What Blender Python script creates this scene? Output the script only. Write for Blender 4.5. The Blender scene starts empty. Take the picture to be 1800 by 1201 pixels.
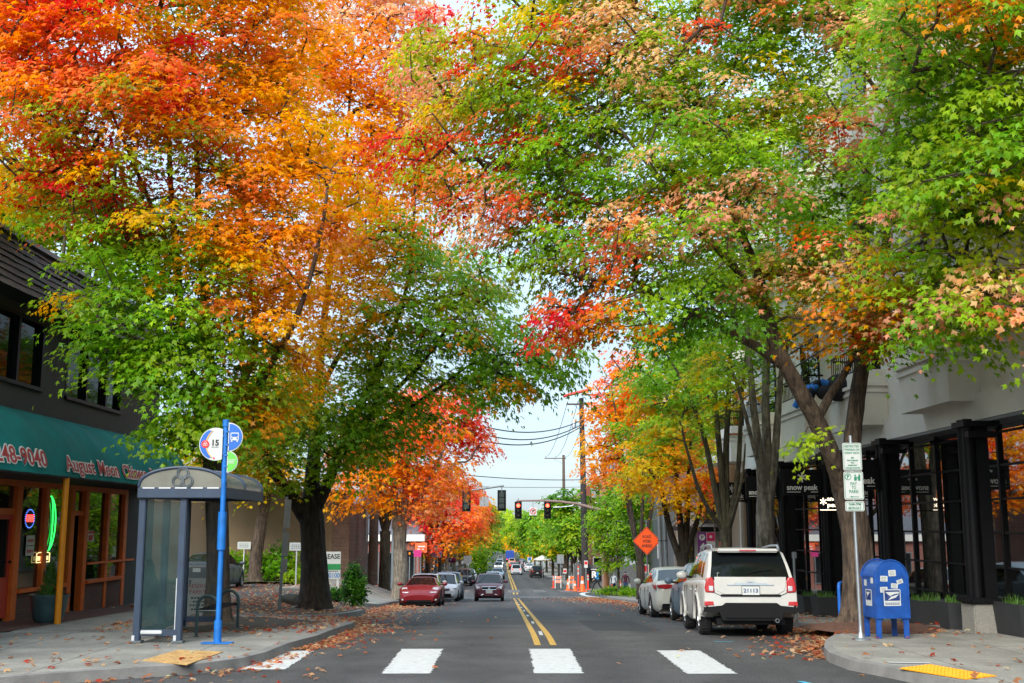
import bpy, bmesh, math, random
import numpy as np
from mathutils import Vector, Matrix, Euler
R = math.radians
random.seed(7)
RNG = np.random.default_rng(11)
SC = bpy.context.scene
COL = SC.collection
C = COL.objects
# ---------------------------------------------------------------- camera
FPX = 2000.0
PITCH = math.atan(321.5 / FPX)
YAW = math.atan(15 / FPX)
EYE = Vector((0, 0, 2.0))
CM = Euler((math.pi / 2 + PITCH, 0, -YAW)).to_matrix()
cam_d = bpy.data.cameras.new("camera")
cam_d.sensor_width = 36
cam_d.lens = 40
cam_d.clip_start = 0.1
cam_d.clip_end = 6000
cam = bpy.data.objects.new("camera", cam_d)
C.link(cam)
cam.location = EYE
cam.rotation_euler = (math.pi / 2 + PITCH, 0, -YAW)
SC.camera = cam
def at(px, py, Y):
 """the point at street distance Y that the photograph shows at pixel px, py"""
 d = CM @ Vector(((px - 900) / FPX, -(py - 600.5) / FPX, -1))
 return EYE + d * (Y / d.y)
def xat(px, Y, z=1.0):
 """world X at distance Y, height z for a pixel column"""
 v = CM.transposed() @ (Vector((0, Y, z)) - EYE)
 depth = -v.z
 return (px - 900 - FPX * v.x / depth) * depth / FPX
def sm(t):
 t = min(1.0, max(0.0, t))
 return t * t * (3 - 2 * t)
# ---------------------------------------------------------------- the lie of the land
_YS = np.array([-400, 17, 24, 78, 84, 180, 190, 400, 420, 3000.0])
_SL = np.array([0, 0, -.05, -.05, -.029, -.029, -.018, -.018, -.0115, -.0115])
_GY = np.arange(-400, 3000, .5)
_GS = np.interp(_GY, _YS, _SL)
_GZ = np.concatenate([[0], np.cumsum(.5 * (_GS[1:] + _GS[:-1]) * .5)])
def road_z(Y):
 return float(np.interp(Y, _GY, _GZ))
def g(X, Y):
 r = road_z(Y)
 if X > -4.6 or Y < 20:
  return r
 l = -.022 * (min(Y, 70) - 20)
 w = 1 - sm((Y - 58) / 18)
 return r + w * sm((-4.6 - X) / 3.5) * (l - r)
KERB = .15
# ---------------------------------------------------------------- materials
MATS = {}
def mat(name, col, rough=.6, metal=0.0, var=.12, scale=6.0, bump=0.0, bscale=40.0, spec=.5, emit=None, estr=0.0,
  coat=0.0, alpha=1.0, trans=0.0):
 if name in MATS:
  return MATS[name]
 m = bpy.data.materials.new(name)
 m.use_nodes = True
 nt = m.node_tree
 b = nt.nodes["Principled BSDF"]
 b.inputs["Roughness"].default_value = rough
 b.inputs["Metallic"].default_value = metal
 b.inputs["Specular IOR Level"].default_value = spec
 b.inputs["Coat Weight"].default_value = coat
 b.inputs["Coat Roughness"].default_value = .06
 b.inputs["Alpha"].default_value = alpha
 b.inputs["Transmission Weight"].default_value = trans
 c = tuple(col) + (1,)
 tc = nt.nodes.new("ShaderNodeTexCoord")
 if var > 0:
  n = nt.nodes.new("ShaderNodeTexNoise")
  n.inputs["Scale"].default_value = scale
  n.inputs["Detail"].default_value = 6
  n.inputs["Roughness"].default_value = .65
  nt.links.new(tc.outputs["Object"], n.inputs["Vector"])
  mr = nt.nodes.new("ShaderNodeMapRange")
  mr.inputs[1].default_value = .3
  mr.inputs[2].default_value = .7
  mr.inputs[3].default_value = 1 - var
  mr.inputs[4].default_value = 1 + var
  nt.links.new(n.outputs["Fac"], mr.inputs[0])
  mx = nt.nodes.new("ShaderNodeMix")
  mx.data_type = 'RGBA'
  mx.blend_type = 'MULTIPLY'
  mx.inputs[0].default_value = 1
  mx.inputs[6].default_value = c
  nt.links.new(mr.outputs[0], mx.inputs[7])
  nt.links.new(mx.outputs[2], b.inputs["Base Color"])
  m["cin"] = mx.name
  rr = nt.nodes.new("ShaderNodeMapRange")
  rr.inputs[3].default_value = max(0, rough - .08)
  rr.inputs[4].default_value = min(1, rough + .08)
  nt.links.new(n.outputs["Fac"], rr.inputs[0])
  nt.links.new(rr.outputs[0], b.inputs["Roughness"])
 else:
  b.inputs["Base Color"].default_value = c
 if bump > 0:
  n2 = nt.nodes.new("ShaderNodeTexNoise")
  n2.inputs["Scale"].default_value = bscale
  n2.inputs["Detail"].default_value = 5
  nt.links.new(tc.outputs["Object"], n2.inputs["Vector"])
  bp = nt.nodes.new("ShaderNodeBump")
  bp.inputs["Strength"].default_value = min(1, bump)
  bp.inputs["Distance"].default_value = .02
  nt.links.new(n2.outputs["Fac"], bp.inputs["Height"])
  nt.links.new(bp.outputs[0], b.inputs["Normal"])
 if emit:
  b.inputs["Emission Color"].default_value = tuple(emit) + (1,)
  b.inputs["Emission Strength"].default_value = estr
 MATS[name] = m
 return m
def paint_by_object(name):
 """car paint that takes each object's own colour"""
 m = mat(name, (1, 1, 1), rough=.35, var=.07, scale=3, coat=.22, spec=.4)
 nt = m.node_tree
 oi = nt.nodes.new("ShaderNodeObjectInfo")
 nt.links.new(oi.outputs["Color"], nt.nodes[m["cin"]].inputs[6])
 return m
def bricks(name, c1, c2, mortar, bw=.2, bh=.067, axis='YZ'):
 m = mat(name, c1, rough=.85, var=.2, scale=2.0)
 nt = m.node_tree
 tc = nt.nodes.new("ShaderNodeTexCoord")
 sp = nt.nodes.new("ShaderNodeSeparateXYZ")
 cb = nt.nodes.new("ShaderNodeCombineXYZ")
 nt.links.new(tc.outputs["Object"], sp.inputs[0])
 nt.links.new(sp.outputs[axis[0]], cb.inputs[0])
 nt.links.new(sp.outputs[axis[1]], cb.inputs[1])
 br = nt.nodes.new("ShaderNodeTexBrick")
 br.inputs["Color1"].default_value = tuple(c1) + (1,)
 br.inputs["Color2"].default_value = tuple(c2) + (1,)
 br.inputs["Mortar"].default_value = tuple(mortar) + (1,)
 br.inputs["Scale"].default_value = 1
 br.inputs["Brick Width"].default_value = bw
 br.inputs["Row Height"].default_value = bh
 br.inputs["Mortar Size"].default_value = .008
 nt.links.new(cb.outputs[0], br.inputs["Vector"])
 nt.links.new(br.outputs["Color"], nt.nodes[m["cin"]].inputs[6])
 bp = nt.nodes.new("ShaderNodeBump")
 bp.inputs["Strength"].default_value = .5
 bp.inputs["Distance"].default_value = .01
 bp.invert = True
 nt.links.new(br.outputs["Fac"], bp.inputs["Height"])
 nt.links.new(bp.outputs[0], nt.nodes["Principled BSDF"].inputs["Normal"])
 return m
M_asphalt = mat("asphalt", (.05, .05, .05), rough=.85, var=.38, scale=.9, bump=.5, bscale=120)
M_conc = mat("concrete", (.30, .285, .255), rough=.85, var=.18, scale=1.2, bump=.3, bscale=60)
M_kerb = mat("kerb_concrete", (.2, .19, .175), rough=.9, var=.25, scale=2.5, bump=.3, bscale=40)
M_white_line = mat("white_road_paint", (.50, .50, .48), rough=.7, var=.15, scale=9)
M_yellow_line = mat("yellow_road_paint", (.50, .29, .035), rough=.7, var=.2, scale=9)
M_steel = mat("galvanised_steel", (.42, .45, .47), rough=.4, metal=.8, var=.15)
M_greymetal = mat("grey_metal", (.16, .18, .19), rough=.5, metal=.5, var=.15)
M_black = mat("black_paint", (.006, .006, .007), rough=.5, var=.2, spec=.15)
M_blackmat = mat("black_plastic", (.007, .007, .008), rough=.7, var=.2, spec=.18)
M_rubber = mat("rubber", (.018, .018, .018), rough=.85, var=.3, scale=12)
M_rim = mat("alloy_rim", (.5, .51, .53), rough=.3, metal=.9, var=.1)
M_chrome = mat("chrome", (.75, .76, .78), rough=.12, metal=1, var=.0)
M_carglass = mat("car_glass", (.006, .008, .009), rough=.03, var=0, spec=.5)
M_carglass.node_tree.nodes["Principled BSDF"].inputs["IOR"].default_value = 1.3
M_paint = paint_by_object("car_paint")
M_red_lens = mat("red_lens", (.42, .012, .015), rough=.15, var=.1, coat=.8)
M_clear_lens = mat("clear_lens", (.55, .57, .6), rough=.12, var=.1, coat=.8, metal=.3)
M_amber = mat("amber_lens", (.8, .25, .03), rough=.2, var=.1)
M_white = mat("white_paint", (.58, .58, .56), rough=.5, var=.06)
M_signwhite = mat("sign_white", (.52, .54, .52), rough=.45, var=.06)
M_signgreen = mat("sign_green_ink", (.02, .19, .10), rough=.5, var=.05)
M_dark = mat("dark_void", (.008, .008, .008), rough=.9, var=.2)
M_wood_pole = mat("weathered_wood", (.11, .075, .055), rough=.9, var=.35, scale=5, bump=.5, bscale=25)
M_wood_orange = mat("treated_wood", (.30, .14, .07), rough=.9, var=.3, scale=5, bump=.4, bscale=25)
M_wire = mat("cable_black", (.02, .02, .024), rough=.6, var=0)
M_red_lit = mat("red_signal_lit", (.9, .02, .01), rough=.3, var=0, emit=(1, .03, .015), estr=14)
M_lens_off = mat("signal_lens_off", (.04, .045, .03), rough=.3, var=0)
M_taillit = mat("tail_light_lit", (.8, .05, .03), rough=.3, var=0, emit=(1, .07, .04), estr=1.5)
M_headlit = mat("head_light_lit", (.9, .9, .85), rough=.2, var=0, emit=(1, .93, .8), estr=2.2)
# ---------------------------------------------------------------- mesh building
class MB:
 """collects shapes and links them as one mesh object"""
 def __init__(s):
  s.v, s.f, s.mi, s.mats = [], [], [], []
 def m(s, material):
  if material not in s.mats:
   s.mats.append(material)
  return s.mats.index(material)
 def add(s, vs, fs, material, mtx=None):
  k = len(s.v)
  i = s.m(material)
  for p in vs:
   p = Vector(p)
   s.v.append(tuple(mtx @ p) if mtx is not None else tuple(p))
  for f in fs:
   s.f.append([k + j for j in f])
   s.mi.append(i)
  return s
 def box(s, lo, hi, material, mtx=None, bev=0.0):
  x0, y0, z0 = lo
  x1, y1, z1 = hi
  if bev > 0:
   b = min(bev, (x1 - x0) * .45, (y1 - y0) * .45, (z1 - z0) * .45)
   bm = bmesh.new()
   vv = [bm.verts.new(p) for p in ((x0, y0, z0), (x1, y0, z0), (x1, y1, z0), (x0, y1, z0),
           (x0, y0, z1), (x1, y0, z1), (x1, y1, z1), (x0, y1, z1))]
   for f in ((0, 3, 2, 1), (4, 5, 6, 7), (0, 1, 5, 4), (1, 2, 6, 5), (2, 3, 7, 6), (3, 0, 4, 7)):
    bm.faces.new([vv[i] for i in f])
   bmesh.ops.bevel(bm, geom=bm.edges[:], offset=b, segments=2, affect='EDGES')
   s.bm(bm, material, mtx)
   bm.free()
   return s
  return s.add([(x0, y0, z0), (x1, y0, z0), (x1, y1, z0), (x0, y1, z0), (x0, y0, z1), (x1, y0, z1), (x1, y1, z1), (x0, y1, z1)],
                     [(0, 3, 2, 1), (4, 5, 6, 7), (0, 1, 5, 4), (1, 2, 6, 5), (2, 3, 7, 6), (3, 0, 4, 7)], material, mtx)
 def bm(s, bm, material, mtx=None):
  bm.verts.index_update()
  return s.add([v.co for v in bm.verts], [[v.index for v in f.verts] for f in bm.faces], material, mtx)
 def tube(s, pts, rad, material, n=8, caps=True, mtx=None):
  pts = [Vector(p) for p in pts]
  if not isinstance(rad, (list, tuple)):
   rad = [rad] * len(pts)
  vs, fs = [], []
  ref = None
  for i, p in enumerate(pts):
   t = (pts[min(i + 1, len(pts) - 1)] - pts[max(i - 1, 0)])
   t = t.normalized() if t.length > 1e-9 else Vector((0, 0, 1))
   if ref is None:
    ref = Vector((1, 0, 0)) if abs(t.x) < .9 else Vector((0, 1, 0))
   a = (ref - t * ref.dot(t)).normalized()
   b = t.cross(a)
   ref = a
   for j in range(n):
    w = 2 * math.pi * j / n
    vs.append(p + (a * math.cos(w) + b * math.sin(w)) * rad[i])
  for i in range(len(pts) - 1):
   for j in range(n):
    fs.append((i * n + j, i * n + (j + 1) % n, (i + 1) * n + (j + 1) % n, (i + 1) * n + j))
  if caps:
   fs.append(tuple(range(n - 1, -1, -1)))
   fs.append(tuple((len(pts) - 1) * n + j for j in range(n)))
  return s.add(vs, fs, material, mtx)
 def lathe(s, prof, material, n=24, mtx=None, axis='Z'):
  vs, fs = [], []
  for r, z in prof:
   for j in range(n):
    w = 2 * math.pi * j / n
    p = (r * math.cos(w), r * math.sin(w), z)
    if axis == 'X':
     p = (z, p[0], p[1])
    elif axis == 'Y':
     p = (p[0], -z, p[1])
    vs.append(p)
  for i in range(len(prof) - 1):
   for j in range(n):
    fs.append((i * n + j, i * n + (j + 1) % n, (i + 1) * n + (j + 1) % n, (i + 1) * n + j))
  return s.add(vs, fs, material, mtx)
 def prism(s, outline, depth, material, mtx=None, z0=0.0):
  """outline in local x,y; extruded along local z from z0 to z0+depth"""
  n = len(outline)
  vs = [(x, y, z0) for x, y in outline] + [(x, y, z0 + depth) for x, y in outline]
  fs = [tuple(range(n - 1, -1, -1)), tuple(range(n, 2 * n))]
  fs += [(i, (i + 1) % n, n + (i + 1) % n, n + i) for i in range(n)]
  return s.add(vs, fs, material, mtx)
 def text(s, body, size, material, mtx, align='CENTER', ext=.004, bold=0.0, width=None, spacing=1.0):
  cu = bpy.data.curves.new("t", 'FONT')
  cu.body = body
  cu.size = size
  cu.align_x = align
  cu.extrude = ext
  cu.offset = bold
  cu.space_character = spacing
  cu.resolution_u = 3
  ob = bpy.data.objects.new("t", cu)
  me = ob.to_mesh()
  vs = [v.co.copy() for v in me.vertices]
  fs = [list(p.vertices) for p in me.polygons]
  ob.to_mesh_clear()
  bpy.data.objects.remove(ob)
  bpy.data.curves.remove(cu)
  if width and vs:
   x0, x1 = min(v.x for v in vs), max(v.x for v in vs)
   k = width / max(1e-6, x1 - x0)
   base = {'LEFT': x0, 'CENTER': (x0 + x1) / 2, 'RIGHT': x1}[align]
   for v in vs:
    v.x = (v.x - base) * k
  return s.add(vs, fs, material, mtx)
 def build(s, name, parent=None, smooth=35.0, loc=None, rot=None, bevel=0.0):
  me = bpy.data.meshes.new(name)
  me.from_pydata(s.v, [], s.f)
  for mm in s.mats:
   me.materials.append(mm)
  me.polygons.foreach_set("material_index", s.mi)
  if smooth:
   bm = bmesh.new()
   bm.from_mesh(me)
   lim = R(smooth)
   for f in bm.faces:
    f.smooth = True
   for e in bm.edges:
    e.smooth = len(e.link_faces) == 2 and e.calc_face_angle(0) < lim
   bm.to_mesh(me)
   bm.free()
  me.update()
  o = bpy.data.objects.new(name, me)
  C.link(o)
  if parent:
   o.parent = parent
  if loc is not None:
   o.location = loc
  if rot is not None:
   o.rotation_euler = rot
  if bevel:
   b = o.modifiers.new("edge", 'BEVEL')
   b.width = bevel
   b.segments = 2
   b.limit_method = 'ANGLE'
  return o
def tag(o, label=None, cat=None, group=None, kind=None):
 if label:
  o["label"] = label
 if cat:
  o["category"] = cat
 if group:
  o["group"] = group
 if kind:
  o["kind"] = kind
 return o
def thing(name, label, cat, loc=(0, 0, 0), rz=0.0, group=None):
 o = bpy.data.objects.new(name, None)
 o.empty_display_size = .2
 C.link(o)
 o.location = loc
 o.rotation_euler = (0, 0, rz)
 return tag(o, label, cat, group)
def kids(o):
 return [c for c in C if c.parent == o]
_KID = {}
def copy_tree(o, parent=None):
 c = o.copy()
 C.link(c)
 c.parent = parent
 for ch in _KID.get(o.name, []):
  copy_tree(ch, c)
 return c
def index_kids():
 _KID.clear()
 for o in C:
  if o.parent:
   _KID.setdefault(o.parent.name, []).append(o)
def TM(loc, right, up):
 """matrix placing local x along right, local y along up, at loc"""
 x = Vector(right).normalized()
 y = Vector(up).normalized()
 z = x.cross(y)
 m = Matrix((x, y, z)).transposed().to_4x4()
 m.translation = Vector(loc)
 return m
FRONT = ((1, 0, 0), (0, 0, 1))     # reads from the camera's side (-Y)
BACK = ((-1, 0, 0), (0, 0, 1))
EAST = ((0, 1, 0), (0, 0, 1))      # reads from +X
WEST = ((0, -1, 0), (0, 0, 1))     # reads from -X
def circle(r, n=32, a0=0.0, a1=2 * math.pi, cx=0.0, cy=0.0):
 full = abs(a1 - a0 - 2 * math.pi) < 1e-6
 k = n if full else n + 1
 return [(cx + r * math.cos(a0 + (a1 - a0) * i / n), cy + r * math.sin(a0 + (a1 - a0) * i / n)) for i in range(k)]
def rrect(w, h, r=.02, n=4):
 out = []
 for cx, cy, a in ((w / 2 - r, h / 2 - r, 0), (-w / 2 + r, h / 2 - r, 90), (-w / 2 + r, -h / 2 + r, 180), (w / 2 - r, -h / 2 + r, 270)):
  for i in range(n + 1):
   t = R(a + 90 * i / n)
   out.append((cx + r * math.cos(t), cy + r * math.sin(t)))
 return out
# ---------------------------------------------------------------- ground, road, pavements
def sheet(name, xs, ys, zf, material, kind='structure'):
 vs = [(x, y, zf(x, y)) for y in ys for x in xs]
 n = len(xs)
 fs = [(j * n + i, j * n + i + 1, (j + 1) * n + i + 1, (j + 1) * n + i) for j in range(len(ys) - 1) for i in range(n - 1)]
 b = MB()
 b.add(vs, fs, material)
 o = b.build(name, smooth=60)
 o["kind"] = kind
 return o
def asphalt_setup():
 """worn asphalt: aggregate speckle, large tonal patches, tyre-polished lanes, tar-sealed cracks"""
 m = M_asphalt
 nt = m.node_tree
 L = nt.links.new
 tc = nt.nodes.new("ShaderNodeTexCoord")
 mx = nt.nodes[m["cin"]]
 sp = nt.nodes.new("ShaderNodeTexNoise")
 sp.inputs["Scale"].default_value = 55
 sp.inputs["Detail"].default_value = 3
 L(tc.outputs["Object"], sp.inputs["Vector"])
 r1 = nt.nodes.new("ShaderNodeValToRGB")
 e = r1.color_ramp.elements
 e[0].position, e[0].color = .35, (.022, .021, .021, 1)
 e[1].position, e[1].color = .72, (.115, .110, .106, 1)
 L(sp.outputs["Fac"], r1.inputs[0])
 mp = nt.nodes.new("ShaderNodeMapping")
 mp.inputs["Scale"].default_value = (.32, .11, .3)
 wn = nt.nodes.new("ShaderNodeTexNoise")
 wn.inputs["Scale"].default_value = 1.2
 wn.inputs["Detail"].default_value = 6
 L(tc.outputs["Object"], wn.inputs["Vector"])
 va = nt.nodes.new("ShaderNodeVectorMath")
 va.operation = 'ADD'
 vm = nt.nodes.new("ShaderNodeVectorMath")
 vm.operation = 'SCALE'
 vm.inputs["Scale"].default_value = .9
 L(wn.outputs["Color"], vm.inputs[0])
 L(tc.outputs["Object"], va.inputs[0])
 L(vm.outputs[0], va.inputs[1])
 L(va.outputs[0], mp.inputs["Vector"])
 vo = nt.nodes.new("ShaderNodeTexVoronoi")
 vo.feature = 'DISTANCE_TO_EDGE'
 L(mp.outputs[0], vo.inputs["Vector"])
 r2 = nt.nodes.new("ShaderNodeMapRange")
 r2.inputs[1].default_value = 0
 r2.inputs[2].default_value = .011
 r2.inputs[3].default_value = .42
 r2.inputs[4].default_value = 1
 L(vo.outputs["Distance"], r2.inputs[0])
 sx = nt.nodes.new("ShaderNodeSeparateXYZ")
 L(tc.outputs["Object"], sx.inputs[0])
 ws = nt.nodes.new("ShaderNodeMath")
 ws.operation = 'SINE'
 wm = nt.nodes.new("ShaderNodeMath")
 wm.operation = 'MULTIPLY'
 wm.inputs[1].default_value = 3.6
 L(sx.outputs["X"], wm.inputs[0])
 L(wm.outputs[0], ws.inputs[0])
 r3 = nt.nodes.new("ShaderNodeMapRange")
 r3.inputs[1].default_value = -1
 r3.inputs[2].default_value = 1
 r3.inputs[3].default_value = .8
 r3.inputs[4].default_value = 1.1
 L(ws.outputs[0], r3.inputs[0])
 m1 = nt.nodes.new("ShaderNodeMath")
 m1.operation = 'MULTIPLY'
 L(r2.outputs[0], m1.inputs[0])
 L(r3.outputs[0], m1.inputs[1])
 m2 = nt.nodes.new("ShaderNodeMix")
 m2.data_type = 'RGBA'
 m2.blend_type = 'MULTIPLY'
 m2.inputs[0].default_value = 1
 L(r1.outputs[0], m2.inputs[6])
 L(m1.outputs[0], m2.inputs[7])
 L(m2.outputs[2], mx.inputs[6])
asphalt_setup()
def conc_joints(m, step=1.5):
 """pavement slabs: scored joints and old stains"""
 nt = m.node_tree
 L = nt.links.new
 tc = nt.nodes.new("ShaderNodeTexCoord")
 br = nt.nodes.new("ShaderNodeTexBrick")
 br.offset = 0
 br.inputs["Scale"].default_value = 1
 br.inputs["Brick Width"].default_value = step
 br.inputs["Row Height"].default_value = step
 br.inputs["Mortar Size"].default_value = .012
 br.inputs["Color1"].default_value = (.31, .295, .255, 1)
 br.inputs["Color2"].default_value = (.265, .25, .215, 1)
 br.inputs["Mortar"].default_value = (.12, .11, .1, 1)
 L(tc.outputs["Object"], br.inputs["Vector"])
 n = nt.nodes.new("ShaderNodeTexNoise")
 n.inputs["Scale"].default_value = .9
 n.inputs["Detail"].default_value = 9
 L(tc.outputs["Object"], n.inputs["Vector"])
 n2 = nt.nodes.new("ShaderNodeTexNoise")
 n2.inputs["Scale"].default_value = 45
 n2.inputs["Detail"].default_value = 3
 L(tc.outputs["Object"], n2.inputs["Vector"])
 ad = nt.nodes.new("ShaderNodeMath")
 ad.operation = 'ADD'
 L(n.outputs["Fac"], ad.inputs[0])
 L(n2.outputs["Fac"], ad.inputs[1])
 mr = nt.nodes.new("ShaderNodeMapRange")
 mr.inputs[1].default_value = .7
 mr.inputs[2].default_value = 1.35
 mr.inputs[3].default_value = .5
 mr.inputs[4].default_value = 1.25
 L(ad.outputs[0], mr.inputs[0])
 mm = nt.nodes.new("ShaderNodeMix")
 mm.data_type = 'RGBA'
 mm.blend_type = 'MULTIPLY'
 mm.inputs[0].default_value = 1
 L(br.outputs["Color"], mm.inputs[6])
 L(mr.outputs[0], mm.inputs[7])
 L(mm.outputs[2], nt.nodes[m["cin"]].inputs[6])
conc_joints(M_conc)
xs_road = [-60, -45, -35, -28, -22, -18, -15, -13, -11, -9.5, -8.5, -8, -7.5, -7, -6.5, -6, -5.5, -5, -4.6, -4, -2, 0, 2, 4, 6, 8, 10, 14, 20, 30, 45, 60]
ys_road = list(range(-30, 16, 5)) + list(np.arange(16, 130, 1.0)) + list(range(130, 300, 5)) + list(range(300, 1000, 25))
ys_road = [float(y) for y in ys_road]
sheet("road", xs_road, ys_road, g, M_asphalt)
M_earth = mat("earth", (.10, .085, .055), rough=.95, var=.3, scale=.2)
sheet("ground", [-3000, -800, -200, -60, 0, 60, 200, 800, 3000], [-400, -30, 20, 60, 100, 130, 200, 300, 500, 1000, 2900],
      lambda x, y: (road_z(y) - 1.4), M_earth)
RK = ([12.4, 13.0, 13.45, 14.0, 15.55, 16.3, 17.2, 18.05, 19.3, 20.6, 21.5, 22.5, 74, 76, 77.2, 77.8], [30, 8.5, 6.2, 5.5, 5.06, 4.8, 4.78, 4.93, 5.3, 5.85, 6.2, 6.4, 6.4, 6.9, 8, 30])
LK = ([12.6, 13.6, 14.4, 15.0, 15.55, 15.9, 16.6, 17.4, 18.8, 20.4, 25, 27, 28.6, 29.6], [-30, -10, -6.4, -5.6, -4.8, -4.15, -3.67, -3.49, -3.42, -3.2, -3.2, -3.4, -4.1, -5.4])
TI = ([27.6, 28.4, 29.3, 30.5, 34, 37, 38.6, 39.3], [-7.2, -5.6, -4.75, -4.35, -4.2, -4.35, -4.9, -6.2])   # the tree's own kerbed bed
def pavement(name, K, xfar, Ys, zoff=KERB, material=None, side=1):
 """a raised slab between the kerb line K(Y) and xfar, following the slope, with a kerb face"""
 material = material or M_conc
 top = MB()
 cols = 9
 rows = []
 for Y in Ys:
  k = float(np.interp(Y, *K))
  kk = k + side * .16
  far = xfar(Y) if callable(xfar) else xfar
  if side * (far - kk) < .05:
   far = kk + side * .05
  xs = [k + side * .02, kk] + [kk + (far - kk) * (i / (cols - 2)) ** 1.5 for i in range(1, cols - 1)]
  rows.append([(x, Y, g(x, Y) + zoff - (.012 if i == 0 else 0)) for i, x in enumerate(xs)])
 vs = [p for r in rows for p in r]
 n = cols
 fk, ft = [], []
 for j in range(len(rows) - 1):
  for i in range(n - 1):
   q = (j * n + i, j * n + i + 1, (j + 1) * n + i + 1, (j + 1) * n + i)
   if side < 0:
    q = q[::-1]
   (fk if i == 0 else ft).append(q)
 top.add(vs, fk, M_kerb)
 top.add(vs, ft, material)
 face = []
 for r in rows:
  x, Y, z = r[0]
  face.append([(x, Y, z), (x - side * .02, Y, g(x, Y) - .05)])
 vs = [p for r in face for p in r]
 fs = [((j + 1) * 2, (j + 1) * 2 + 1, j * 2 + 1, j * 2) for j in range(len(rows) - 1)]
 if side < 0:
  fs = [f[::-1] for f in fs]
 top.add(vs, fs, M_kerb)
 for r in (rows[0], rows[-1]):
  vs = list(r) + [(x, y, g(x, y) - .05) for x, y, z in r]
  top.add(vs, [(i, i + 1, n + i + 1, n + i) for i in range(n - 1)], M_kerb)
 o = top.build(name, smooth=50)
 o["kind"] = 'structure'
 return o
Yr = [12.4, 12.7, 13.0, 13.2, 13.45, 13.7, 14.0, 14.5, 15, 15.55, 15.9, 16.3, 16.7, 17.2, 17.6, 18.05, 18.6, 19.3, 20, 20.6, 21, 21.5, 22, 22.5] + [float(y) for y in range(23, 75)] + [74.5, 75, 75.5, 76, 76.6, 77.2, 77.5, 77.8]
pavement("pavement_right", RK, 31, Yr, side=1)
Yl = [12.6, 13, 13.6, 14, 14.4, 14.7, 15.0, 15.3, 15.55, 15.7, 15.9, 16.2, 16.6, 17.0, 17.4, 18, 18.8, 19.6, 20.4, 21] + [float(y) for y in range(22, 28)] + [27.6, 28.1, 28.6, 29.1, 29.6]
pavement("pavement_left", LK, lambda Y: -31 if Y < 21 else -11, Yl, side=-1)
Yt = [27.6, 28, 28.4, 28.8, 29.3, 29.9, 30.5, 32, 34, 35.5, 37, 37.8, 38.6, 39.3]
M_soil = mat("leafy_soil", (.06, .043, .03), rough=.95, var=.4, scale=4, bump=.8, bscale=30)
pavement("tree_bed_kerb", TI, lambda Y: -7.6, Yt, zoff=.19, side=-1, material=M_soil)
LK2 = ([44, 45, 46.5, 70, 74, 76, 77], [-6.6, -5.4, -4.95, -4.95, -5.6, -6.8, -8])
pavement("pavement_left_far", LK2, -8.6, [44, 44.5, 45, 46, 46.5] + [float(y) for y in range(48, 75, 2)] + [75, 76, 77], side=-1)
LK3 = ([96, 97, 98.5, 100, 700], [-9, -6.6, -5.3, -5.0, -5.0])
pavement("pavement_left_beyond", LK3, -16, [96, 96.5, 97, 98, 98.5, 100] + [float(y) for y in range(105, 300, 6)] + [float(y) for y in range(300, 701, 40)], side=-1)
RK3 = ([95, 96, 97.5, 99, 700], [10, 8, 6.6, 6.3, 6.3])
pavement("pavement_right_beyond", RK3, 16, [95, 95.5, 96, 97, 97.5, 99] + [float(y) for y in range(105, 300, 6)] + [float(y) for y in range(300, 701, 40)], side=1)
M_forecourt = mat("red_paving", (.10, .045, .035), rough=.8, var=.3, scale=2)
sheet("forecourt_paving", [-9.95, -9.3, -8.75], [14.2, 18, 20, 22, 23, 24, 25, 26, 28, 30, 31.5], lambda x, y: g(x, y) + KERB + .006, M_forecourt)
def patch(name, cx, cy, rx, ry, material, zoff, hump=.06, kind='structure', n=30, seed=1):
 rr = random.Random(seed)
 ph = [rr.uniform(0, 6.28) for _ in range(4)]
 b = MB()
 vs, fs = [(cx, cy, g(cx, cy) + zoff + hump)], []
 rings = 6
 for k in range(1, rings + 1):
  t = k / rings
  for i in range(n):
   a = 2 * math.pi * i / n
   w = 1 + .08 * math.sin(3 * a + ph[0]) + .06 * math.sin(5 * a + ph[1]) + .04 * math.sin(9 * a + ph[2])
   x, y = cx + rx * t * w * math.cos(a), cy + ry * t * w * math.sin(a)
   vs.append((x, y, g(x, y) + zoff + hump * (1 - t * t) + (.004 if k < rings else -.01)))
 for i in range(n):
  fs.append((0, 1 + i, 1 + (i + 1) % n))
 for k in range(rings - 1):
  for i in range(n):
   fs.append((1 + k * n + i, 1 + (k + 1) * n + i, 1 + (k + 1) * n + (i + 1) % n, 1 + k * n + (i + 1) % n))
 b.add(vs, fs, material)
 o = b.build(name, smooth=60)
 o["kind"] = kind
 return o
patch("soil_strip_ground", -5.3, 24.2, 1.35, 3.4, M_soil, KERB + .006, .07)
M_mulch = mat("bark_mulch", (.115, .05, .03), rough=.95, var=.5, scale=9, bump=1, bscale=40)
patch("bark_mulch_ground", 6.95, 22.0, 1.25, 1.7, M_mulch, KERB + .006, .12, seed=4)
M_lawn = mat("lawn_green", (.09, .13, .02), rough=.95, var=.45, scale=6, bump=.8, bscale=60)
sheet("lawn_strip", [-20, -16, -13, -11, -9.5, -8.4], [54.2, 55.2, 56.2, 57.4], lambda x, y: g(x, y) + .12, M_lawn)
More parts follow.
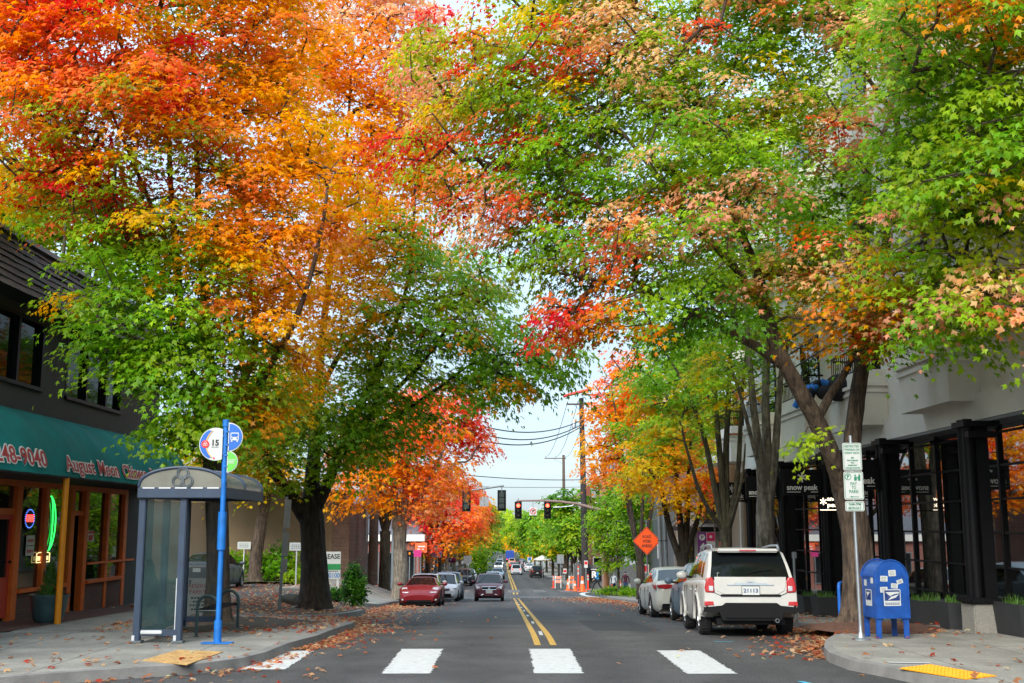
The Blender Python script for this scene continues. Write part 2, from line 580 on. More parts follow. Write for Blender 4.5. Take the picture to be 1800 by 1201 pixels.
# ---------------------------------------------------------------- painted markings
def mark(name, pts, material, zoff=.006, step=.6):
 if name.startswith('crosswalk'):
  step = .05
 (ax, ay), (bx, by), (cx, cy), (dx, dy) = pts
 n = max(1, int(max(math.hypot(dx - ax, dy - ay), math.hypot(cx - bx, cy - by)) / step))
 m = max(1, int(math.hypot(bx - ax, by - ay) / 1.0))
 vs, fs = [], []
 for j in range(n + 1):
  t = j / n
  lx, ly = ax + (dx - ax) * t, ay + (dy - ay) * t
  rx, ry = bx + (cx - bx) * t, by + (cy - by) * t
  if name.startswith('crosswalk'):
   lx += random.uniform(-.025, .02)
   rx += random.uniform(-.02, .025)
   ly += random.uniform(-.01, .01)
  for i in range(m + 1):
   u = i / m
   x, y = lx + (rx - lx) * u, ly + (ry - ly) * u
   vs.append((x, y, g(x, y) + zoff))
 for j in range(n):
  for i in range(m):
   k = j * (m + 1) + i
   fs.append((k, k + 1, k + m + 2, k + m + 1))
 b = MB()
 b.add(vs, fs, material)
 o = b.build(name, smooth=0)
 o["kind"] = 'structure'
 return o
def worn(m, edge=.46):
 """paint worn through to the asphalt in blotches with a shape of their own"""
 nt = m.node_tree
 L = nt.links.new
 tc = nt.nodes.new("ShaderNodeTexCoord")
 n = nt.nodes.new("ShaderNodeTexNoise")
 n.inputs["Scale"].default_value = 5
 n.inputs["Detail"].default_value = 10
 n.inputs["Roughness"].default_value = .75
 L(tc.outputs["Object"], n.inputs["Vector"])
 r = nt.nodes.new("ShaderNodeMapRange")
 r.inputs[1].default_value = edge - .14
 r.inputs[2].default_value = edge - .06
 L(n.outputs["Fac"], r.inputs[0])
 mx = nt.nodes.new("ShaderNodeMix")
 mx.data_type = 'RGBA'
 mx.inputs[6].default_value = (.08, .08, .08, 1)
 src = nt.nodes[m["cin"]]
 c = src.inputs[6].default_value[:]
 mx.inputs[7].default_value = c
 L(r.outputs[0], mx.inputs[0])
 L(mx.outputs[2], src.inputs[6])
worn(M_white_line, .465)
worn(M_yellow_line, .44)
for xc, w, y0, y1 in ((-3.35, .62, 16.4, 18.9), (-1.32, .66, 15.95, 19.2), (.76, .66, 15.95, 19.2), (2.82, .68, 15.9, 18.9)):
 mark("crosswalk_bar_marking", [(xc - w / 2, y0), (xc + w / 2, y0), (xc + w / 2, y1), (xc - w / 2, y1)], M_white_line)
for x0 in (.53, .80):
 mark("centre_line_marking", [(x0, 19.9), (x0 + .11, 19.9), (x0 + .23, 77.5), (x0 + .12, 77.5)], M_yellow_line)
for k in range(9):
 y = 22.5 + k * 6.2
 mark("centre_dash_marking", [(.70, y), (.77, y), (.79, y + 1.6), (.72, y + 1.6)], M_white_line)
for y in (79.2, 82.0):
 mark("stop_line_marking", [(1.1, y), (6.0, y), (6.0, y + .28), (1.1, y + .28)], M_white_line)
mark("edge_line_marking", [(-5.0, 78.6), (.2, 78.6), (.2, 78.85), (-5.0, 78.85)], M_white_line)
for y in (94.4, 98.4):
 for k in range(5):
  x = -3.8 + k * 2.1
  mark("far_crosswalk_marking", [(x, y), (x + 1.0, y), (x + 1.0, y + .45), (x, y + .45)], M_white_line)
for x0 in (.75, 1.02):
 mark("centre_line_marking", [(x0, 88), (x0 + .12, 88), (x0 + .12, 92.5), (x0, 92.5)], M_yellow_line)
for x0 in (.78, 1.06):
 mark("centre_line_marking", [(x0, 101), (x0 + .16, 101), (x0 + .16, 330), (x0, 330)], M_yellow_line, step=4)
prev = None
arc = [(6.55, 80.2), (6.0, 83), (5.75, 86), (5.8, 89), (6.2, 92), (6.9, 94)]
for (xa, ya), (xb, yb) in zip(arc, arc[1:]):
 mark("corner_line_marking", [(xa, ya), (xa + .4, ya), (xb + .4, yb), (xb, yb)], M_white_line)
mark("parking_line_marking", [(-13.2, 43.0), (-13.05, 43.0), (-8.9, 48.6), (-9.05, 48.6)], M_yellow_line)
M_blue_chalk = mat("blue_survey_paint", (.05, .35, .5), rough=.8, var=.2)
mark("survey_mark_marking", [(3.78, 15.15), (3.86, 15.15), (4.02, 14.7), (3.92, 14.68)], M_blue_chalk)
mark("survey_dash_marking", [(3.72, 20.6), (4.05, 20.55), (4.05, 20.63), (3.74, 20.68)], M_blue_chalk)
mark("survey_line_marking", [(-1.75, 14.6), (-1.15, 14.58), (-1.15, 14.62), (-1.75, 14.64)], M_yellow_line)
M_patch = mat("asphalt_patch", (.032, .031, .031), rough=.85, var=.3, scale=1.5, bump=.5, bscale=120)
for q in ([(1.9, 24.5), (3.3, 24.5), (3.35, 31), (1.95, 31)], [(-2.9, 27.5), (-1.6, 27.6), (-1.6, 30.2), (-2.9, 30.1)], [(-.6, 41), (.5, 41), (.5, 47), (-.6, 47)]):
 mark("road_patch_marking", q, M_patch, zoff=.003)
def dome_pad(name, label, corners, material, nx, ny):
 b = MB()
 (ax, ay), (bx, by), (cx, cy), (dx, dy) = corners
 def P(u, v):
  x = (ax * (1 - u) + bx * u) * (1 - v) + (dx * (1 - u) + cx * u) * v
  y = (ay * (1 - u) + by * u) * (1 - v) + (dy * (1 - u) + cy * u) * v
  return x, y
 vs = []
 for u, v in ((0, 0), (1, 0), (1, 1), (0, 1)):
  x, y = P(u, v)
  vs += [(x, y, g(x, y) + KERB + .001), (x, y, g(x, y) + KERB + .012)]
 b.add(vs, [(1, 3, 5, 7), (0, 2, 3, 1), (2, 4, 5, 3), (4, 6, 7, 5), (6, 0, 1, 7)], material)
 for i in range(nx):
  for j in range(ny):
   x, y = P((i + .5) / nx, (j + .5) / ny)
   b.lathe([(.022, .012), (.016, .019), (0.001, .020)], material, n=6, mtx=Matrix.Translation((x, y, g(x, y) + KERB)))
 o = b.build(name, smooth=40)
 tag(o, label, "tactile pad")
 return o
M_pad_y = mat("tactile_yellow", (.80, .33, .01), rough=.6, var=.12, scale=5)
M_pad_o = mat("tactile_worn", (.42, .25, .09), rough=.8, var=.35, scale=6)
dome_pad("tactile_pad", "bright yellow tactile pad at the kerb below the blue mailbox", [(5.58, 14.15), (6.08, 14.45), (5.68, 15.6), (5.14, 15.2)], M_pad_y, 8, 18)
dome_pad("tactile_pad", "worn tan tactile pad on the pavement in front of the bus shelter", [(-4.95, 16.15), (-4.2, 15.65), (-4.1, 17.2), (-4.84, 17.45)], M_pad_o, 9, 18)
mark("kerb_strip_marking", [(5.2, 15.8), (5.75, 15.70), (5.75, 15.80), (5.2, 15.9)], M_white, zoff=KERB + .01)
# ---------------------------------------------------------------- building materials
M_upglass = mat("upper_window_glass", (.005, .007, .006), rough=.03, var=0, spec=.5)
M_upglass.node_tree.nodes["Principled BSDF"].inputs["IOR"].default_value = 1.16
M_stucco_dark = mat("dark_stucco", (.05, .05, .044), rough=.9, var=.15, scale=3, bump=.6, bscale=90)
M_stucco_tan = mat("tan_stucco", (.23, .16, .10), rough=.9, var=.1, scale=1.5, bump=.5, bscale=80)
M_cream = mat("cream_render", (.70, .685, .635), rough=.8, var=.08, scale=1.2, bump=.25, bscale=80)
M_glassdark = mat("window_glass", (.006, .008, .008), rough=.02, var=0, spec=1.0)
M_shopglass = mat("shop_glass", (.008, .009, .009), rough=.015, var=0, spec=1.0)
M_shopglass.node_tree.nodes["Principled BSDF"].inputs["IOR"].default_value = 2.7
M_glassdark.node_tree.nodes["Principled BSDF"].inputs["IOR"].default_value = 1.5
M_orange = mat("orange_frame", (.66, .125, .008), rough=.55, var=.2, scale=4)
M_orange_post = mat("orange_post", (.92, .30, .006), rough=.5, var=.12, scale=4)
M_reddoor = mat("red_door", (.5, .035, .012), rough=.5, var=.15)
M_awning = mat("green_awning", (.004, .17, .155), rough=.85, var=.25, scale=1.3, bump=.4, bscale=5, spec=.2)
M_brick_l = bricks("brick_brown", (.13, .05, .035), (.09, .035, .028), (.09, .08, .07), axis='YZ')
M_brick_x = bricks("brick_pier", (.16, .075, .05), (.12, .055, .04), (.22, .19, .16), axis='XZ')
M_brick_r = bricks("brick_red", (.30, .07, .045), (.24, .06, .04), (.2, .17, .15), axis='YZ')
M_brick_rx = bricks("brick_red_front", (.30, .08, .05), (.24, .06, .04), (.2, .17, .15), axis='XZ')
def shingle_mat():
 m = mat("roof_shingles", (.06, .05, .045), rough=.9, var=.3, scale=3)
 nt = m.node_tree
 tc = nt.nodes.new("ShaderNodeTexCoord")
 sp = nt.nodes.new("ShaderNodeSeparateXYZ")
 cb = nt.nodes.new("ShaderNodeCombineXYZ")
 nt.links.new(tc.outputs["Object"], sp.inputs[0])
 nt.links.new(sp.outputs[1], cb.inputs[0])
 nt.links.new(sp.outputs[2], cb.inputs[1])
 br = nt.nodes.new("ShaderNodeTexBrick")
 br.inputs["Scale"].default_value = 1
 br.inputs["Brick Width"].default_value = .22
 br.inputs["Row Height"].default_value = .19
 br.inputs["Mortar Size"].default_value = .012
 br.inputs["Color1"].default_value = (.075, .06, .05, 1)
 br.inputs["Color2"].default_value = (.035, .03, .028, 1)
 br.inputs["Mortar"].default_value = (.008, .008, .008, 1)
 nt.links.new(cb.outputs[0], br.inputs["Vector"])
 nt.links.new(br.outputs["Color"], nt.nodes[m["cin"]].inputs[6])
 return m
M_shingle = shingle_mat()
M_neon_red = mat("neon_red", (.9, .05, .03), var=0, emit=(1, .04, .03), estr=2.6)
M_neon_blue = mat("neon_blue", (.1, .2, .9), var=0, emit=(.1, .25, 1), estr=1.2)
M_neon_green = mat("neon_green", (.05, .8, .15), var=0, emit=(.03, 1, .12), estr=1.6)
M_neon_white = mat("neon_white", (.9, .85, .7), var=0, emit=(1, .82, .6), estr=2.2)
M_text_white = mat("lettering_white", (.78, .76, .72), rough=.6, var=.05)
M_text_red = mat("lettering_red", (.45, .03, .03), rough=.6, var=.08)
M_text_black = mat("lettering_black", (.015, .015, .015), rough=.6, var=0)
rb = thing("restaurant_building", "dark stucco restaurant with shingled roof edge, green awning and orange window frames", "building", (-10, 24, 0))
XW = -10.0
ROFF = Vector((-10, 24, 0))
def L(mb, name, parent, **k):
 """build a mesh given in world coordinates under a parent standing at a world point"""
 o = mb.build(name, parent=parent, **k)
 p, off = parent, Vector((0, 0, 0))
 while p is not None:
  off += p.location
  p = p.parent
 o.data.transform(Matrix.Translation(-off))
 return o
b = MB()
b.box((-22, 12, 2.9), (XW, 33, 4.82), M_stucco_dark)
b.box((-22, 12, 6.32), (XW, 33, 6.9), M_stucco_dark)
win_groups = [(19.6, 24.55), (25.85, 29.7)]
ys = [12, 19.6, 24.55, 25.85, 29.7, 33]
for i in (0, 2, 4):
 b.box((-22, ys[i], 4.82), (XW, ys[i + 1], 6.32), M_stucco_dark)
b.box((-22, 30.6, -.6), (XW, 33, 2.9), M_stucco_dark)
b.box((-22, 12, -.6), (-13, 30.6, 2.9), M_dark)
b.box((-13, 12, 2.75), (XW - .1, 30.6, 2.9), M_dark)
wall = L(b, "wall", rb)
for (y0, y1), cuts in zip(win_groups, ((21.2, 23.2), (27.15, 28.5))):
 b = MB()
 b.box((XW - .1, y0, 4.82), (XW + .06, y1, 4.90), M_black)
 b.box((XW - .1, y0, 6.25), (XW + .02, y1, 6.32), M_black)
 for yy in (y0, *cuts, y1 - .1):
  b.box((XW - .1, yy, 4.9), (XW + .015, yy + .1, 6.25), M_black)
 f = L(b, "window", rb)
 b = MB()
 b.box((XW - .14, y0 + .02, 4.86), (XW - .09, y1 - .02, 6.3), M_upglass)
 L(b, "pane", f)
b = MB()
prof = []
nrow = 8
for i in range(nrow):
 t0, t1 = i / nrow, (i + 1) / nrow
 p = lambda t: (-9.38 - .95 * t, 6.5 + 1.5 * t)
 a, c = p(t0), p(t1)
 prof += [(a[0] + .035, a[1] - .02), (c[0] + .0, c[1] - .02)]
vs, fs = [], []
ysr = list(np.arange(11.0, 33.61, .5))
rr = random.Random(3)
for y in ysr:
 for k, (x, z) in enumerate(prof):
  vs.append((x + rr.uniform(-.012, .012), y, z + rr.uniform(-.012, .012)))
n = len(prof)
for j in range(len(ysr) - 1):
 for k in range(n - 1):
  fs.append((j * n + k, (j + 1) * n + k, (j + 1) * n + k + 1, j * n + k + 1))
b.add(vs, fs, M_shingle)
b.add([(-9.38, 11, 6.5), (-9.38, 33.5, 6.5), (-10.4, 33.5, 6.52), (-10.4, 11, 6.52)], [(0, 1, 2, 3)], M_dark)
b.add([(-9.38, 33.5, 6.5), (-10.33, 33.5, 8.0), (-12, 33.5, 8.0), (-12, 33.5, 6.5)], [(0, 1, 2, 3)], M_stucco_dark)
b.box((-22, 12, 6.9), (-10.6, 33.3, 7.9), M_stucco_dark)
roof = L(b, "roof", rb, smooth=0)
b = MB()
b.box((-10.5, 11, 7.98), (-10.22, 33.7, 8.08), M_greymetal)
L(b, "gutter", roof)
frames = [(21.9, 22.72), (23.62, 23.9), (25.1, 25.32), (26.6, 26.85), (27.5, 27.75), (29.05, 29.25), (30.35, 30.6)]
b = MB()
for y0, y1 in frames:
 b.box((XW - .12, y0, g(XW, y0) + KERB), (XW + .04, y1, 2.85), M_orange, bev=.012)
b.box((XW - .12, 12, 2.78), (XW + .03, 30.6, 2.92), M_orange)
L(b, "shopfront_frame", rb)
for y0, y1, zb in ((23.9, 26.6, .68), (27.75, 30.35, .68), (12.0, 21.9, .68)):
 b = MB()
 b.box((XW - .1, y0, zb - .08), (XW + .1, y1, zb), M_orange, bev=.01)
 L(b, "sill", rb)
 b = MB()
 b.box((XW - .14, y0, -.6), (XW + .02, y1, zb - .08), M_brick_l)
 L(b, "brick_base", rb)
for y0, y1 in ((12.0, 21.9), (23.9, 25.1), (25.32, 26.6), (27.75, 29.05), (29.25, 30.35)):
 b = MB()
 b.box((XW - .08, y0 + .01, .68), (XW - .05, y1 - .01, 2.78), M_glassdark)
 L(b, "shop_window", rb)
b = MB()
b.box((XW + .05, 27.75, 1.05), (XW + .08, 31.2, 1.10), M_orange)
L(b, "hand_rail", rb)
d = L(MB().box((XW - .1, 22.72, .14), (XW - .03, 23.62, .95), M_reddoor, bev=.015), "door", rb)
L(MB().box((XW - .09, 22.86, .95), (XW - .05, 23.5, 2.1), M_glassdark), "door_glass", d)
fr = MB()
for y0, y1 in ((22.72, 22.86), (23.5, 23.62)):
 fr.box((XW - .1, y0, .95), (XW - .03, y1, 2.2), M_reddoor)
fr.box((XW - .1, 22.72, 2.2), (XW, 23.62, 2.32), M_orange)
fr.box((XW - .1, 22.86, 2.1), (XW - .03, 23.5, 2.2), M_reddoor)
fr.box((XW - .09, 22.72, 2.32), (XW - .05, 23.62, 2.78), M_glassdark)
L(fr, "door_frame", d)
L(MB().lathe([(.001, .06), (.03, .05), (.03, .02), (.015, .0)], M_black, n=12, axis='X', mtx=Matrix.Translation((XW - .03, 23.55, 1.25))), "handle", d)
d2 = L(MB().box((XW - 1.2, 26.85, .1), (XW - 1.15, 27.5, 2.78), M_dark), "recessed_door", rb)
L(MB().box((XW - .1, 26.85, 2.2), (XW, 27.5, 2.32), M_orange), "door_head", d2)
L(MB().box((XW - .08, 26.9, 2.32), (XW - .05, 27.45, 2.75), M_glassdark), "door_transom", d2)
b = MB()
pr = [(-9.98, 4.33), (-9.75, 4.28), (-9.45, 4.18), (-9.15, 4.0), (-8.92, 3.76), (-8.76, 3.46), (-8.68, 3.2), (-8.6, 2.93)]
ysa = list(np.arange(13.0, 31.71, .17))
vs, fs = [], []
for y in ysa:
 sag = abs(math.sin(math.pi * (y - 13) / 1.7))
 for k, (x, z) in enumerate(pr):
  w = .03 * sag * math.sin(math.pi * k / (len(pr) - 1)) * (1 if k < 6 else .3)
  vs.append((x - w, y, z - w + .006 * math.sin(y * 7 + k)))
n = len(pr)
for j in range(len(ysa) - 1):
 for k in range(n - 1):
  fs.append((j * n + k, (j + 1) * n + k, (j + 1) * n + k + 1, j * n + k + 1))
b.add(vs, fs, M_awning)
for ye, fl in ((13.0, 0), (31.65, 1)):
 poly = [(x, ye, z) for x, z in pr] + [(-9.98, ye, 2.93)]
 f = tuple(range(len(poly)))
 b.add(poly, [f if fl else f[::-1]], M_awning)
aw = L(b, "awning", rb, smooth=70)
b = MB()
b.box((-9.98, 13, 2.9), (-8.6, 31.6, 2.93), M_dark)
L(b, "awning_lining", aw)
slope = Vector((.08, 0, -.27)).normalized() * -1
def awtext(body, y0, y1, zb, cap, serif=True):
 """red letters outlined in white on the valance"""
 for dx, bold, mm in ((.012, .030, M_text_white), (.020, .004, M_text_red)):
  b = MB()
  x = -8.63 + dx + (3.05 - zb) * .29
  m = TM((x - .0, y0, zb), (0, 1, 0), slope)
  b.text(body, cap / .70, mm, m, align='LEFT', bold=bold, ext=.003, width=None)
  b2 = MB()
  xs = [Vector(v).y for v in b.v]
  k = (y1 - y0) / (max(xs) - min(xs))
  b.v = [(v[0], y0 + (v[1] - min(xs)) * k, v[2]) for v in b.v]
  o = L(b, "lettering", aw, smooth=0)
for w, y0, y1 in (("August", 22.65, 24.28), ("Moon", 24.52, 25.78), ("Chinese", 26.08, 27.85), ("R", 28.15, 28.5)):
 awtext(w, y0, y1, 3.06, .30)
awtext("-248-9040", 19.3, 21.72, 3.08, .31)
for y in (14.8, 22.75, 31.2):
 b = MB()
 b.tube([(-8.66, y, g(-8.66, y) + KERB), (-8.66, y, 2.92)], .062, M_orange_post, n=14)
 L(b, "awning_post", rb)
t = thing("open_sign", "round OPEN neon in red letters with blue dots in the restaurant window", "neon sign", (XW - .02, 24.42, 2.12))
b = MB()
b.text("OPEN", .2, M_neon_red, TM((0.012, 0, -.06), *EAST), ext=.008, bold=.006, width=.36)
b.build("lettering", t, smooth=0)
b = MB()
for i in range(26):
 a = 2 * math.pi * i / 26
 b.lathe([(.012, 0), (.01, .012), (.001, .016)], M_neon_blue, n=6, axis='X', mtx=Matrix.Translation((.006, .23 * math.cos(a), .19 * math.sin(a))))
b.build("bulbs", t, smooth=30)
b = MB()
b.prism(circle(.25, 32), .008, M_black, TM((-.006, 0, 0), *EAST))
b.build("backing", t)
nb = MB()
pts = []
for i in range(25):
 a = R(-78 + 160 * i / 24)
 pts.append((XW + .0, 25.40 + .42 * math.cos(a) * .95, 2.02 + .60 * math.sin(a)))
for i in range(16):
 a = R(82 - 150 * i / 15)
 pts.append((XW + .0, 25.46 + .22 * math.cos(a) * .8, 2.02 + .60 * math.sin(a)))
nb.tube(pts, .014, M_neon_green, n=8)
tag(nb.build("neon_crescent"), "tall green neon crescent glowing in the restaurant window", "neon sign")
for nm, lab, y, z, w, h, lines in (("window_notice", "white window notice with two red words below the OPEN neon", 24.55, 1.56, .42, .42, (("NEED", .1), ("TODAY", -.12))),
                                   ("window_notice", "red and white notice in the window beyond the orange post", 28.12, 1.72, .42, .26, ())):
 t = thing(nm, lab, "notice", (XW - .025, y, z))
 MB().prism(rrect(w, h, .01), .008, M_signwhite, TM((0, 0, 0), *EAST)).build("sheet", t)
 b = MB()
 if lines:
  for k in (.1, -.12):
   for q in range(4):
    b.box((.009, -.15 + q * .08, k - .03), (.012, -.10 + q * .08, k + .03), M_text_red)
  b.box((.009, -.2, -.012), (.012, .2, .004), M_text_black)
 else:
  b.box((.009, -.2, .06), (.012, .2, .12), M_text_red)
  b.prism([(-.17, -.1), (-.05, -.12), (.1, -.08), (.18, .03), (-.15, .02)], .004, M_text_red, TM((.009, 0, 0), *EAST))
 b.build("marks", t, smooth=0)
t = thing("lit_window_sign", "small yellow lit sign low in the window left of the orange post", "lit sign", (XW - .02, 25.2, 1.28))
M_yglow = mat("yellow_glow", (.8, .7, .3), var=0, emit=(1, .8, .35), estr=.8)
b = MB()
b.tube([(0.02, -.32, -.09), (0.02, .38, -.09), (0.02, .38, .1), (.02, .22, .12), (.02, -.2, .12), (.02, -.32, .1), (.02, -.32, -.09)], .012, M_yglow, n=6)
b.build("glow_tube", t)
b = MB()
b.box((0.0, -.26, -.05), (.012, .34, .04), M_yglow)
b.build("glow_panel", t)
tb = thing("tan_building", "low tan stucco building with a brick pier behind the parking lot", "building", (-14, 58, 0))
b = MB()
zt = at(560, 866, 58).z
b.box((-30, 58, -1.6), (-8.6, 66, zt), M_stucco_tan)
L(b, "wall", tb)
b = MB()
b.box((-8.6, 57.93, -1.8), (-7.72, 66, zt - .55), M_brick_x)
L(b, "brick_pier", tb)
b = MB()
b.box((-30, 57.85, zt), (-7.6, 66, zt + .12), M_greymetal)
L(b, "parapet_cap", tb)
b = MB()
b.box((-30, 57.94, -1.6), (-8.62, 57.995, -.62), M_conc)
L(b, "plinth", tb)
gb = thing("corner_shop_building", "brick corner shop with grey slate roof and pale fascia beyond the side street", "building", (-12, 97, 0))
zb = road_z(97)
b = MB()
b.box((-30, 97, zb - 1), (-7.0, 125, zb + 4.6), M_brick_rx)
L(b, "wall", gb)
M_slate = mat("grey_slate", (.10, .10, .115), rough=.7, var=.2, scale=4)
b = MB()
b.add([(-30, 96.7, zb + 4.6), (-6.7, 96.7, zb + 4.6), (-9, 103, zb + 8.6), (-30, 103, zb + 8.6), (-6.7, 125, zb + 4.6), (-9, 119, zb + 8.6)],
      [(0, 1, 2, 3), (1, 4, 5, 2)], M_slate)
L(b, "roof", gb)
b = MB()
b.box((-30, 96.6, zb + 4.1), (-6.6, 97.0, zb + 4.65), M_cream)
b.box((-7.0, 97.0, zb + 4.1), (-6.6, 125, zb + 4.65), M_cream)
L(b, "fascia", gb)
for x in (-9.6, -12.6, -15.6):
 f = L(MB().box((x, 96.9, zb + .6), (x + 2.2, 96.99, zb + 3.2), M_greymetal), "window", gb)
 L(MB().box((x + .1, 96.86, zb + .7), (x + 2.1, 96.895, zb + 3.1), M_glassdark), "pane", f)
for y in (99, 104, 109, 114, 119):
 f = L(MB().box((-7.0, y, zb + .4), (-6.92, y + 3.4, zb + 3.2), M_greymetal), "window", gb)
 L(MB().box((-6.91, y + .1, zb + .5), (-6.88, y + 3.3, zb + 3.1), M_glassdark), "pane", f)
M_shop_cols = [(.20, .08, .05), (.16, .15, .14), (.27, .2, .14), (.12, .10, .1), (.22, .19, .17)]
cells = [(126, 150, 6.5, "two storey red brick shop row behind the pink maples", (.25, .07, .04)),
         (151, 178, 8.0, "grey rendered shop row past the brick one on the left kerb", (.2, .19, .18)),
         (179, 215, 7.0, "tan shop row far down the left side of the street", (.28, .21, .14)),
         (216, 270, 9.0, "dark brown block farthest down the left side of the street", (.12, .09, .07))]
def shop_row(y0, y1, h, label, col, xf, sgn):
 """sgn -1: on the left with its front at xf facing +X; +1: on the right facing -X"""
 z0 = road_z((y0 + y1) / 2)
 t = thing("shop_row_building", label, "building", (xf, y0, z0))
 m = mat("render_%d" % y0, col, rough=.85, var=.15, scale=.5, bump=.2)
 far = xf + sgn * 16
 a, c = min(xf, far), max(xf, far)
 L(MB().box((a, y0, z0 - 3), (c, y1, z0 + h), m), "wall", t)
 L(MB().box((a - .2, y0 - .05, z0 + h), (c + .2, y1 + .05, z0 + h + .3), M_greymetal), "cornice", t)
 e = -sgn
 n = int((y1 - y0) / 5)
 for i in range(n):
  ya = y0 + .8 + i * (y1 - y0 - .8) / n
  for zz, hh, ww in ((.5, 2.4, 3.6), (4.2, 1.6, 2.0), (6.6, 1.5, 2.0)):
   if zz + hh > h - .4:
    continue
   xo, xi = xf + e * .05, xf + e * .02
   f = L(MB().box((min(xf, xo), ya, z0 + zz), (max(xf, xo), ya + ww, z0 + zz + hh), M_greymetal), "window", t)
   x2, x3 = xf + e * .06, xf + e * .09
   L(MB().box((min(x2, x3), ya + .08, z0 + zz + .08), (max(x2, x3), ya + ww - .08, z0 + zz + hh - .08), M_glassdark), "pane", f)
 return t
for y0, y1, h, lab, col in cells:
 shop_row(y0, y1, h, lab, col, -9.0, -1)
ob = thing("office_building", "pale rendered building with black glass shopfront and stepped bays over the pavement", "building", (9, 28, 0))
XF = 8.92      # upper wall plane
XP = 8.33      # bay fronts
XG = 9.35      # shop glass
PITCHY = 4.68
COLY = [16.15 + PITCHY * k for k in range(6)]           # 16.2, 20.8, 25.5, 30.2, 34.9, 39.6
YE = 43.2
b = MB()
b.box((XF, 10, 3.95), (24, YE, 14.5), M_cream)
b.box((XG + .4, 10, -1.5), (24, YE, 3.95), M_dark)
b.box((XG - .2, 40.4, -1.8), (XG + .39, YE, 3.9), M_stucco_tan)
L(b, "wall", ob)
b = MB()                                  # soffit and continuous fascia band
b.box((XF - .12, 10, 3.92), (XF - .003, YE + .1, 4.42), M_cream)
b.box((XF - .1, 10, 3.86), (XG + .38, YE, 3.945), M_greymetal)
L(b, "fascia", ob)
def bay(y0, y1, z0, floor):
 """a projecting bay with splayed corbel, two mouldings and a railing"""
 bb = MB()
 b_ = bb
 h = 1.05
 b_.box((XP, y0, z0), (XF + .001, y1, z0 + h * .72), M_cream)
 for k, (pz, out) in enumerate(((.72, .05), (.80, .02), (.86, .09))):
  hh = .08 if k != 1 else .06
  b_.box((XP - out, y0 - out, z0 + pz * h), (XF, y1 + out, z0 + pz * h + hh), M_cream)
 b_.box((XP + .02, y0 + .02, z0 + .99), (XF, y1 - .02, z0 + 1.3), M_cream)
 bayo = L(bb, "bay", ob)
 rail = MB()
 z1 = z0 + 1.3
 rail.box((XP + .05, y0 + .05, z1), (XP + .11, y1 - .05, z1 + .05), M_black)
 rail.box((XP + .06, y0 + .05, z1 + .55), (XP + .10, y1 - .05, z1 + .59), M_black)
 k = int((y1 - y0) / .16)
 for i in range(k + 1):
  y = y0 + .06 + (y1 - y0 - .12) * i / k
  rail.box((XP + .07, y - .009, z1 + .05), (XP + .088, y + .009, z1 + .55), M_black)
 for yy in (y0 + .05, y1 - .08):
  rail.box((XP + .11, yy, z1 + .5), (XF, yy + .03, z1 + .55), M_black)
 L(rail, "railing", bayo)
 f = MB()
 f.box((XF - .03, y0 + .35, z1 - .25), (XF + .0, y1 - .35, z1 + 1.75), M_black)
 fo = L(f, "window", ob)
 p = MB()
 w = (y1 - y0 - .8) / 2
 for i in range(2):
  p.box((XF - .045, y0 + .42 + i * (w + .04), z1 - .18), (XF - .032, y0 + .38 + i * (w + .04) + w - .03, z1 + 1.68), M_glassdark)
 L(p, "pane", fo)
for k in range(-1, 5):
 y0 = 21.1 + k * 5.15
 bay(y0, y0 + 2.65, 4.28, 0)
 for fl in (1, 2):
  b = MB()
  zz = 4.28 + 3.3 * fl
  b.box((XP + .1, y0, zz + .3), (XF + .001, y0 + 2.65, zz + 1.1), M_cream)
  b.box((XP + .02, y0 - .08, zz + 1.1), (XF, y0 + 2.73, zz + 1.2), M_cream)
  L(b, "balcony", ob)
  f = L(MB().box((XF - .03, y0 + .35, zz + 1.25), (XF, y0 + 2.3, zz + 2.9), M_black), "window", ob)
  p = MB()
  p.box((XF - .045, y0 + .42, zz + 1.32), (XF - .032, y0 + 1.3, zz + 2.84), M_glassdark)
  p.box((XF - .045, y0 + 1.36, zz + 1.32), (XF - .032, y0 + 2.24, zz + 2.84), M_glassdark)
  L(p, "pane", f)
L(MB().box((XP - .1, 41.6, 5.22), (XF, 41.62, 5.3), mat("copper", (.35, .12, .05), rough=.5, metal=.5)), "copper_flashing", ob)
for Y in COLY:
 zg = g(8.63, Y) + KERB
 b = MB()
 b.box((8.32, Y - .30, zg - .3), (8.95, Y + .30, zg + .52), M_conc, bev=.02)
 b.box((8.26, Y - .36, zg + .52), (9.0, Y + .36, zg + .62), M_black, bev=.015)
 pl = L(b, "plinth", ob)
 b = MB()
 for dx, dy in ((8.47, -.12), (8.47, .12)):
  b.tube([(dx, Y + dy, zg + .62), (dx, Y + dy, 3.9)], .09, M_black, n=16)
 b.box((8.60, Y - .15, zg + .62), (8.82, Y + .15, 3.86), M_black)
 b.box((8.36, Y - .42, 3.55), (8.9, Y - .26, 3.66), M_black)
 b.box((8.34, Y - .28, 3.76), (9.0, Y + .28, 3.86), M_black)
 L(b, "column", ob)
b = MB()
y = 12.0
while y < 40.3:
 wide = .09 if abs(((y - COLY[0]) / PITCHY) % 1) < .2 else .045
 b.box((XG - .06, y, -1.5), (XG + .06, y + wide, 3.9), M_black)
 y += PITCHY / 3
for k, zz in enumerate((.55, 1.18, 1.82, 2.45, 3.08, 3.7)):
 b.box((XG - .045, 12, zz), (XG + .045, 40.4, zz + .04), M_black)
L(b, "mullion_grid", ob)
b = MB()
b.box((XG - .008, 12, -1.3), (XG + .008, 40.4, 3.9), M_shopglass)
L(b, "shop_window", ob)
for y0 in (31.4, 26.9):
 L(MB().box((XG - .05, y0, .4), (XG - .02, y0 + 1.5, 1.85), M_cream), "blind", ob)
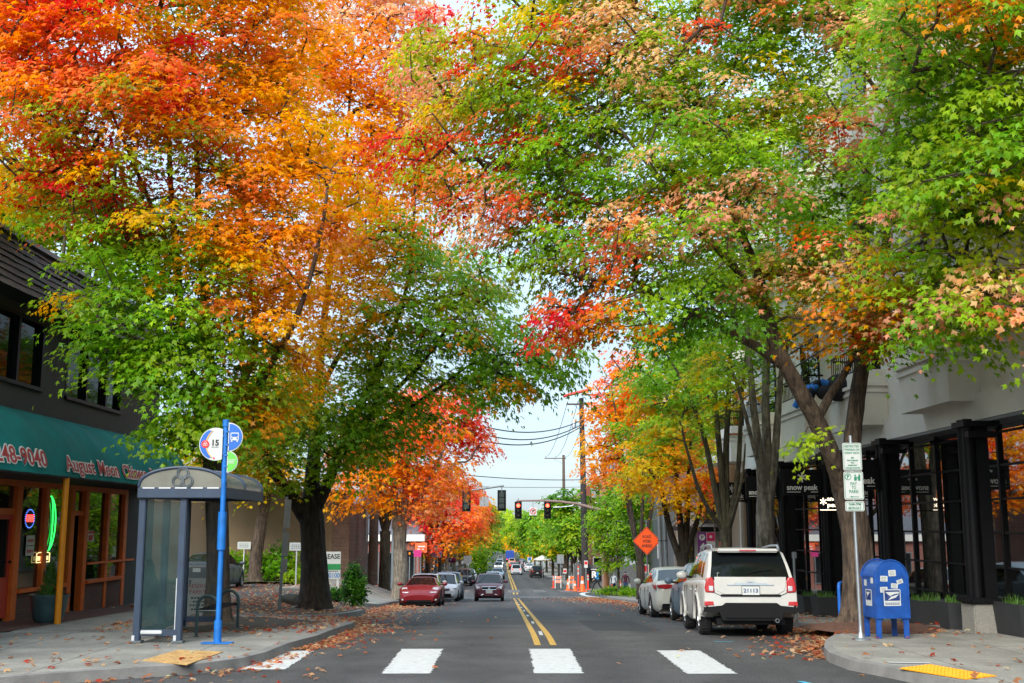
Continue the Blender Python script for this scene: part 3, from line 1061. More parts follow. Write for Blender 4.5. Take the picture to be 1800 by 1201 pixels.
nb_ = thing("beige_building", "beige building with a dark rod-hung canopy beyond the office block", "building", (9, 45, road_z(50)))
zz = road_z(55)
b = MB()
b.box((9.1, YE + .15, zz - 2), (24, 74, 4.6), M_stucco_tan)
L(b, "wall", nb_)
M_beige = mat("beige_render", (.30, .26, .21), rough=.85, var=.1, scale=1)
b = MB()
b.box((9.02, YE + .2, zz - 2), (9.095, 60, 3.0), M_beige)
L(b, "beige_facing", nb_)
b = MB()
b.box((7.9, 46, 1.72), (9.0, 57, 1.9), M_black)
c_ = L(b, "canopy", nb_)
b = MB()
for y in (47, 49.5, 52, 54.5, 56.5):
 b.tube([(7.98, y, 1.85), (9.04, y, 2.75)], .018, M_black, n=6)
L(b, "tie_rods", c_)
b = MB()
b.box((9.0, 61, -.8), (9.09, 73, 3.6), M_greymetal)
L(b, "louvre_panel", nb_)
for y in (45.5, 50, 54.5):
 f = L(MB().box((8.97, y, -.9), (9.018, y + 2.4, 1.4), M_black), "window", nb_)
 L(MB().box((8.95, y + .1, -.8), (8.968, y + 2.3, 1.3), M_glassdark), "pane", f)
L(MB().box((8.96, 43.5, -1.2), (9.0, 43.62, 3.4), M_white), "downpipe", nb_)
f = L(MB().box((8.9, 46.5, 2.1), (9.0, 52, 4.3), M_black), "window", nb_)
L(MB().box((8.86, 46.6, 2.2), (8.895, 51.9, 4.2), M_glassdark), "pane", f)
mb_ = thing("grey_block_building", "grey modern block with slatted dark front above the green street trees", "building", (10.9, 104, road_z(104)))
z0 = road_z(110)
M_greywall = mat("grey_cladding", (.30, .31, .33), rough=.6, var=.1, scale=.4)
b = MB()
b.box((10.9, 104, z0 - 2), (26, 124, z0 + 13.2), M_greywall)
L(b, "wall", mb_)
M_slat = mat("dark_cladding", (.045, .048, .045), rough=.6, var=.3, scale=2)
b = MB()
b.box((10.82, 104.6, z0), (10.89, 124, z0 + 12.6), M_slat)
for i in range(40):
 y = 104.8 + i * .48
 b.box((10.76, y, z0 + .3), (10.815, y + .1, z0 + 12.2), M_slat)
L(b, "slat_screen", mb_)
for fl in range(4):
 for i in range(5):
  y = 105.5 + i * 3.6
  f = L(MB().box((10.70, y, z0 + 1.0 + fl * 3.0), (10.755, y + 1.5, z0 + 2.9 + fl * 3.0), M_greywall), "window", mb_)
  L(MB().box((10.66, y + .1, z0 + 1.1 + fl * 3.0), (10.695, y + 1.4, z0 + 2.8 + fl * 3.0), M_glassdark), "pane", f)
for fl in range(4):
 f = L(MB().box((14.2, 103.93, z0 + 1 + fl * 3), (17.5, 103.99, z0 + 3 + fl * 3), M_black), "window", mb_)
 L(MB().box((14.3, 103.9, z0 + 1.1 + fl * 3), (17.4, 103.925, z0 + 2.9 + fl * 3), M_glassdark), "pane", f)
rbk = thing("brick_building", "red brick building with cream trim behind the dark utility pole", "building", (9.6, 128, road_z(128)))
z0 = road_z(130)
b = MB()
b.box((9.2, 128, z0 - 2), (24, 150, z0 + 9.5), M_brick_rx)
L(b, "wall", rbk)
M_tile = mat("terracotta_tile", (.32, .2, .13), rough=.85, var=.2)
b = MB()
b.box((9.0, 127.8, z0 + 9.5), (24.2, 150.2, z0 + 10.1), M_tile)
L(b, "cornice", rbk)
for i in range(4):
 x = 9.9 + i * 3.2
 for fl in range(3):
  f = L(MB().box((x, 127.93, z0 + .7 + fl * 3), (x + 1.5, 127.99, z0 + 2.9 + fl * 3), M_cream), "window", rbk)
  L(MB().box((x + .12, 127.9, z0 + .8 + fl * 3), (x + 1.38, 127.925, z0 + 2.8 + fl * 3), M_glassdark), "pane", f)
for i in range(6):
 y = 129.2 + i * 3.4
 for fl in range(3):
  f = L(MB().box((9.13, y, z0 + .7 + fl * 3), (9.19, y + 1.5, z0 + 2.9 + fl * 3), M_cream), "window", rbk)
  L(MB().box((9.1, y + .12, z0 + .8 + fl * 3), (9.125, y + 1.38, z0 + 2.8 + fl * 3), M_glassdark), "pane", f)
for y0, y1, h, lab, col in ((152, 185, 7.5, "pale shop row under the green trees on the right", (.3, .28, .25)),
       (187, 260, 9.0, "brown block far down the right side of the street", (.16, .11, .08))):
 shop_row(y0, y1, h, lab, col, 10.2, 1)
# ---------------------------------------------------------------- street furniture and signs
def top(X, Y):
 """height of the walking surface"""
 return g(X, Y) + KERB
M_navy = mat("navy_paint", (.028, .048, .085), rough=.5, var=.2, scale=4)
M_peel = mat("peeling_white", (.6, .6, .6), rough=.8, var=.1)
M_acryl = mat("smoky_acrylic", (.19, .185, .15), rough=.25, var=.2, scale=2, alpha=1.0)
M_shelterglass = mat("scratched_glass", (.03, .065, .065), rough=.1, var=.4, scale=3, trans=.0, alpha=.42, spec=.5)
# ---- bus shelter
SX0, SX1, SY0, SY1 = -5.88, -4.50, 18.6, 21.35
zs = KERB
t = thing("bus_shelter", "navy framed glass bus shelter with a barrel roof on the left pavement", "bus shelter", (-5.25, 20, 0))
zt = 2.42
fr = MB()
for x, y in ((SX0 + .05, SY0 + .06), (-5.17, SY0 + .06), (SX0 + .05, SY1 - .06), (-5.17, SY1 - .06), (SX0 + .05, 19.97)):
 fr.box((x - .055, y - .055, zs + .02), (x + .055, y + .055, zt), M_navy, bev=.012)
 fr.box((x - .09, y - .09, zs), (x + .09, y + .09, zs + .03), M_greymetal)
 fr.box((x - .065, y - .065, zs + .03), (x - .02, y - .03, zs + .11), M_peel)
for y in (SY0 + .06, SY1 - .06):
 fr.box((SX0 + .1, y - .03, zs + .10), (-5.22, y + .03, zs + .20), M_navy)
fr.box((SX0 + .02, SY0 + .1, zs + .1), (SX0 + .08, SY1 - .1, zs + .2), M_navy)
fr.box((SX0 + .12, SY0 - .002, zs + .13), (-5.42, SY0 + .028, zs + .19), M_peel, bev=.01)
fr.box((-5.225, SY0 - .004, zs + .2), (-5.213, SY0 + .02, zs + 1.0), M_peel)
L(fr, "frame", t)
gl = MB()
gl.box((SX0 + .1, SY0 + .05, zs + .2), (-5.22, SY0 + .062, zt - .02), M_shelterglass)
L(gl, "glass_panel", t)
gl = MB()
gl.box((SX0 + .1, SY1 - .07, zs + .2), (-5.22, SY1 - .058, zt - .02), M_shelterglass)
L(gl, "glass_panel", t)
gl = MB()
gl.box((SX0 + .045, SY0 + .12, zs + .2), (SX0 + .057, SY1 - .12, zt - .02), M_shelterglass)
L(gl, "glass_panel", t)
fa = MB()
fa.box((SX0 - .02, SY0 - .06, zt), (SX1 + .03, SY0 + .02, zt + .17), M_navy, bev=.01)
fa.box((SX0 - .02, SY1 - .02, zt), (SX1 + .03, SY1 + .06, zt + .17), M_navy, bev=.01)
fa.box((SX0 - .02, SY0 + .02, zt), (SX0 + .05, SY1 - .02, zt + .17), M_navy)
fa.box((SX1 - .04, SY0 + .02, zt), (SX1 + .03, SY1 - .02, zt + .17), M_navy)
for q in range(5):
 fa.box((SX0 + .06 + q * .26, SY0 - .064, zt + .15), (SX0 + .25 + q * .26, SY0 - .055, zt + .172), M_peel)
L(fa, "fascia", t)
ro = MB()
w2, cx = (SX1 - SX0) / 2 + .01, (SX0 + SX1) / 2
arc = [(cx + w2 * math.cos(math.pi - math.pi * i / 24), zt + .17 + .31 * math.sin(math.pi * i / 24) ** .85) for i in range(25)]
vs = [(x, SY0 - .03, z) for x, z in arc] + [(x, SY1 + .03, z) for x, z in arc]
ro.add(vs, [(i, i + 1, 26 + i, 25 + i) for i in range(24)], M_acryl)
ro.add([(x, SY0 - .03, z) for x, z in arc], [tuple(range(24, -1, -1))], M_acryl)
ro.add([(x, SY1 + .03, z) for x, z in arc], [tuple(range(25))], M_acryl)
roo = L(ro, "roof", t, smooth=40)
for y in (SY0 - .03, 19.97, SY1 + .03):
 L(MB().tube([(x, y, z + .012) for x, z in arc], .026, M_navy, n=8), "roof_hoop", roo)
lg = MB()
for k in range(3):
 a = R(90 + 120 * k)
 px, pz = cx + .085 * math.cos(a), zt + .315 + .085 * math.sin(a)
 for rr_ in (.095, .07):
  lg.tube([(px + rr_ * math.cos(R(15 * i)), SY0 - .045, pz + rr_ * math.sin(R(15 * i))) for i in range(25)], .009, M_greymetal, n=6)
L(lg, "knot_emblem", roo)
# ---- hooped bench beside the shelter
M_teal = mat("teal_enamel", (.014, .036, .038), rough=.4, var=.2)
t = thing("hoop_bench", "dark bench with two arched tube hoops inside the bus shelter", "bench", (-4.95, 20.3, zs))
for y in (-.75, .75):
 b = MB()
 pts = [(-.17, y, .02), (-.17, y, .5)] + [(-.17 + .17 * (1 - math.cos(math.pi * i / 10)), y, .5 + .17 * math.sin(math.pi * i / 10)) for i in range(1, 10)] + [(.17, y, .5), (.17, y, .02)]
 b.tube(pts, .026, M_teal, n=10)
 b.tube([(-.17, y, .42), (.17, y, .42)], .02, M_teal, n=8)
 for x in (-.17, .17):
  b.lathe([(.05, 0), (.05, .012), (.001, .014)], M_teal, n=12, mtx=Matrix.Translation((x, y, 0)))
 b.build("hoop", t)
b = MB()
for k in range(4):
 b.box((-.15 + k * .08, -.75, .43), (-.09 + k * .08, .75, .46), M_blackmat, bev=.008)
b.build("seat", t)
# ---- blue bus stop pole
M_blue = mat("bus_stop_blue", (.008, .15, .50), rough=.5, var=.22, scale=7)
M_bluesign = mat("sign_blue", (.012, .12, .48), rough=.4, var=.05)
M_greensign = mat("sign_lime", (.12, .52, .06), rough=.45, var=.05)
px, py = xat(383, 18.5, zs), 18.5
t = thing("bus_stop_pole", "tall blue bus stop pole with round white, blue and green signs", "bus stop", (px, py, zs))
tiltx = .0
b = MB()
P = lambda z: (tiltx * z / 3.5, 0, z)
b.tube([P(0), P(3.5)], .042, M_blue, n=14)
b.tube([P(3.42), P(3.53)], .055, M_blue, n=14)
b.tube([P(1.45), P(2.05)], .068, M_blue, n=14)
b.tube([P(0), P(.35)], .062, M_blue, n=14)
b.box((-.24, -.1, 0), (.24, .1, .014), M_blue)
b.build("pole", t)
cx_, cz_ = P(3.1)[0], 3.13
b = MB()
rr_ = .265
seg = [(x, y) for x, y in circle(rr_, 48, R(66), R(294))]
b.prism(seg, .012, M_signwhite, TM((cx_ - .14, -.05, cz_), *FRONT))
s1 = b.build("route_disc", t)
b = MB()
outer = [(math.cos(R(a)) * rr_ * .95, math.sin(R(a)) * rr_ * .95) for a in range(118, 245, 6)]
inner = [(-.19 + .065 * math.cos(R(v)) + .0, rr_ * .82 * math.sin(R(v))) for v in range(-85, 86, 10)]
mid = [(-rr_ * .62 + .10 * (abs(k) / 9) ** 2 * 1.0, -rr_ * .82 * k / 9) for k in range(-9, 10)]
b.prism(outer + [(x, y) for x, y in reversed(mid)], .004, M_bluesign, TM((cx_ - .14, -.064, cz_), *FRONT))
M_ochre = mat("ochre", (.65, .38, .1), rough=.5, var=0)
band = [(x, y) for x, y in mid] + [(x + .02, y) for x, y in reversed(mid)]
b.prism(band, .005, M_ochre, TM((cx_ - .14, -.065, cz_), *FRONT))
b.prism(circle(.062, 24, cx=-.165), .006, M_text_red if False else mat("badge_red", (.75, .02, .02), var=0), TM((cx_ - .14, -.068, cz_), *FRONT))
for k in range(3):
 a = R(90 + 120 * k)
 qx, qz = cx_ - .14 - .165 + .018 * math.cos(a), cz_ + .018 * math.sin(a)
 b.tube([(qx + .02 * math.cos(R(30 * i)), -.075, qz + .02 * math.sin(R(30 * i))) for i in range(13)], .004, M_white, n=5)
b.text("15", .13, M_text_black, TM((cx_ - .15, -.067, cz_ - .02), *FRONT), ext=.003, bold=.003)
for q in range(5):
 b.box((cx_ - .20 + q * .023, -.068, cz_ - .055), (cx_ - .187 + q * .023, -.064, cz_ - .04), M_greymetal)
b.prism(circle(.014, 12, cx=-.02, cy=-.225), .005, mat("badge_red", (.75, .02, .02)), TM((cx_ - .14, -.066, cz_), *FRONT))
b.build("route_marking", s1, smooth=0)
c2x, c2z = P(3.24)[0] + .055, 3.245
b = MB()
b.prism(circle(.235, 40, R(-90), R(90)), .010, M_signwhite, TM((c2x, -.04, c2z), *FRONT))
b.prism(circle(.215, 40, R(-88), R(88)), .004, M_bluesign, TM((c2x + .008, -.052, c2z), *FRONT))
s2 = b.build("bus_disc", t)
b = MB()
bx = c2x + .105
b.prism(rrect(.135, .125, .02), .004, M_signwhite, TM((bx, -.057, c2z + .01), *FRONT))
b.prism(rrect(.105, .05, .008), .003, M_bluesign, TM((bx, -.062, c2z + .03), *FRONT))
for x in (-.045, .045):
 b.prism(circle(.012, 12), .003, M_bluesign, TM((bx + x, -.062, c2z - .02), *FRONT))
 b.prism(rrect(.026, .03, .004), .004, M_signwhite, TM((bx + x, -.057, c2z - .062), *FRONT))
b.build("bus_symbol", s2, smooth=0)
c3x, c3z = P(2.85)[0] + .05, 2.85
b = MB()
b.prism(circle(.175, 36, R(-90), R(90)), .010, M_signwhite, TM((c3x, -.04, c3z), *FRONT))
b.prism(circle(.158, 36, R(-88), R(88)), .004, M_greensign, TM((c3x + .008, -.052, c3z), *FRONT))
for k, w in ((.02, .12), (-.005, .1), (-.03, .1)):
 b.box((c3x + .02, -.06, c3z + k), (c3x + .02 + w, -.055, c3z + k + .011), M_signwhite)
b.build("green_disc", t)
b = MB()
for zz, s in ((3.33, 1), (3.12, 1), (2.95, 1), (2.77, 1), (3.26, -1), (2.98, -1)):
 b.box((P(zz)[0] + min(0, s * .075), -.05, zz - .012), (P(zz)[0] + max(0, s * .075), .03, zz + .012), M_blue)
b.build("clamp", t)
# ---- mailbox
M_usblue = mat("postal_blue", (.008, .065, .29), rough=.45, var=.35, scale=6, coat=.1)
mx_, my_ = xat(1561, 19.6, KERB), 19.6
t = thing("mailbox", "blue street mailbox with an arched top and white stickers on the right corner", "mailbox", (mx_, my_, top(mx_, my_)), R(8))
w, dpt, leg, h = .58, .50, .33, 1.27     # width seen, depth behind, leg height, full height
prof = [(-w / 2, leg), (w / 2, leg), (w / 2, h - w / 2)] + [(w / 2 * math.cos(R(9 * i)), h - w / 2 + w / 2 * math.sin(R(9 * i))) for i in range(1, 20)] + [(-w / 2, h - w / 2)]
b = MB()
b.prism(prof, dpt, M_usblue, TM((0, dpt / 2, 0), *FRONT), z0=0)
bo = b.build("body", t, smooth=30, bevel=.008)
b = MB()
rim = [(x * 1.03, (y - .75) * 1.02 + .755) for x, y in prof[1:]]
b.tube([(x, -dpt / 2, y) for x, y in rim] , .012, M_usblue, n=6)
b.tube([(x, dpt / 2, y) for x, y in rim], .012, M_usblue, n=6)
b.box((-w / 2 - .006, -dpt / 2 - .01, leg), (w / 2 + .006, -dpt / 2 + .006, leg + .05), M_usblue)
b.build("rim", bo)
for x in (-1, 1):
 for y in (-1, 1):
  b = MB()
  X0 = x * (w / 2 - .045)
  Y0 = y * (dpt / 2 - .035)
  b.box((X0 - .045, Y0 - .02, 0), (X0 + .045, Y0 + .02, leg + .02), M_usblue, bev=.008)
  b.prism([(-x * .045, 0), (-x * .09, .0), (-x * .045, -.09)] if x > 0 else [(.045, 0), (.045, -.09), (.09, 0)], .02, M_usblue, TM((X0, Y0 + .01, leg + .01), *FRONT))
  b.build("leg", t)
yf = -dpt / 2
b = MB()
b.prism(rrect(.30, .27, .008), .003, M_signwhite, TM((.0, yf - .002, .67), *FRONT))
b.prism(rrect(.27, .17, .004), .002, mat("postal_ink", (.01, .03, .15), var=0), TM((0, yf - .0055, .705), *FRONT))
b.prism([(-.12, .055), (.115, .06), (.125, .035), (.03, .02), (-.03, -.005), (-.125, -.06), (-.04, -.01), (-.09, .03)], .002, M_signwhite, TM((0, yf - .008, .705), *FRONT))
b.prism([(-.02, -.02), (.12, .02), (.06, -.035), (-.08, -.075)], .002, M_signwhite, TM((0, yf - .008, .705), *FRONT))
for k in (.575, .555):
 for q in range(8):
  b.box((-.125 + q * .032, yf - .006, k), (-.10 + q * .032, yf - .004, k + .012), mat("postal_ink", (.01, .03, .15)))
b.build("eagle_plate", bo, smooth=0)
b = MB()
for (x, z, ww, hh, a) in ((.02, 1.07, .13, .10, 3), (-.13, .98, .13, .09, -3), (.15, .93, .11, .07, 18), (.05, .86, .12, .08, -5), (-.14, .80, .13, .09, 2)):
 m = TM((x, yf - .002, z), *FRONT) @ Matrix.Rotation(R(a), 4, 'Z')
 b.prism(rrect(ww, hh, .004), .002, M_signwhite, m)
 for q in range(3):
  b.box((-ww * .35, -hh * .3 + q * hh * .25, .002), (ww * .3, -hh * .3 + q * hh * .25 + .006, .0035), M_greymetal, mtx=m)
b.build("sticker", bo, smooth=0)
b = MB()
xl = -w / 2
b.prism(rrect(.22, .27, .008), .003, M_signwhite, TM((xl - .002, 0, .66), *WEST))
b.prism(rrect(.18, .16, .004), .002, mat("postal_ink", (.01, .03, .15)), TM((xl - .0055, 0, .70), *WEST))
b.prism([(-.08, .05), (.08, .055), (.02, .02), (-.08, -.06), (-.03, -.01), (-.06, .03)], .002, M_signwhite, TM((xl - .008, 0, .70), *WEST))
for y, z in ((-.14, .95), (.1, .9)):
 b.prism(rrect(.09, .10, .004), .002, M_signwhite, TM((xl - .002, y, z), *WEST))
b.box((xl - .012, -.2, 1.0), (xl + .002, .2, 1.02), M_usblue)
b.build("side_plate", bo, smooth=0)
# ---- parking sign pole
px, py = xat(1515, 19.1, KERB), 19.1
t = thing("parking_sign_pole", "thin steel pole with three white and green parking signs beside the mailbox", "parking sign", (px, py, top(px, py)))
b = MB()
b.tube([(0, 0, 0), (-.02, 0, 3.34)], .03, M_steel, n=12)
b.lathe([(.15, 0), (.15, .02), (.07, .045), (.05, .09), (.034, .13), (.034, .3)], M_steel, n=20)
b.build("pole", t)
def street_plate(z, w, h, lines, name):
 x = -.02 * z / 3.42
 bb = MB()
 m = TM((x, -.042, z), *FRONT)
 bb.prism(rrect(w, h, .03), .004, M_signwhite, m)
 o = bb.build(name, t)
 bb = MB()
 ring = rrect(w - .03, h - .03, .024)
 bb.tube([(x + u, -.048, z + v) for u, v in ring + ring[:1]], .0035, M_signgreen, n=4)
 for txt, size, dz, width in lines:
  bb.text(txt, size, M_signgreen, TM((x, -.047, z + dz), *FRONT), ext=.002, bold=.0012, width=width)
 bb.build("lettering", o, smooth=0)
 return o, x
street_plate(2.985, .315, .46, (("RESTRICTED", .05, .155, .245), ("PARKING ON", .05, .10, .245), ("EVENT DAYS", .05, .045, .245), ("SEE", .032, -.03, .05),
                               ("PROVISION", .032, -.075, .18), ("FOR", .032, -.115, .05), ("GAME DAY", .032, -.155, .16), ("HOURS & RATES", .032, -.198, .24)), "event_plate")
o, x = street_plate(2.505, .325, .465, (("PAY", .075, .005, .11), ("TO", .075, -.06, .075), ("PARK", .075, -.125, .16)), "pay_plate")
b = MB()
z = 2.505
b.tube([(x - .09 + .05 * math.cos(R(15 * i)), -.048, z + .145 + .05 * math.sin(R(15 * i))) for i in range(25)], .006, M_signgreen, n=5)
b.text("P", .085, M_signgreen, TM((x - .09, -.047, z + .116), *FRONT), ext=.002, bold=.003)
b.prism(circle(.015, 12), .003, M_signgreen, TM((x + .03, -.046, z + .17), *FRONT))
b.prism([(.012, .08), (.048, .08), (.06, .115), (.05, .15), (.012, .15)], .003, M_signgreen, TM((x, -.046, z), *FRONT))
b.prism([(.075, .08), (.115, .08), (.115, .185), (.085, .185), (.085, .15), (.06, .14), (.06, .125), (.075, .125)], .003, M_signgreen, TM((x, -.046, z), *FRONT))
b.prism([(-.06, -.19), (.08, -.19), (.08, -.181), (-.03, -.181), (-.03, -.168), (-.075, -.186), (-.03, -.204), (-.03, -.199)], .003, M_signgreen, TM((x, -.046, z), *FRONT))
b.build("print", o, smooth=0)
street_plate(2.165, .32, .165, (("9AM-7PM", .06, .012, .2), ("MON-SAT", .06, -.052, .21)), "hours_plate")
# ---- blue hoop rack
M_rack = mat("rack_blue", (.012, .12, .50), rough=.4, var=.12)
px, py = xat(1485, 22.6, 0), 22.6
t = thing("bike_rack", "bright blue hoop bike rack at the kerb behind the parking sign", "bike rack", (px, py, top(px, py)), R(62))
b = MB()
hw, hh = .32, .84
pts = [(-hw, 0, 0), (-hw, 0, hh - .1)] + [(-hw + .1 - .1 * math.cos(R(18 * i)), 0, hh - .1 + .1 * math.sin(R(18 * i))) for i in range(1, 6)]
pts += [(hw - .1 + .1 * math.sin(R(18 * i)), 0, hh - .1 + .1 * math.cos(R(18 * i))) for i in range(0, 6)] + [(hw, 0, 0)]
b.tube(pts, .032, M_rack, n=10)
b.build("hoop", t)
b = MB()
b.box((-hw, -.02, .2), (hw, .02, .29), M_rack)
b.prism(rrect(.06, .05, .01), .004, M_signwhite, TM((0, -.024, .245), *FRONT))
b.build("cross_bar", t)
t2 = MB()
t2.lathe([(.037, 0), (.037, .14)], M_signwhite, n=10)
o = t2.build("white_band", t)
o.location = (hw, 0, .5)
# ---- thin meter post beside the white SUV
px, py = xat(1401, 25.5, 0), 25.5
t = thing("slim_post", "slim dark signpost at the kerb just right of the white SUV", "post", (px, py, top(px, py)))
MB().tube([(0, 0, 0), (-.01, 0, 1.5)], .028, M_greymetal, n=10).build("post", t)
MB().box((-.05, -.02, 1.36), (.05, .02, 1.5), M_greymetal, bev=.01).build("cap", t)
# ---- planters
M_planter = mat("charcoal_planter", (.028, .03, .032), rough=.7, var=.2)
M_grassblade = mat("blade_green", (.07, .17, .015), rough=.6, var=.4, scale=30)
def blades(n, rx, ry, h, rr, z0=0.0, mb=None, spread=.5):
 mb = mb or MB()
 for i in range(n):
  a = rr.uniform(0, 6.28)
  q = math.sqrt(rr.random())
  x, y = rx * q * math.cos(a), ry * q * math.sin(a)
  if rx > .3:
   x, y = rr.uniform(-rx, rx), rr.uniform(-ry, ry)
  hh = h * rr.uniform(.5, 1.1)
  d = rr.uniform(0, 6.28)
  ln = rr.uniform(.2, spread) * hh
  w = .008 + .01 * rr.random()
  c, s_ = math.cos(d), math.sin(d)
  pts = []
  for k in range(4):
   u = k / 3
   px_, py_ = x + c * ln * u * u, y + s_ * ln * u * u
   ww = w * (1 - u) + .001
   pts += [(px_ - s_ * ww, py_ + c * ww, z0 + hh * u * (1 - .25 * u)), (px_ + s_ * ww, py_ - c * ww, z0 + hh * u * (1 - .25 * u))]
  mb.add(pts, [(0, 1, 3, 2), (2, 3, 5, 4), (4, 5, 7, 6)], M_grassblade)
 return mb
rr = random.Random(5)
for (X, Y, wx, wy, h, lab) in ((8.98, 20.05, .34, .62, .55, "wide charcoal planter of grass right of the near plinth"),
                               (8.5, 21.85, .26, .3, .5, "small charcoal planter between the near plinth and the mailbox"),
                               (8.75, 24.0, .36, .55, .5, "charcoal planter half hidden behind the blue mailbox"),
                               (8.1, 29.2, .3, .38, .5, "charcoal planter left of the second plinth behind the SUV"),
                               (8.3, 31.4, .3, .38, .5, "farthest charcoal planter seen past the SUV roof rail")):
 t = thing("planter", lab, "planter", (X, Y, top(X, Y)), R(0), "charcoal planters along the shopfront")
 b = MB()
 k = .82
 vs = [(sx * wx * k, sy * wy * k, 0) for sx, sy in ((-1, -1), (1, -1), (1, 1), (-1, 1))] + [(sx * wx, sy * wy, h) for sx, sy in ((-1, -1), (1, -1), (1, 1), (-1, 1))]
 vs += [(sx * (wx - .03), sy * (wy - .03), h) for sx, sy in ((-1, -1), (1, -1), (1, 1), (-1, 1))] + [(sx * (wx - .04), sy * (wy - .04), h - .07) for sx, sy in ((-1, -1), (1, -1), (1, 1), (-1, 1))]
 b.add(vs, [(3, 2, 1, 0)] + [(i, (i + 1) % 4, 4 + (i + 1) % 4, 4 + i) for i in range(4)] + [(4 + i, 4 + (i + 1) % 4, 8 + (i + 1) % 4, 8 + i) for i in range(4)] +
          [(8 + i, 8 + (i + 1) % 4, 12 + (i + 1) % 4, 12 + i) for i in range(4)], M_planter)
 b.add(vs[12:], [(0, 1, 2, 3)], M_soil)
 b.build("pot", t)
 blades(95, wx - .08, wy - .08, .27, rr, h - .07).build("plant", t, smooth=0)
M_pot = mat("teal_glaze", (.045, .095, .095), rough=.35, var=.25, scale=4, coat=.4)
for (X, Y, lab, sc) in ((-9.0, 23.15, "teal glazed pot with a small conifer behind the orange post", 1.0),
      (-9.25, 30.4, "dark teal pot with a plant at the far end of the shopfront", .9)):
 t = thing("plant_pot", lab, "plant pot", (X, Y, top(X, Y)))
 pr = [(.22, 0), (.29, .08), (.34, .3), (.36, .46), (.385, .5), (.385, .55), (.35, .55), (.33, .48)]
 MB().lathe([(r * sc, z * sc) for r, z in pr] + [(.001, .47 * sc)], M_pot, n=32).build("pot", t, smooth=50)
 M_con = mat("conifer_green", (.06, .16, .015), rough=.8, var=.4, scale=20)
 b = MB()
 for i in range(520):
  u = rr.random()
  z = .48 + .62 * u
  rad = (.24 * (1 - u) ** .7 + .03) * math.sqrt(rr.random())
  a = rr.uniform(0, 6.28)
  x, y = rad * math.cos(a), rad * math.sin(a)
  d = Vector((math.cos(a) * .5, math.sin(a) * .5, 1)).normalized()
  s_ = Vector((-math.sin(a), math.cos(a), 0)) * .018
  p = Vector((x, y, z))
  b.add([p - s_, p + s_, p + d * .11], [(0, 1, 2)], M_con)
 b.build("plant", t, smooth=0)
# ---- grey post with plates seen edge-on, by the lot entrance
px, py = xat(490, 30.5, 0), 30.5
px = xat(491, 30.5, g(-6, 30.5) + .2)
t = thing("edge_on_signpost", "leaning grey steel signpost with plates seen edge-on beside the big dark trunk", "signpost", (px, py, top(px, py)))
b = MB()
b.box((-.035, -.03, 0), (.035, .03, 3.0), M_greymetal)
o = b.build("post", t)
o.rotation_euler = (0, R(2.2), 0)
for z, h in ((2.55, .75), (1.75, .6), (1.2, .35)):
 b = MB()
 b.box((.05, -.2, z - h / 2), (.062, .2, z + h / 2), M_steel)
 o = b.build("sign_plate", t)
 o.rotation_euler = (0, R(2.2), R(-12))
# ---- boulder by the trunk
def rock(name, label, loc, r, seed=1):
 bm = bmesh.new()
 bmesh.ops.create_icosphere(bm, subdivisions=3, radius=1)
 q = random.Random(seed)
 ph = [Vector((q.uniform(-9, 9), q.uniform(-9, 9), q.uniform(-9, 9))) for _ in range(2)]
 from mathutils import noise
 for v in bm.verts:
  k = 1 + .35 * noise.noise(v.co * 1.3 + ph[0]) + .12 * noise.noise(v.co * 4 + ph[1])
  v.co = Vector((v.co.x * r[0] * k, v.co.y * r[1] * k, v.co.z * r[2] * k))
 b = MB()
 b.bm(bm, mat("rock_grey", (.09, .08, .065), rough=.9, var=.3, scale=5, bump=.6, bscale=20))
 bm.free()
 o = b.build(name, loc=loc, smooth=60)
 tag(o, label, "boulder")
 return o
rock("boulder", "rounded dark boulder lying left of the big trunk base", (xat(512, 34.6, g(-6.3, 34.6)), 34.6, g(-6.3, 34.6) + .22), (.42, .4, .3))
# ---- sandwich board behind the shelter
px, py = xat(352, 26.2, 0), 26.2
t = thing("sandwich_board", "white reserved parking board propped against the trunk behind the shelter", "parking board", (px, py, top(px, py)))
m = TM((0, 0, .42), (1, 0, 0), Vector((0, .2, 1)))
b = MB()
b.prism(rrect(.62, .84, .02), .02, M_signwhite, m)
o = b.build("panel", t)
b = MB()
b.text("RESERVED", .13, M_text_red, m @ Matrix.Translation((0, .2, .021)), width=.56, ext=.002)
b.text("PARKING", .13, M_text_red, m @ Matrix.Translation((0, .07, .021)), width=.5, ext=.002)
for k, wd in ((-.02, .4), (-.1, .3), (-.18, .44), (-.27, .36)):
 q = -wd / 2
 while q < wd / 2:
  b.box((q, k - .02, .02), (q + .045, k + .015, .024), M_text_black, mtx=m)
  q += .065
b.build("lettering", o, smooth=0)
MB().tube([(-.25, .0, .8), (-.25, .35, 0)], .015, M_greymetal).tube([(.25, .0, .8), (.25, .35, 0)], .015, M_greymetal).build("prop_leg", t)
# ---- lot signs
for pxx, Y, z_px, lab in ((430, 54.5, 959, "small white parking notice on a post beside the grey parked sedan"),
                          (522, 50.0, 961, "small white parking notice half hidden by the big dark trunk")):
 X = xat(pxx, Y, 1)
 zc = at(pxx, z_px, Y).z
 t = thing("lot_notice", lab, "notice", (X, Y, g(X, Y)), group="white notices in the parking lot")
 h = zc - g(X, Y)
 MB().tube([(0, 0.03, 0), (0, 0.03, h + .1)], .03, M_white, n=8).build("post", t)
 b = MB()
 b.prism(rrect(.62, .34, .02), .012, M_signwhite, TM((0, 0, h), *FRONT))
 for k in (.07, 0, -.07):
  for q in range(5):
   b.box((-.22 + q * .09, -.016, h + k - .015), (-.16 + q * .09, -.013, h + k + .015), M_greymetal)
 b.build("plate", t, smooth=0)
Y = 45.5
t0 = at(572, 970, Y)
t1 = at(598, 1018, Y)
zl = g(t1.x, Y)
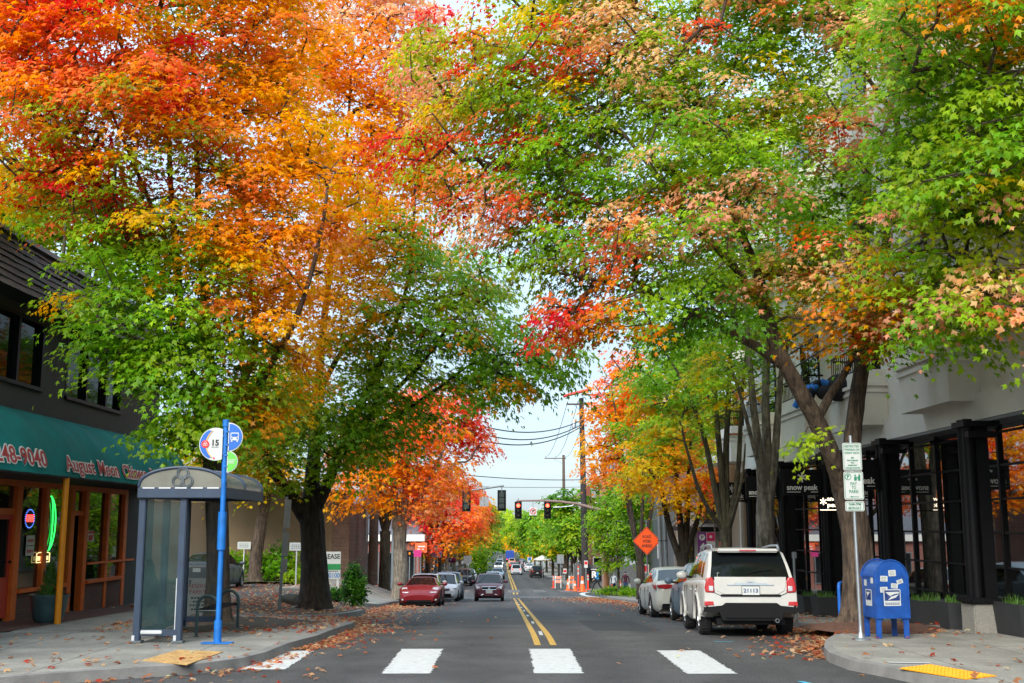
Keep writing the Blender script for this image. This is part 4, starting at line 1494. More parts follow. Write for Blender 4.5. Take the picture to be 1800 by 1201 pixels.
t = thing("lease_sign", "white and green lease sign standing right of the big dark trunk", "lease sign", (t1.x - .6, Y, zl))
b = MB()
for x in (-.5, .5):
 b.box((x - .045, .02, 0), (x + .045, .1, t0.z - zl), M_white)
b.build("post", t)
b = MB()
h0, h1 = t1.z - zl, t0.z - zl
b.box((-.6, 0, h0), (.6, .018, h1), M_signwhite)
bo = b.build("board", t)
b = MB()
b.text("FOR LEASE", .26, M_text_black, TM((.02, -.003, h1 - .27), *FRONT), width=1.1, ext=.003, bold=.006)
b.box((-.6, -.006, h0 + .35), (.6, -.001, h0 + .58), mat("lease_green", (.01, .22, .06), var=.05))
b.text("-0100", .26, mat("lease_blue", (.03, .16, .42), var=0), TM((.33, -.003, h0 + .05), *FRONT), width=.5, ext=.003, bold=.004)
for q in range(6):
 b.box((.05 + q * .08, -.004, h0 + .27), (.11 + q * .08, -.001, h0 + .32), M_greymetal)
b.build("lettering", bo, smooth=0)
# ---- ROAD WORK AHEAD
Y = 54.0
c = at(1137, 951, Y)
zg = top(c.x, Y)
t = thing("road_work_sign", "orange diamond ROAD WORK AHEAD sign on a post before the green trees", "road sign", (c.x, Y, zg))
b = MB()
b.tube([(0, .05, 0), (0, .05, c.z - zg + 1.0)], .035, M_greymetal, n=8)
b.build("post", t)
hz = c.z - zg
M_ro = mat("sign_orange", (.95, .10, .012), rough=.5, var=.05)
M_ro.node_tree.nodes["Principled BSDF"].inputs["Emission Color"].default_value = (1, .1, .01, 1)
b = MB()
m = TM((0, 0, hz), *FRONT) @ Matrix.Rotation(R(45), 4, 'Z')
b.prism(rrect(.93, .93, .06), .012, M_ro, m)
bo = b.build("diamond", t)
b = MB()
ring = rrect(.87, .87, .05)
b.tube([m @ Vector((x, y, .016)) for x, y in ring + ring[:1]], .008, M_text_black, n=4)
for txt, dz, w in (("ROAD", .13, .40), ("WORK", -.08, .40), ("AHEAD", -.29, .50)):
 b.text(txt, .19, M_text_black, TM((0, -.014, hz + dz), *FRONT), width=w, ext=.003, bold=.004)
b.build("lettering", bo, smooth=0)
# ---- purple parking zone sign
Y = 40.0
c0, c1 = at(1227, 936, Y), at(1259, 975, Y)
zg = top(c0.x, Y)
t = thing("zone_sign", "purple and red parking zone 4 sign above the white SUV roof", "parking sign", (c1.x - .02, Y, zg))
b = MB()
b.tube([(0, .03, 0), (0, .03, c0.z - zg + .3)], .03, M_rust if 'M_rust' in globals() else M_wood_pole, n=8)
b.build("post", t)
w = c1.x - c0.x
z0, z1 = c1.z - zg, c0.z - zg
M_purple = mat("sign_purple", (.13, .015, .14), rough=.5, var=.05)
M_mag = mat("sign_crimson", (.5, .01, .10), rough=.5, var=.05)
b = MB()
b.box((-w, 0, z0), (-w / 2 - .005, .012, z1), M_purple)
b.box((-w / 2 + .005, 0, z0 + .2), (0.0, .012, z1), M_signwhite)
bo = b.build("plate", t)
b = MB()
b.prism(circle(.105, 24), .004, M_signwhite, TM((-w * .74, -.001, z1 - .17), *FRONT))
b.text("P", .17, M_purple, TM((-w * .74, -.006, z1 - .23), *FRONT), ext=.002, bold=.006)
b.text("4", .30, M_signwhite, TM((-w * .74, -.003, z0 + .17), *FRONT), ext=.002, bold=.012)
b.box((-w / 2 + .015, -.004, z1 - .3), (-.01, -.001, z1 - .01), M_mag)
b.prism(circle(.05, 16), .003, M_signwhite, TM((-w * .25, -.005, z1 - .15), *FRONT))
for k in (.24, .29):
 for q in range(4):
  b.box((-w / 2 + .04 + q * .055, -.004, z0 + k), (-w / 2 + .08 + q * .055, -.001, z0 + k + .03), M_mag)
for q in range(3):
 b.box((-w * .9 + q * .06, -.004, z0 + .06), (-w * .9 + .04 + q * .06, -.001, z0 + .09), M_signwhite)
b.build("print", bo, smooth=0)
# ---- shop blade signs: black board, six-armed snowflake and lettering
def blade_sign(k, lab):
 Y = COLY[k] - .0
 t = thing("blade_sign", lab, "shop sign", (7.88, Y, 3.1), group="black shop signs along the front")
 b = MB()
 b.box((-.5, -.03, -.335), (.5, .03, .335), M_black)
 bo = b.build("board", t)
 for sgn, fr_, yy in ((1, FRONT, -.031), (-1, BACK, .031)):
  b = MB()
  for a in range(3):
   m = TM((0, yy, .13), *fr_) @ Matrix.Rotation(R(60 * a + 30), 4, 'Z')
   b.box((-.115, -.016, 0), (.115, .016, .004), M_text_white, mtx=m)
   for e in (-1, 1):
    b.box((e * .115 - .016, -.024, 0), (e * .115 + .006, .024, .0045), M_text_white, mtx=m)
  b.text("snow peak", .2, M_text_white, TM((0, yy, -.2), *fr_), width=.82, ext=.002, bold=.005)
  b.box((-.41, yy - .002, -.265), (-.05, yy + .002, -.25), M_text_white)
  b.box((.22, yy - .002, -.265), (.41, yy + .002, -.25), M_text_white)
  b.build("lettering", bo, smooth=0)
 b = MB()
 b.tube([(.45, 0, .36), (.9, 0, .36)], .02, M_black)
 b.tube([(.45, 0, -.36), (.9, 0, -.36)], .02, M_black)
 b.build("bracket", t)
blade_sign(2, "black shop sign half hidden behind the parking signs and forked trunk")
blade_sign(3, "black shop sign with white snowflake fully visible right of the pale trunk")
blade_sign(4, "black shop sign edge peeking out right of the pale birch-like trunk")
blade_sign(5, "farthest black shop sign seen between the two grey trunks")
t = thing("lit_shop_sign", "small glowing white tube sign by the shop door behind the leaning trunk", "lit sign", (7.95, 27.9, 2.55))
b = MB()
for a in range(3):
 m = TM((-.17, -.02, .0), *FRONT) @ Matrix.Rotation(R(60 * a + 30), 4, 'Z')
 b.box((-.085, -.01, 0), (.085, .01, .012), M_neon_white, mtx=m)
b.text("snow", .15, M_neon_white, TM((.1, -.02, .02), *FRONT), width=.34, ext=.005)
b.text("peak", .15, M_neon_white, TM((.1, -.02, -.13), *FRONT), width=.34, ext=.005)
b.box((-.25, -.012, -.21), (.28, .0, -.195), M_neon_white)
b.build("glow_tube", t, smooth=0)
b = MB()
b.box((-.27, 0, -.24), (.3, .02, -.225), M_black)
b.tube([(.25, .01, -.22), (.7, .01, -.22)], .015, M_black)
b.build("bracket", t)
# ---------------------------------------------------------------- junction: poles, masts, signals, wires
M_rust = mat("rusty_can", (.22, .055, .03), rough=.7, var=.3, scale=6)
def pole(name, label, X, Y, ztop, r0, r1, material, extras=None, zbase=None, lean=0.0):
 z0 = g(X, Y) + (KERB if zbase is None else zbase)
 t = thing(name, label, "utility pole", (X, Y, z0))
 h = ztop - z0
 b = MB()
 b.tube([(lean * h * k / 8, 0, h * k / 8) for k in range(9)], [r0 + (r1 - r0) * k / 8 for k in range(9)], material, n=14)
 b.build("pole", t)
 return t, h
def crossarm(t, z, w0, w1, ins=3, y=0.0):
 b = MB()
 b.box((w0, y - .16, z - .07), (w1, y - .04, z + .07), M_wood_pole)
 b.tube([(0, y - .12, z - .9), (w0 * .55, y - .12, z - .05)], .02, M_greymetal, n=6)
 o = b.build("crossarm", t)
 b = MB()
 pts = []
 for k in range(ins):
  x = w0 + .1 + (w1 - w0 - .2) * k / max(1, ins - 1)
  b.lathe([(.03, .07), (.05, .1), (.03, .14), (.05, .17), (.02, .24)], M_greymetal, n=8, mtx=Matrix.Translation((x, y - .1, z)))
  pts.append(Vector((x, y - .1, z + .24)) + t.location)
 b.build("insulator", o)
 return pts
PL, hL = pole("utility_pole", "brown wooden pole with a grey conduit in front of the orange maple", xat(658, 61, 3), 61, at(658, 640, 61).z, .26, .2, M_wood_pole)
b = MB()
b.tube([(-.36, -.2, 2.2), (-.36, -.2, hL)], .085, M_steel, n=10)
for z in (2.6, 4.2, 5.8, 7.4):
 b.box((-.46, -.22, z), (0, -.12, z + .06), M_greymetal)
b.build("conduit", PL)
P2, h2 = pole("utility_pole", "tall dark utility pole at the junction carrying the cable bundle", xat(1029, 98, -2), 98, at(1024, 700, 98).z, .3, .2, mat("dark_pole", (.03, .025, .025), rough=.9, var=.3, scale=5), lean=-.012)
za = at(1024, 711, 98).z - P2.location.z
arm_pts = crossarm(P2, za, -1.5, .5, 3)
arm_pts2 = crossarm(P2, at(1024, 654, 98).z - P2.location.z - 2.0, -.2, 1.4, 2)
b = MB()
zc = at(1012, 745, 98).z - P2.location.z
b.lathe([(.001, .8), (.16, .76), (.2, .7), (.2, .05), (.16, 0), (.001, 0)], M_steel, n=14, mtx=Matrix.Translation((-.85, 0, zc - .4)))
b.box((-.7, -.04, zc + .1), (-.2, .04, zc + .2), M_greymetal)
b.build("transformer", P2)
b = MB()
z1 = at(1012, 884, 98).z - P2.location.z
b.tube([(-.1, 0, z1), (-.5, 0, z1 - .02), (-1.2, -.0, z1 - .28), (-2.0, 0, z1 - .36)], .04, M_steel, n=8)
la = b.build("lamp_arm", P2)
b = MB()
b.lathe([(.001, 0), (.08, .02), (.13, .3), (.12, .55), (.05, .75), (.001, .78)], M_white, n=12, axis='X', mtx=Matrix.Translation((-2.7, 0, z1 - .38)) @ Matrix.Scale(.55, 4, (0, 0, 1)))
b.build("lamp_head", la)
P3, h3 = pole("utility_pole", "distant utility pole with a crossarm left of the dark one", xat(992, 180, -4), 180, at(992, 800, 180).z, .3, .2, M_wood_pole)
far_pts = crossarm(P3, at(975, 806, 180).z - P3.location.z, -3.0, .4, 3)
b = MB()
b.lathe([(.001, 1.0), (.25, .95), (.25, .05), (.001, 0)], M_steel, n=12, mtx=Matrix.Translation((-.2, -.3, at(985, 876, 180).z - P3.location.z)))
b.build("transformer", P3)
P4, h4 = pole("utility_pole", "orange-brown wooden pole with rusty lamp cans at the near junction corner", xat(1067, 80, -2), 80, at(1060, 800, 80).z, .21, .17, M_wood_orange, lean=-.015)
b = MB()
zc = at(1041, 852, 80).z - P4.location.z
b.lathe([(.001, 1.25), (.17, 1.2), (.17, .3), (.12, .2), (.001, .2)], M_rust, n=14, mtx=Matrix.Translation((-.85, 0, zc + .1)))
b.tube([(-.85, 0, zc + .3), (-.85, 0, zc - .35), (-.1, 0, zc - .35)], .03, M_rust)
b.box((-1.0, -.15, zc - .9), (-.72, .15, zc - .45), M_steel)
b.box((-1.35, -.1, zc - .75), (-1.1, .1, zc - .1), M_rust)
b.build("lamp_can", P4)
def signal_head(loc, facing, lit, label):
 """three lenses, visors, housing and backplate; facing 1 = towards the camera"""
 t = thing("traffic_signal", label, "traffic signal", loc)
 if facing < 0:
  t.rotation_euler = (0, 0, math.pi)
 b = MB()
 b.box((-.30, .10, -.72), (.30, .125, .72), M_blackmat)
 b.build("backplate", t)
 b = MB()
 for k in range(3):
  z = .38 - .38 * k
  b.box((-.18, -.02, z - .18), (.18, .28, z + .18), mat("signal_green", (.012, .025, .022), rough=.6, var=.15) if facing < 0 else M_blackmat, bev=.03)
 b.build("housing", t)
 for k in range(3):
  z = .38 - .38 * k
  mm = M_red_lit if (k == 0 and lit) else M_lens_off
  b = MB()
  b.lathe([(.001, .05), (.10, .035), (.145, 0)], mm, n=20, axis='Y', mtx=Matrix.Translation((0, -.03, z)))
  o = b.build("lens", t, smooth=60)
  b = MB()
  ring = circle(.16, 18, R(-35), R(215))
  vs = [(x, -.03, z + y) for x, y in ring] + [(x * 1.0, -.25 + .09 * (1 - (y + .1) / .26), z + y) for x, y in ring]
  n = len(ring)
  b.add(vs, [(i, i + 1, n + i + 1, n + i) for i in range(n - 1)], M_blackmat)
  b.build("visor", o, smooth=60)
 b = MB()
 b.tube([(0, .12, .55), (0, .12, 1.0)], .03, M_greymetal)
 b.build("hanger", t)
 return t
Ys = 96.5
sA, sB = at(911, 897, Ys), at(962.5, 897, Ys)
signal_head(sA, 1, True, "red lit traffic signal on the left end of the curved mast arm")
signal_head(sB, 1, True, "red lit traffic signal on the mast arm right of the no-turn sign")
Yb = 80
sC, sD = at(820, 881, Yb), at(882, 880, Yb)
signal_head(sC, -1, False, "dark traffic signal seen from behind, left of the blank sign back")
signal_head(sD, -1, False, "dark traffic signal seen from behind, right of the blank sign back")
mastbase = Vector((xat(1062, Ys, -4), Ys + .15, 0))
mastbase.z = top(mastbase.x, Ys)
t = thing("signal_mast", "brown curved signal mast arm reaching over the junction from the right", "signal mast", mastbase)
b = MB()
za = at(1040, 893, Ys).z - mastbase.z
b.tube([(0, 0, 0), (0, 0, za + .6)], [.16, .13], mat("mast_brown", (.2, .13, .11), rough=.6, var=.2), n=12)
b.build("mast", t)
b = MB()
pts = []
for px_, py_ in ((1062, 897), (1040, 893), (1015, 886), (985, 882), (950, 880), (908, 880.5)):
 q = at(px_, py_, Ys + .15) - mastbase
 pts.append(q)
b.tube(pts, [.15, .14, .12, .11, .09, .07], mat("mast_brown", (.2, .13, .11)), n=10)
b.build("mast_arm", t)
c = at(937, 899, Ys)
t = thing("no_turn_sign", "white square no-right-turn sign hanging between the red signals", "road sign", c)
b = MB()
b.prism(rrect(.62, .66, .04), .01, M_signwhite, TM((0, 0, 0), *FRONT))
bo = b.build("plate", t)
b = MB()
M_signred = mat("sign_red", (.6, .01, .02), rough=.5, var=.04)
b.prism([(-.09, -.17), (-.03, -.17), (-.03, .03), (.05, .03), (.05, -.03), (.17, .07), (.05, .17), (.05, .10), (-.09, .10)], .004, M_text_black, TM((0, -.011, 0), *FRONT))
b.tube([(.23 * math.cos(R(15 * i)), -.02, .23 * math.sin(R(15 * i))) for i in range(25)], .03, M_signred, n=6)
b.tube([(-.16, -.02, .16), (.16, -.02, -.16)], .025, M_signred, n=6)
b.build("print", bo, smooth=0)
MB().tube([(0, .02, .3), (0, .1, .95)], .02, M_greymetal).build("hanger", t)
lb = Vector((-7.6, Yb + .15, 0))
lb.z = g(lb.x, Yb) + KERB
t = thing("signal_mast", "straight grey signal mast arm coming out of the orange maples on the left", "signal mast", lb)
zz = at(845, 861, Yb + .15).z - lb.z
e = at(886, 854, Yb + .15) - lb
b = MB()
b.tube([(0, 0, 0), (0, 0, zz - .4)], [.17, .14], M_greymetal, n=12)
b.build("mast", t)
b = MB()
b.tube([(0, 0, zz - .8), e], [.12, .06], M_greymetal, n=10)
b.build("mast_arm", t)
c = at(851, 882, Yb)
t = thing("blank_sign_back", "pale square sign back hanging between the two dark signals", "road sign", c)
MB().prism(rrect(.62, .66, .04), .01, M_steel, TM((0, 0, 0), *FRONT)).build("plate", t)
MB().box((-.02, -.02, -.33), (.02, -.001, .33), M_greymetal).tube([(0, 0, .3), (0, .1, .9)], .02, M_greymetal).build("brace", t)
def wire(label, a, c, sag, r=.018, n=24, name="overhead_wire", material=None):
 a, c = Vector(a), Vector(c)
 b = MB()
 b.tube([a.lerp(c, k / n) - Vector((0, 0, sag * 4 * (k / n) * (1 - k / n))) for k in range(n + 1)], r, material or M_wire, n=5)
 o = b.build(name)
 tag(o, label, "wire", "overhead wires")
 return o
for k, (p, q) in enumerate(zip(arm_pts, far_pts)):
 wire(("left", "middle", "right")[k] + " power line between the dark pole and the distant pole's crossarm", p, q, 1.2, .025)
hub = at(1026, 737, 98)
for k, (dz, s) in enumerate(((0, 2.0), (-.35, 2.2), (-.5, 2.35))):
 q = PL.location + Vector((0, 0, hL - .6 - .35 * k))
 wire(("highest", "middle", "lowest")[k] + " cable of the thick bundle from the left pole to the dark pole", q, hub + Vector((0, 0, dz)), s, .045)
wire("thin span wire crossing the sky just above the signals", at(640, 812, 62), at(1066, 842, 80), .4, .025)
wire("thin wire from the left trees to the grey block", at(560, 840, 70), at(1062, 855, 100), .3, .018)
p4t = P4.location + Vector((-.1, 0, h4 - .3))
for k in range(3):
 a = p4t - Vector((0, 0, .45 * k))
 c = Vector((7.55, 4, 7.0 + .5 - .38 * k))
 wire(("upper", "middle", "lower")[k] + " cable along the right pavement through the forked tree", a, c, .5, .022 if k else .035, n=40)
wire("pale cable drooping past the grey block to the beige building", P4.location + Vector((0, 0, h4 * .55)), (8.9, 62, 2.5), .35, .02, material=M_steel)
wire("lower pale cable drooping to the beige building", P4.location + Vector((0, 0, h4 * .48)), (8.9, 66, 1.2), .3, .02, material=M_steel)
b = MB()
b.tube([at(990, 697, 97), at(1012, 691, 97), at(1040, 684, 97)], .13, mat("line_cover_red", (.65, .03, .03), rough=.5, var=.1), n=10)
tag(b.build("line_cover"), "red insulating cover sleeve on the overhead line by the orange tree", "line cover")
# ---- small signs and fixtures around the junction
def simple_sign(name, label, px_, py_, Y, w, h, col, marks=(), post=True, cat="sign", group=None, base=KERB, back=False):
 c = at(px_, py_, Y)
 z0 = g(c.x, Y) + base
 t = thing(name, label, cat, (c.x, Y, z0), group=group)
 hz = c.z - z0
 if post:
  MB().tube([(0, .03, 0), (0, .03, hz + h / 2)], .035, M_steel, n=8).build("post", t)
 b = MB()
 b.prism(rrect(w, h, .03), .012, col, TM((0, 0, hz), *FRONT))
 bo = b.build("plate", t)
 if marks:
  b = MB()
  for (x, z, ww, hh, mm) in marks:
   b.box((x - ww / 2, -.018, hz + z - hh / 2), (x + ww / 2, -.013, hz + z + hh / 2), mm)
  b.build("marks", bo, smooth=0)
 return t
simple_sign("lot_entrance_sign", "white and blue arrow sign on a post among the left maples", 769, 971, 100, .72, .85, M_signwhite,
   ((0, -.2, .66, .38, M_bluesign), (-.02, -.25, .4, .07, M_signwhite), (0, .1, .5, .06, M_greymetal), (0, .25, .4, .06, M_greymetal)))
simple_sign("zone_sign", "small purple and pink zone sign among the far left trunks", 795, 985, 118, .7, .5, M_purple, ((.18, 0, .3, .48, M_mag), (-.15, .08, .16, .2, M_signwhite), (.18, -.1, .22, .2, M_signwhite)))
simple_sign("diamond_sign_back", "grey diamond sign back facing away among the far left parked cars", 822, 984, 112, .75, .75, M_steel, cat="road sign")
o = [c_ for c_ in C if c_.name.startswith("plate")][-1]
b_ = o
b_.rotation_euler = (0, 0, 0)
simple_sign("shop_board", "orange shop board on the brick front beyond the side street", 740, 963, 96.4, 1.0, .8, mat("board_orange", (.8, .12, .03), var=.05), ((.05, .1, .6, .1, M_signwhite), (0, -.12, .6, .1, M_signwhite)), cat="shop sign")
simple_sign("shop_board", "magenta shop board left of the orange one", 747 - 13, 973, 95.6, .62, .55, mat("board_magenta", (.45, .01, .14), var=.05), cat="shop sign")
simple_sign("crossing_lamp", "black pedestrian signal box beside the pale left trunk", 720, 973, 79, .45, .42, M_black, ((0, 0, .12, .16, M_amber),), cat="pedestrian signal")
simple_sign("stop_plate", "narrow red and white plate on a post right of the wooden pole", 672, 962, 74, .22, .75, M_signwhite, ((0, .2, .2, .3, M_signred),), cat="road sign")
simple_sign("speed_sign", "pale rectangular road sign back beside the far right trunks", 985, 983, 104, .6, .8, M_steel, cat="road sign")
simple_sign("no_parking_sign", "small white and pink temporary no parking sign at the fence end", 993, 1004, 102, .3, .42, M_signwhite, ((0, 0, .24, .2, M_signred),), cat="parking sign")
simple_sign("no_parking_sign", "white and red temporary sign strapped to the dark pole", 1030, 992, 97.4, .3, .6, M_signwhite, ((0, .1, .24, .25, M_signred),), cat="parking sign")
simple_sign("no_parking_sign", "white and red temporary sign right of the orange-brown pole", 1071 + 3, 1004, 79, .34, .75, M_signwhite, ((0, .2, .28, .3, M_signred), (0, -.2, .26, .2, M_steel)), cat="parking sign")
simple_sign("no_parking_sign", "pink and white temporary sign below the diamond sign", 1135, 1000, 60, .32, .45, M_signwhite, ((0, 0, .26, .3, M_signred),), cat="parking sign")
simple_sign("pole_notice", "pale narrow notice beside the grey pipes left of the dark trunk", 1159, 965, 56, .2, .95, M_signwhite, ((0, .2, .12, .3, M_steel),), cat="notice")
simple_sign("umbrella_sign", "blue and white parking sign far down by the cafe umbrella", 931, 984, 190, .7, .9, M_signwhite, ((0, .1, .5, .4, M_bluesign),), cat="parking sign")
for px_, lab in ((1163, "slender grey pipe standing left of its twin before the beige building"), (1172, "slender grey pipe standing right of its twin before the beige building")):
 X = xat(px_, 50, 1)
 b = MB()
 b.tube([(X, 50, top(X, 50)), (X - .08, 50, top(X, 50) + 4.2)], .09, M_steel, n=10)
 for z in (1.2, 2.6):
  b.lathe([(.105, 0), (.105, .06)], M_greymetal, n=10, mtx=Matrix.Translation((X - .02 * z, 50, top(X, 50) + z)))
 tag(b.build("pipe"), lab, "pipe")
M_cone = mat("cone_orange", (.95, .13, .02), rough=.5, var=.06)
def cone(px_, Y, h, label, grp):
 X = xat(px_, Y, road_z(Y))
 z = top(X, Y) if X > 6.5 else g(X, Y)
 t = thing("traffic_cone", label, "traffic cone", (X, Y, z), group=grp)
 b = MB()
 b.lathe([(h * .27, .03), (h * .2, .05), (h * .06, h), (.001, h)], M_cone, n=16)
 b.box((-h * .3, -h * .3, 0), (h * .3, h * .3, .03), M_black if h < .8 else M_cone)
 b.build("body", t)
 b = MB()
 b.lathe([(h * .135, h * .52), (h * .105, h * .70)], M_signwhite, n=16)
 b.build("band", t)
def tube_post(px_, Y, h, label):
 X = xat(px_, Y, road_z(Y))
 t = thing("tube_delineator", label, "delineator", (X, Y, top(X, Y)), group="orange and white tube delineators")
 b = MB()
 b.lathe([(.2, 0), (.2, .04), (.07, .06), (.055, h), (.001, h)], mat("tube_red", (.85, .05, .02), rough=.5, var=.05), n=14)
 b.build("tube", t)
 b = MB()
 b.lathe([(.062, h * .62), (.062, h * .74)], M_signwhite, n=14)
 b.lathe([(.061, h * .82), (.061, h * .92)], M_signwhite, n=14)
 b.build("band", t)
grp = "orange cones by the fenced works"
cone(1024, 95.2, 1.25, "tallest orange cone standing in front of the fence", grp)
cone(1011, 97, .85, "orange cone left of the tallest one by the fence", grp)
cone(999, 99, .95, "orange cone at the left end of the fence", grp)
cone(1076, 84, .7, "orange cone behind the orange-brown pole", grp)
cone(1090, 92, .8, "orange cone between the two walkers' backs", grp)
tube_post(973, 101, 1.05, "tube delineator farthest left by the striped barricade")
tube_post(1034, 95.0, 1.25, "tube delineator at the foot of the dark pole")
tube_post(1017, 98.2, 1.9, "tall tube delineator upright against the grey fence")
def barricade(px_, Y, label, w=.75):
 X = xat(px_, Y, road_z(Y))
 t = thing("barricade", label, "barricade", (X, Y, top(X, Y)), group="white and orange barricades")
 b = MB()
 for x in (-w / 2, w / 2):
  b.tube([(x, -.2, 0), (x, 0, 1.05), (x, .2, 0)], .025, M_white, n=6)
 b.build("leg", t)
 b = MB()
 for z in (.45, .8):
  b.box((-w / 2, -.06, z), (w / 2, -.03, z + .22), M_white)
  for q in range(4):
   x = -w / 2 + .05 + q * w / 4
   b.prism([(x, 0), (x + .08, 0), (x + .14, .22), (x + .06, .22)], .004, M_cone, TM((0, -.061, z), *FRONT))
 b.build("board", t)
barricade(981, 100, "striped barricade left of the fence beside the tube delineator", .5)
barricade(1004, 98.5, "striped barricade between cones before the grey fence", .34)
fz = road_z(99) + KERB
t = thing("construction_fence", "grey mesh construction fence with a dark banner at the far right corner", "fence", (7.5, 98, fz))
M_mesh = mat("fence_mesh", (.085, .09, .09), rough=.8, var=.3, scale=6)
pts = [(6.1, 100.4), (7.2, 98.6), (9.3, 98.4), (11.5, 98.4), (14, 98.4), (17, 98.4)]
b = MB()
for (x0, y0), (x1, y1) in zip(pts, pts[1:]):
 b.add([(x0, y0, fz), (x1, y1, fz), (x1, y1, fz + 2.0), (x0, y0, fz + 2.0), (x0, y0 + .02, fz), (x1, y1 + .02, fz), (x1, y1 + .02, fz + 2.0), (x0, y0 + .02, fz + 2.0)],
          [(0, 1, 2, 3), (7, 6, 5, 4), (3, 2, 6, 7)], M_mesh)
L(b, "mesh_panel", t)
for x, y in pts:
 L(MB().tube([(x, y - .03, fz - .1), (x, y - .03, fz + 2.05)], .035, M_steel), "fence_post", t)
b = MB()
x0, x1 = xat(1036, 98.3, 0), xat(1056, 98.3, 0)
b.box((x0, 98.28, fz + .75), (x1, 98.3, fz + 1.75), M_black)
bo = L(b, "banner", t)
b = MB()
b.text("R", .75, M_text_white, TM((x0 + .38, 98.275, fz + .95), *FRONT), ext=.003, bold=.03)
b.box((x0 + .1, 98.27, fz + 1.58), (x1 - .1, 98.277, fz + 1.68), M_signwhite)
L(b, "lettering", bo, smooth=0)
X = xat(953.5, 150, road_z(150))
t = thing("cafe_umbrella", "white market umbrella on the right pavement beyond the junction", "umbrella", (X, 150, top(X, 150)))
MB().tube([(0, 0, 0), (0, 0, 2.9)], .035, M_steel).build("pole", t)
b = MB()
b.lathe([(.001, 2.95), (.4, 2.78), (.8, 2.6), (1.12, 2.45), (1.13, 2.32)], M_white, n=8)
b.build("canopy", t, smooth=0)
c = at(1437, 672, 27.6)
M_spb = mat("spider_black", (.012, .013, .018), rough=.9, var=.3, scale=20, bump=.6)
M_spc = mat("spider_blue", (.02, .16, .55), rough=.85, var=.25, scale=12, bump=.4)
XBAL = 8.2
sp = Vector((XBAL, 27.8, at(1437, 690, 27.8).z))
t = thing("spider_decoration", "giant plush black and blue spider clinging to the balcony railing", "spider decoration", sp)
def blob(b, c_, r, m_, seed=0, n=2):
 from mathutils import noise
 bm = bmesh.new()
 bmesh.ops.create_icosphere(bm, subdivisions=3, radius=1)
 for v in bm.verts:
  k = 1 + .08 * noise.noise(v.co * 3 + Vector((seed, 0, 0)))
  v.co = Vector((v.co.x * r[0] * k + c_[0], v.co.y * r[1] * k + c_[1], v.co.z * r[2] * k + c_[2]))
 b.bm(bm, m_)
 bm.free()
b = MB()
blob(b, (.12, .05, .12), (.42, .45, .34), M_spb, 1)
blob(b, (-.3, -.1, .0), (.24, .26, .2), M_spb, 2)
b.build("body", t, smooth=80)
rr = random.Random(2)
for k, (a, ln) in enumerate(((200, 1.0), (215, 1.25), (232, 1.1), (160, .9), (20, .8), (340, .9), (320, .8), (60, .7))):
 d = Vector((math.cos(R(a)), .35 * math.sin(R(a * 2)), .0))
 dn = Vector((0, 0, -.4)) if k < 3 else Vector((0, 0, -.25))
 p = [Vector((-.1 + .1 * (k % 3), -.25 + .07 * k, .1)), Vector((-.1, -.25 + .07 * k, .25)) + d * .35 * ln, d * .75 * ln + Vector((0, -.2 + .07 * k, .05)), d * .95 * ln + dn * .7 * ln + Vector((0, -.2 + .07 * k, 0))]
 fine = []
 for i in range(3):
  for q in range(4):
   fine.append(p[i].lerp(p[i + 1], q / 4))
 fine.append(p[3])
 b = MB()
 for i in range(len(fine) - 1):
  b.tube([fine[i], fine[i + 1]], [.085, .08], M_spc if (i // 2) % 2 else M_spb, n=10)
 b.build("leg", t, smooth=60)
# ---------------------------------------------------------------- vehicles
def lerp_tab(tab, t):
 return float(np.interp(t, [a for a, _ in tab], [b for _, b in tab]))
def wheel(parent, x, y, r, w, detail=True):
 s = 1 if x > 0 else -1
 b = MB()
 b.lathe([(r * .62, -w / 2), (r * .9, -w / 2), (r * .985, -w * .36), (r, -w * .1), (r, w * .1), (r * .985, w * .36), (r * .9, w / 2), (r * .62, w / 2)], M_rubber, n=28, axis='X')
 if detail:
  for k in range(28):
   a = 2 * math.pi * k / 28
   b.box((-w * .33, -.008, r - .006), (w * .33, .008, r + .004), M_rubber, mtx=Matrix.Rotation(a, 4, 'X'))
 wo = b.build("wheel", parent, loc=(x, y, r))
 b = MB()
 b.lathe([(r * .64, -s * w * .3), (r * .64, s * w * .42), (r * .60, s * w * .44), (r * .57, s * w * .30), (.001, s * w * .26)], M_rim if detail else M_rim, n=24, axis='X')
 for k in range(5):
  m = Matrix.Rotation(2 * math.pi * k / 5, 4, 'X')
  for q in (-1, 1):
   b.box((min(s * w * .26, s * w * .43), q * .035 - .016, .04), (max(s * w * .26, s * w * .43), q * .035 + .016, r * .6), M_rim, mtx=m)
 b.lathe([(.06, s * w * .26), (.06, s * w * .44), (.001, s * w * .45)], M_rim, n=14, axis='X')
 b.build("rim", wo)
 return wo
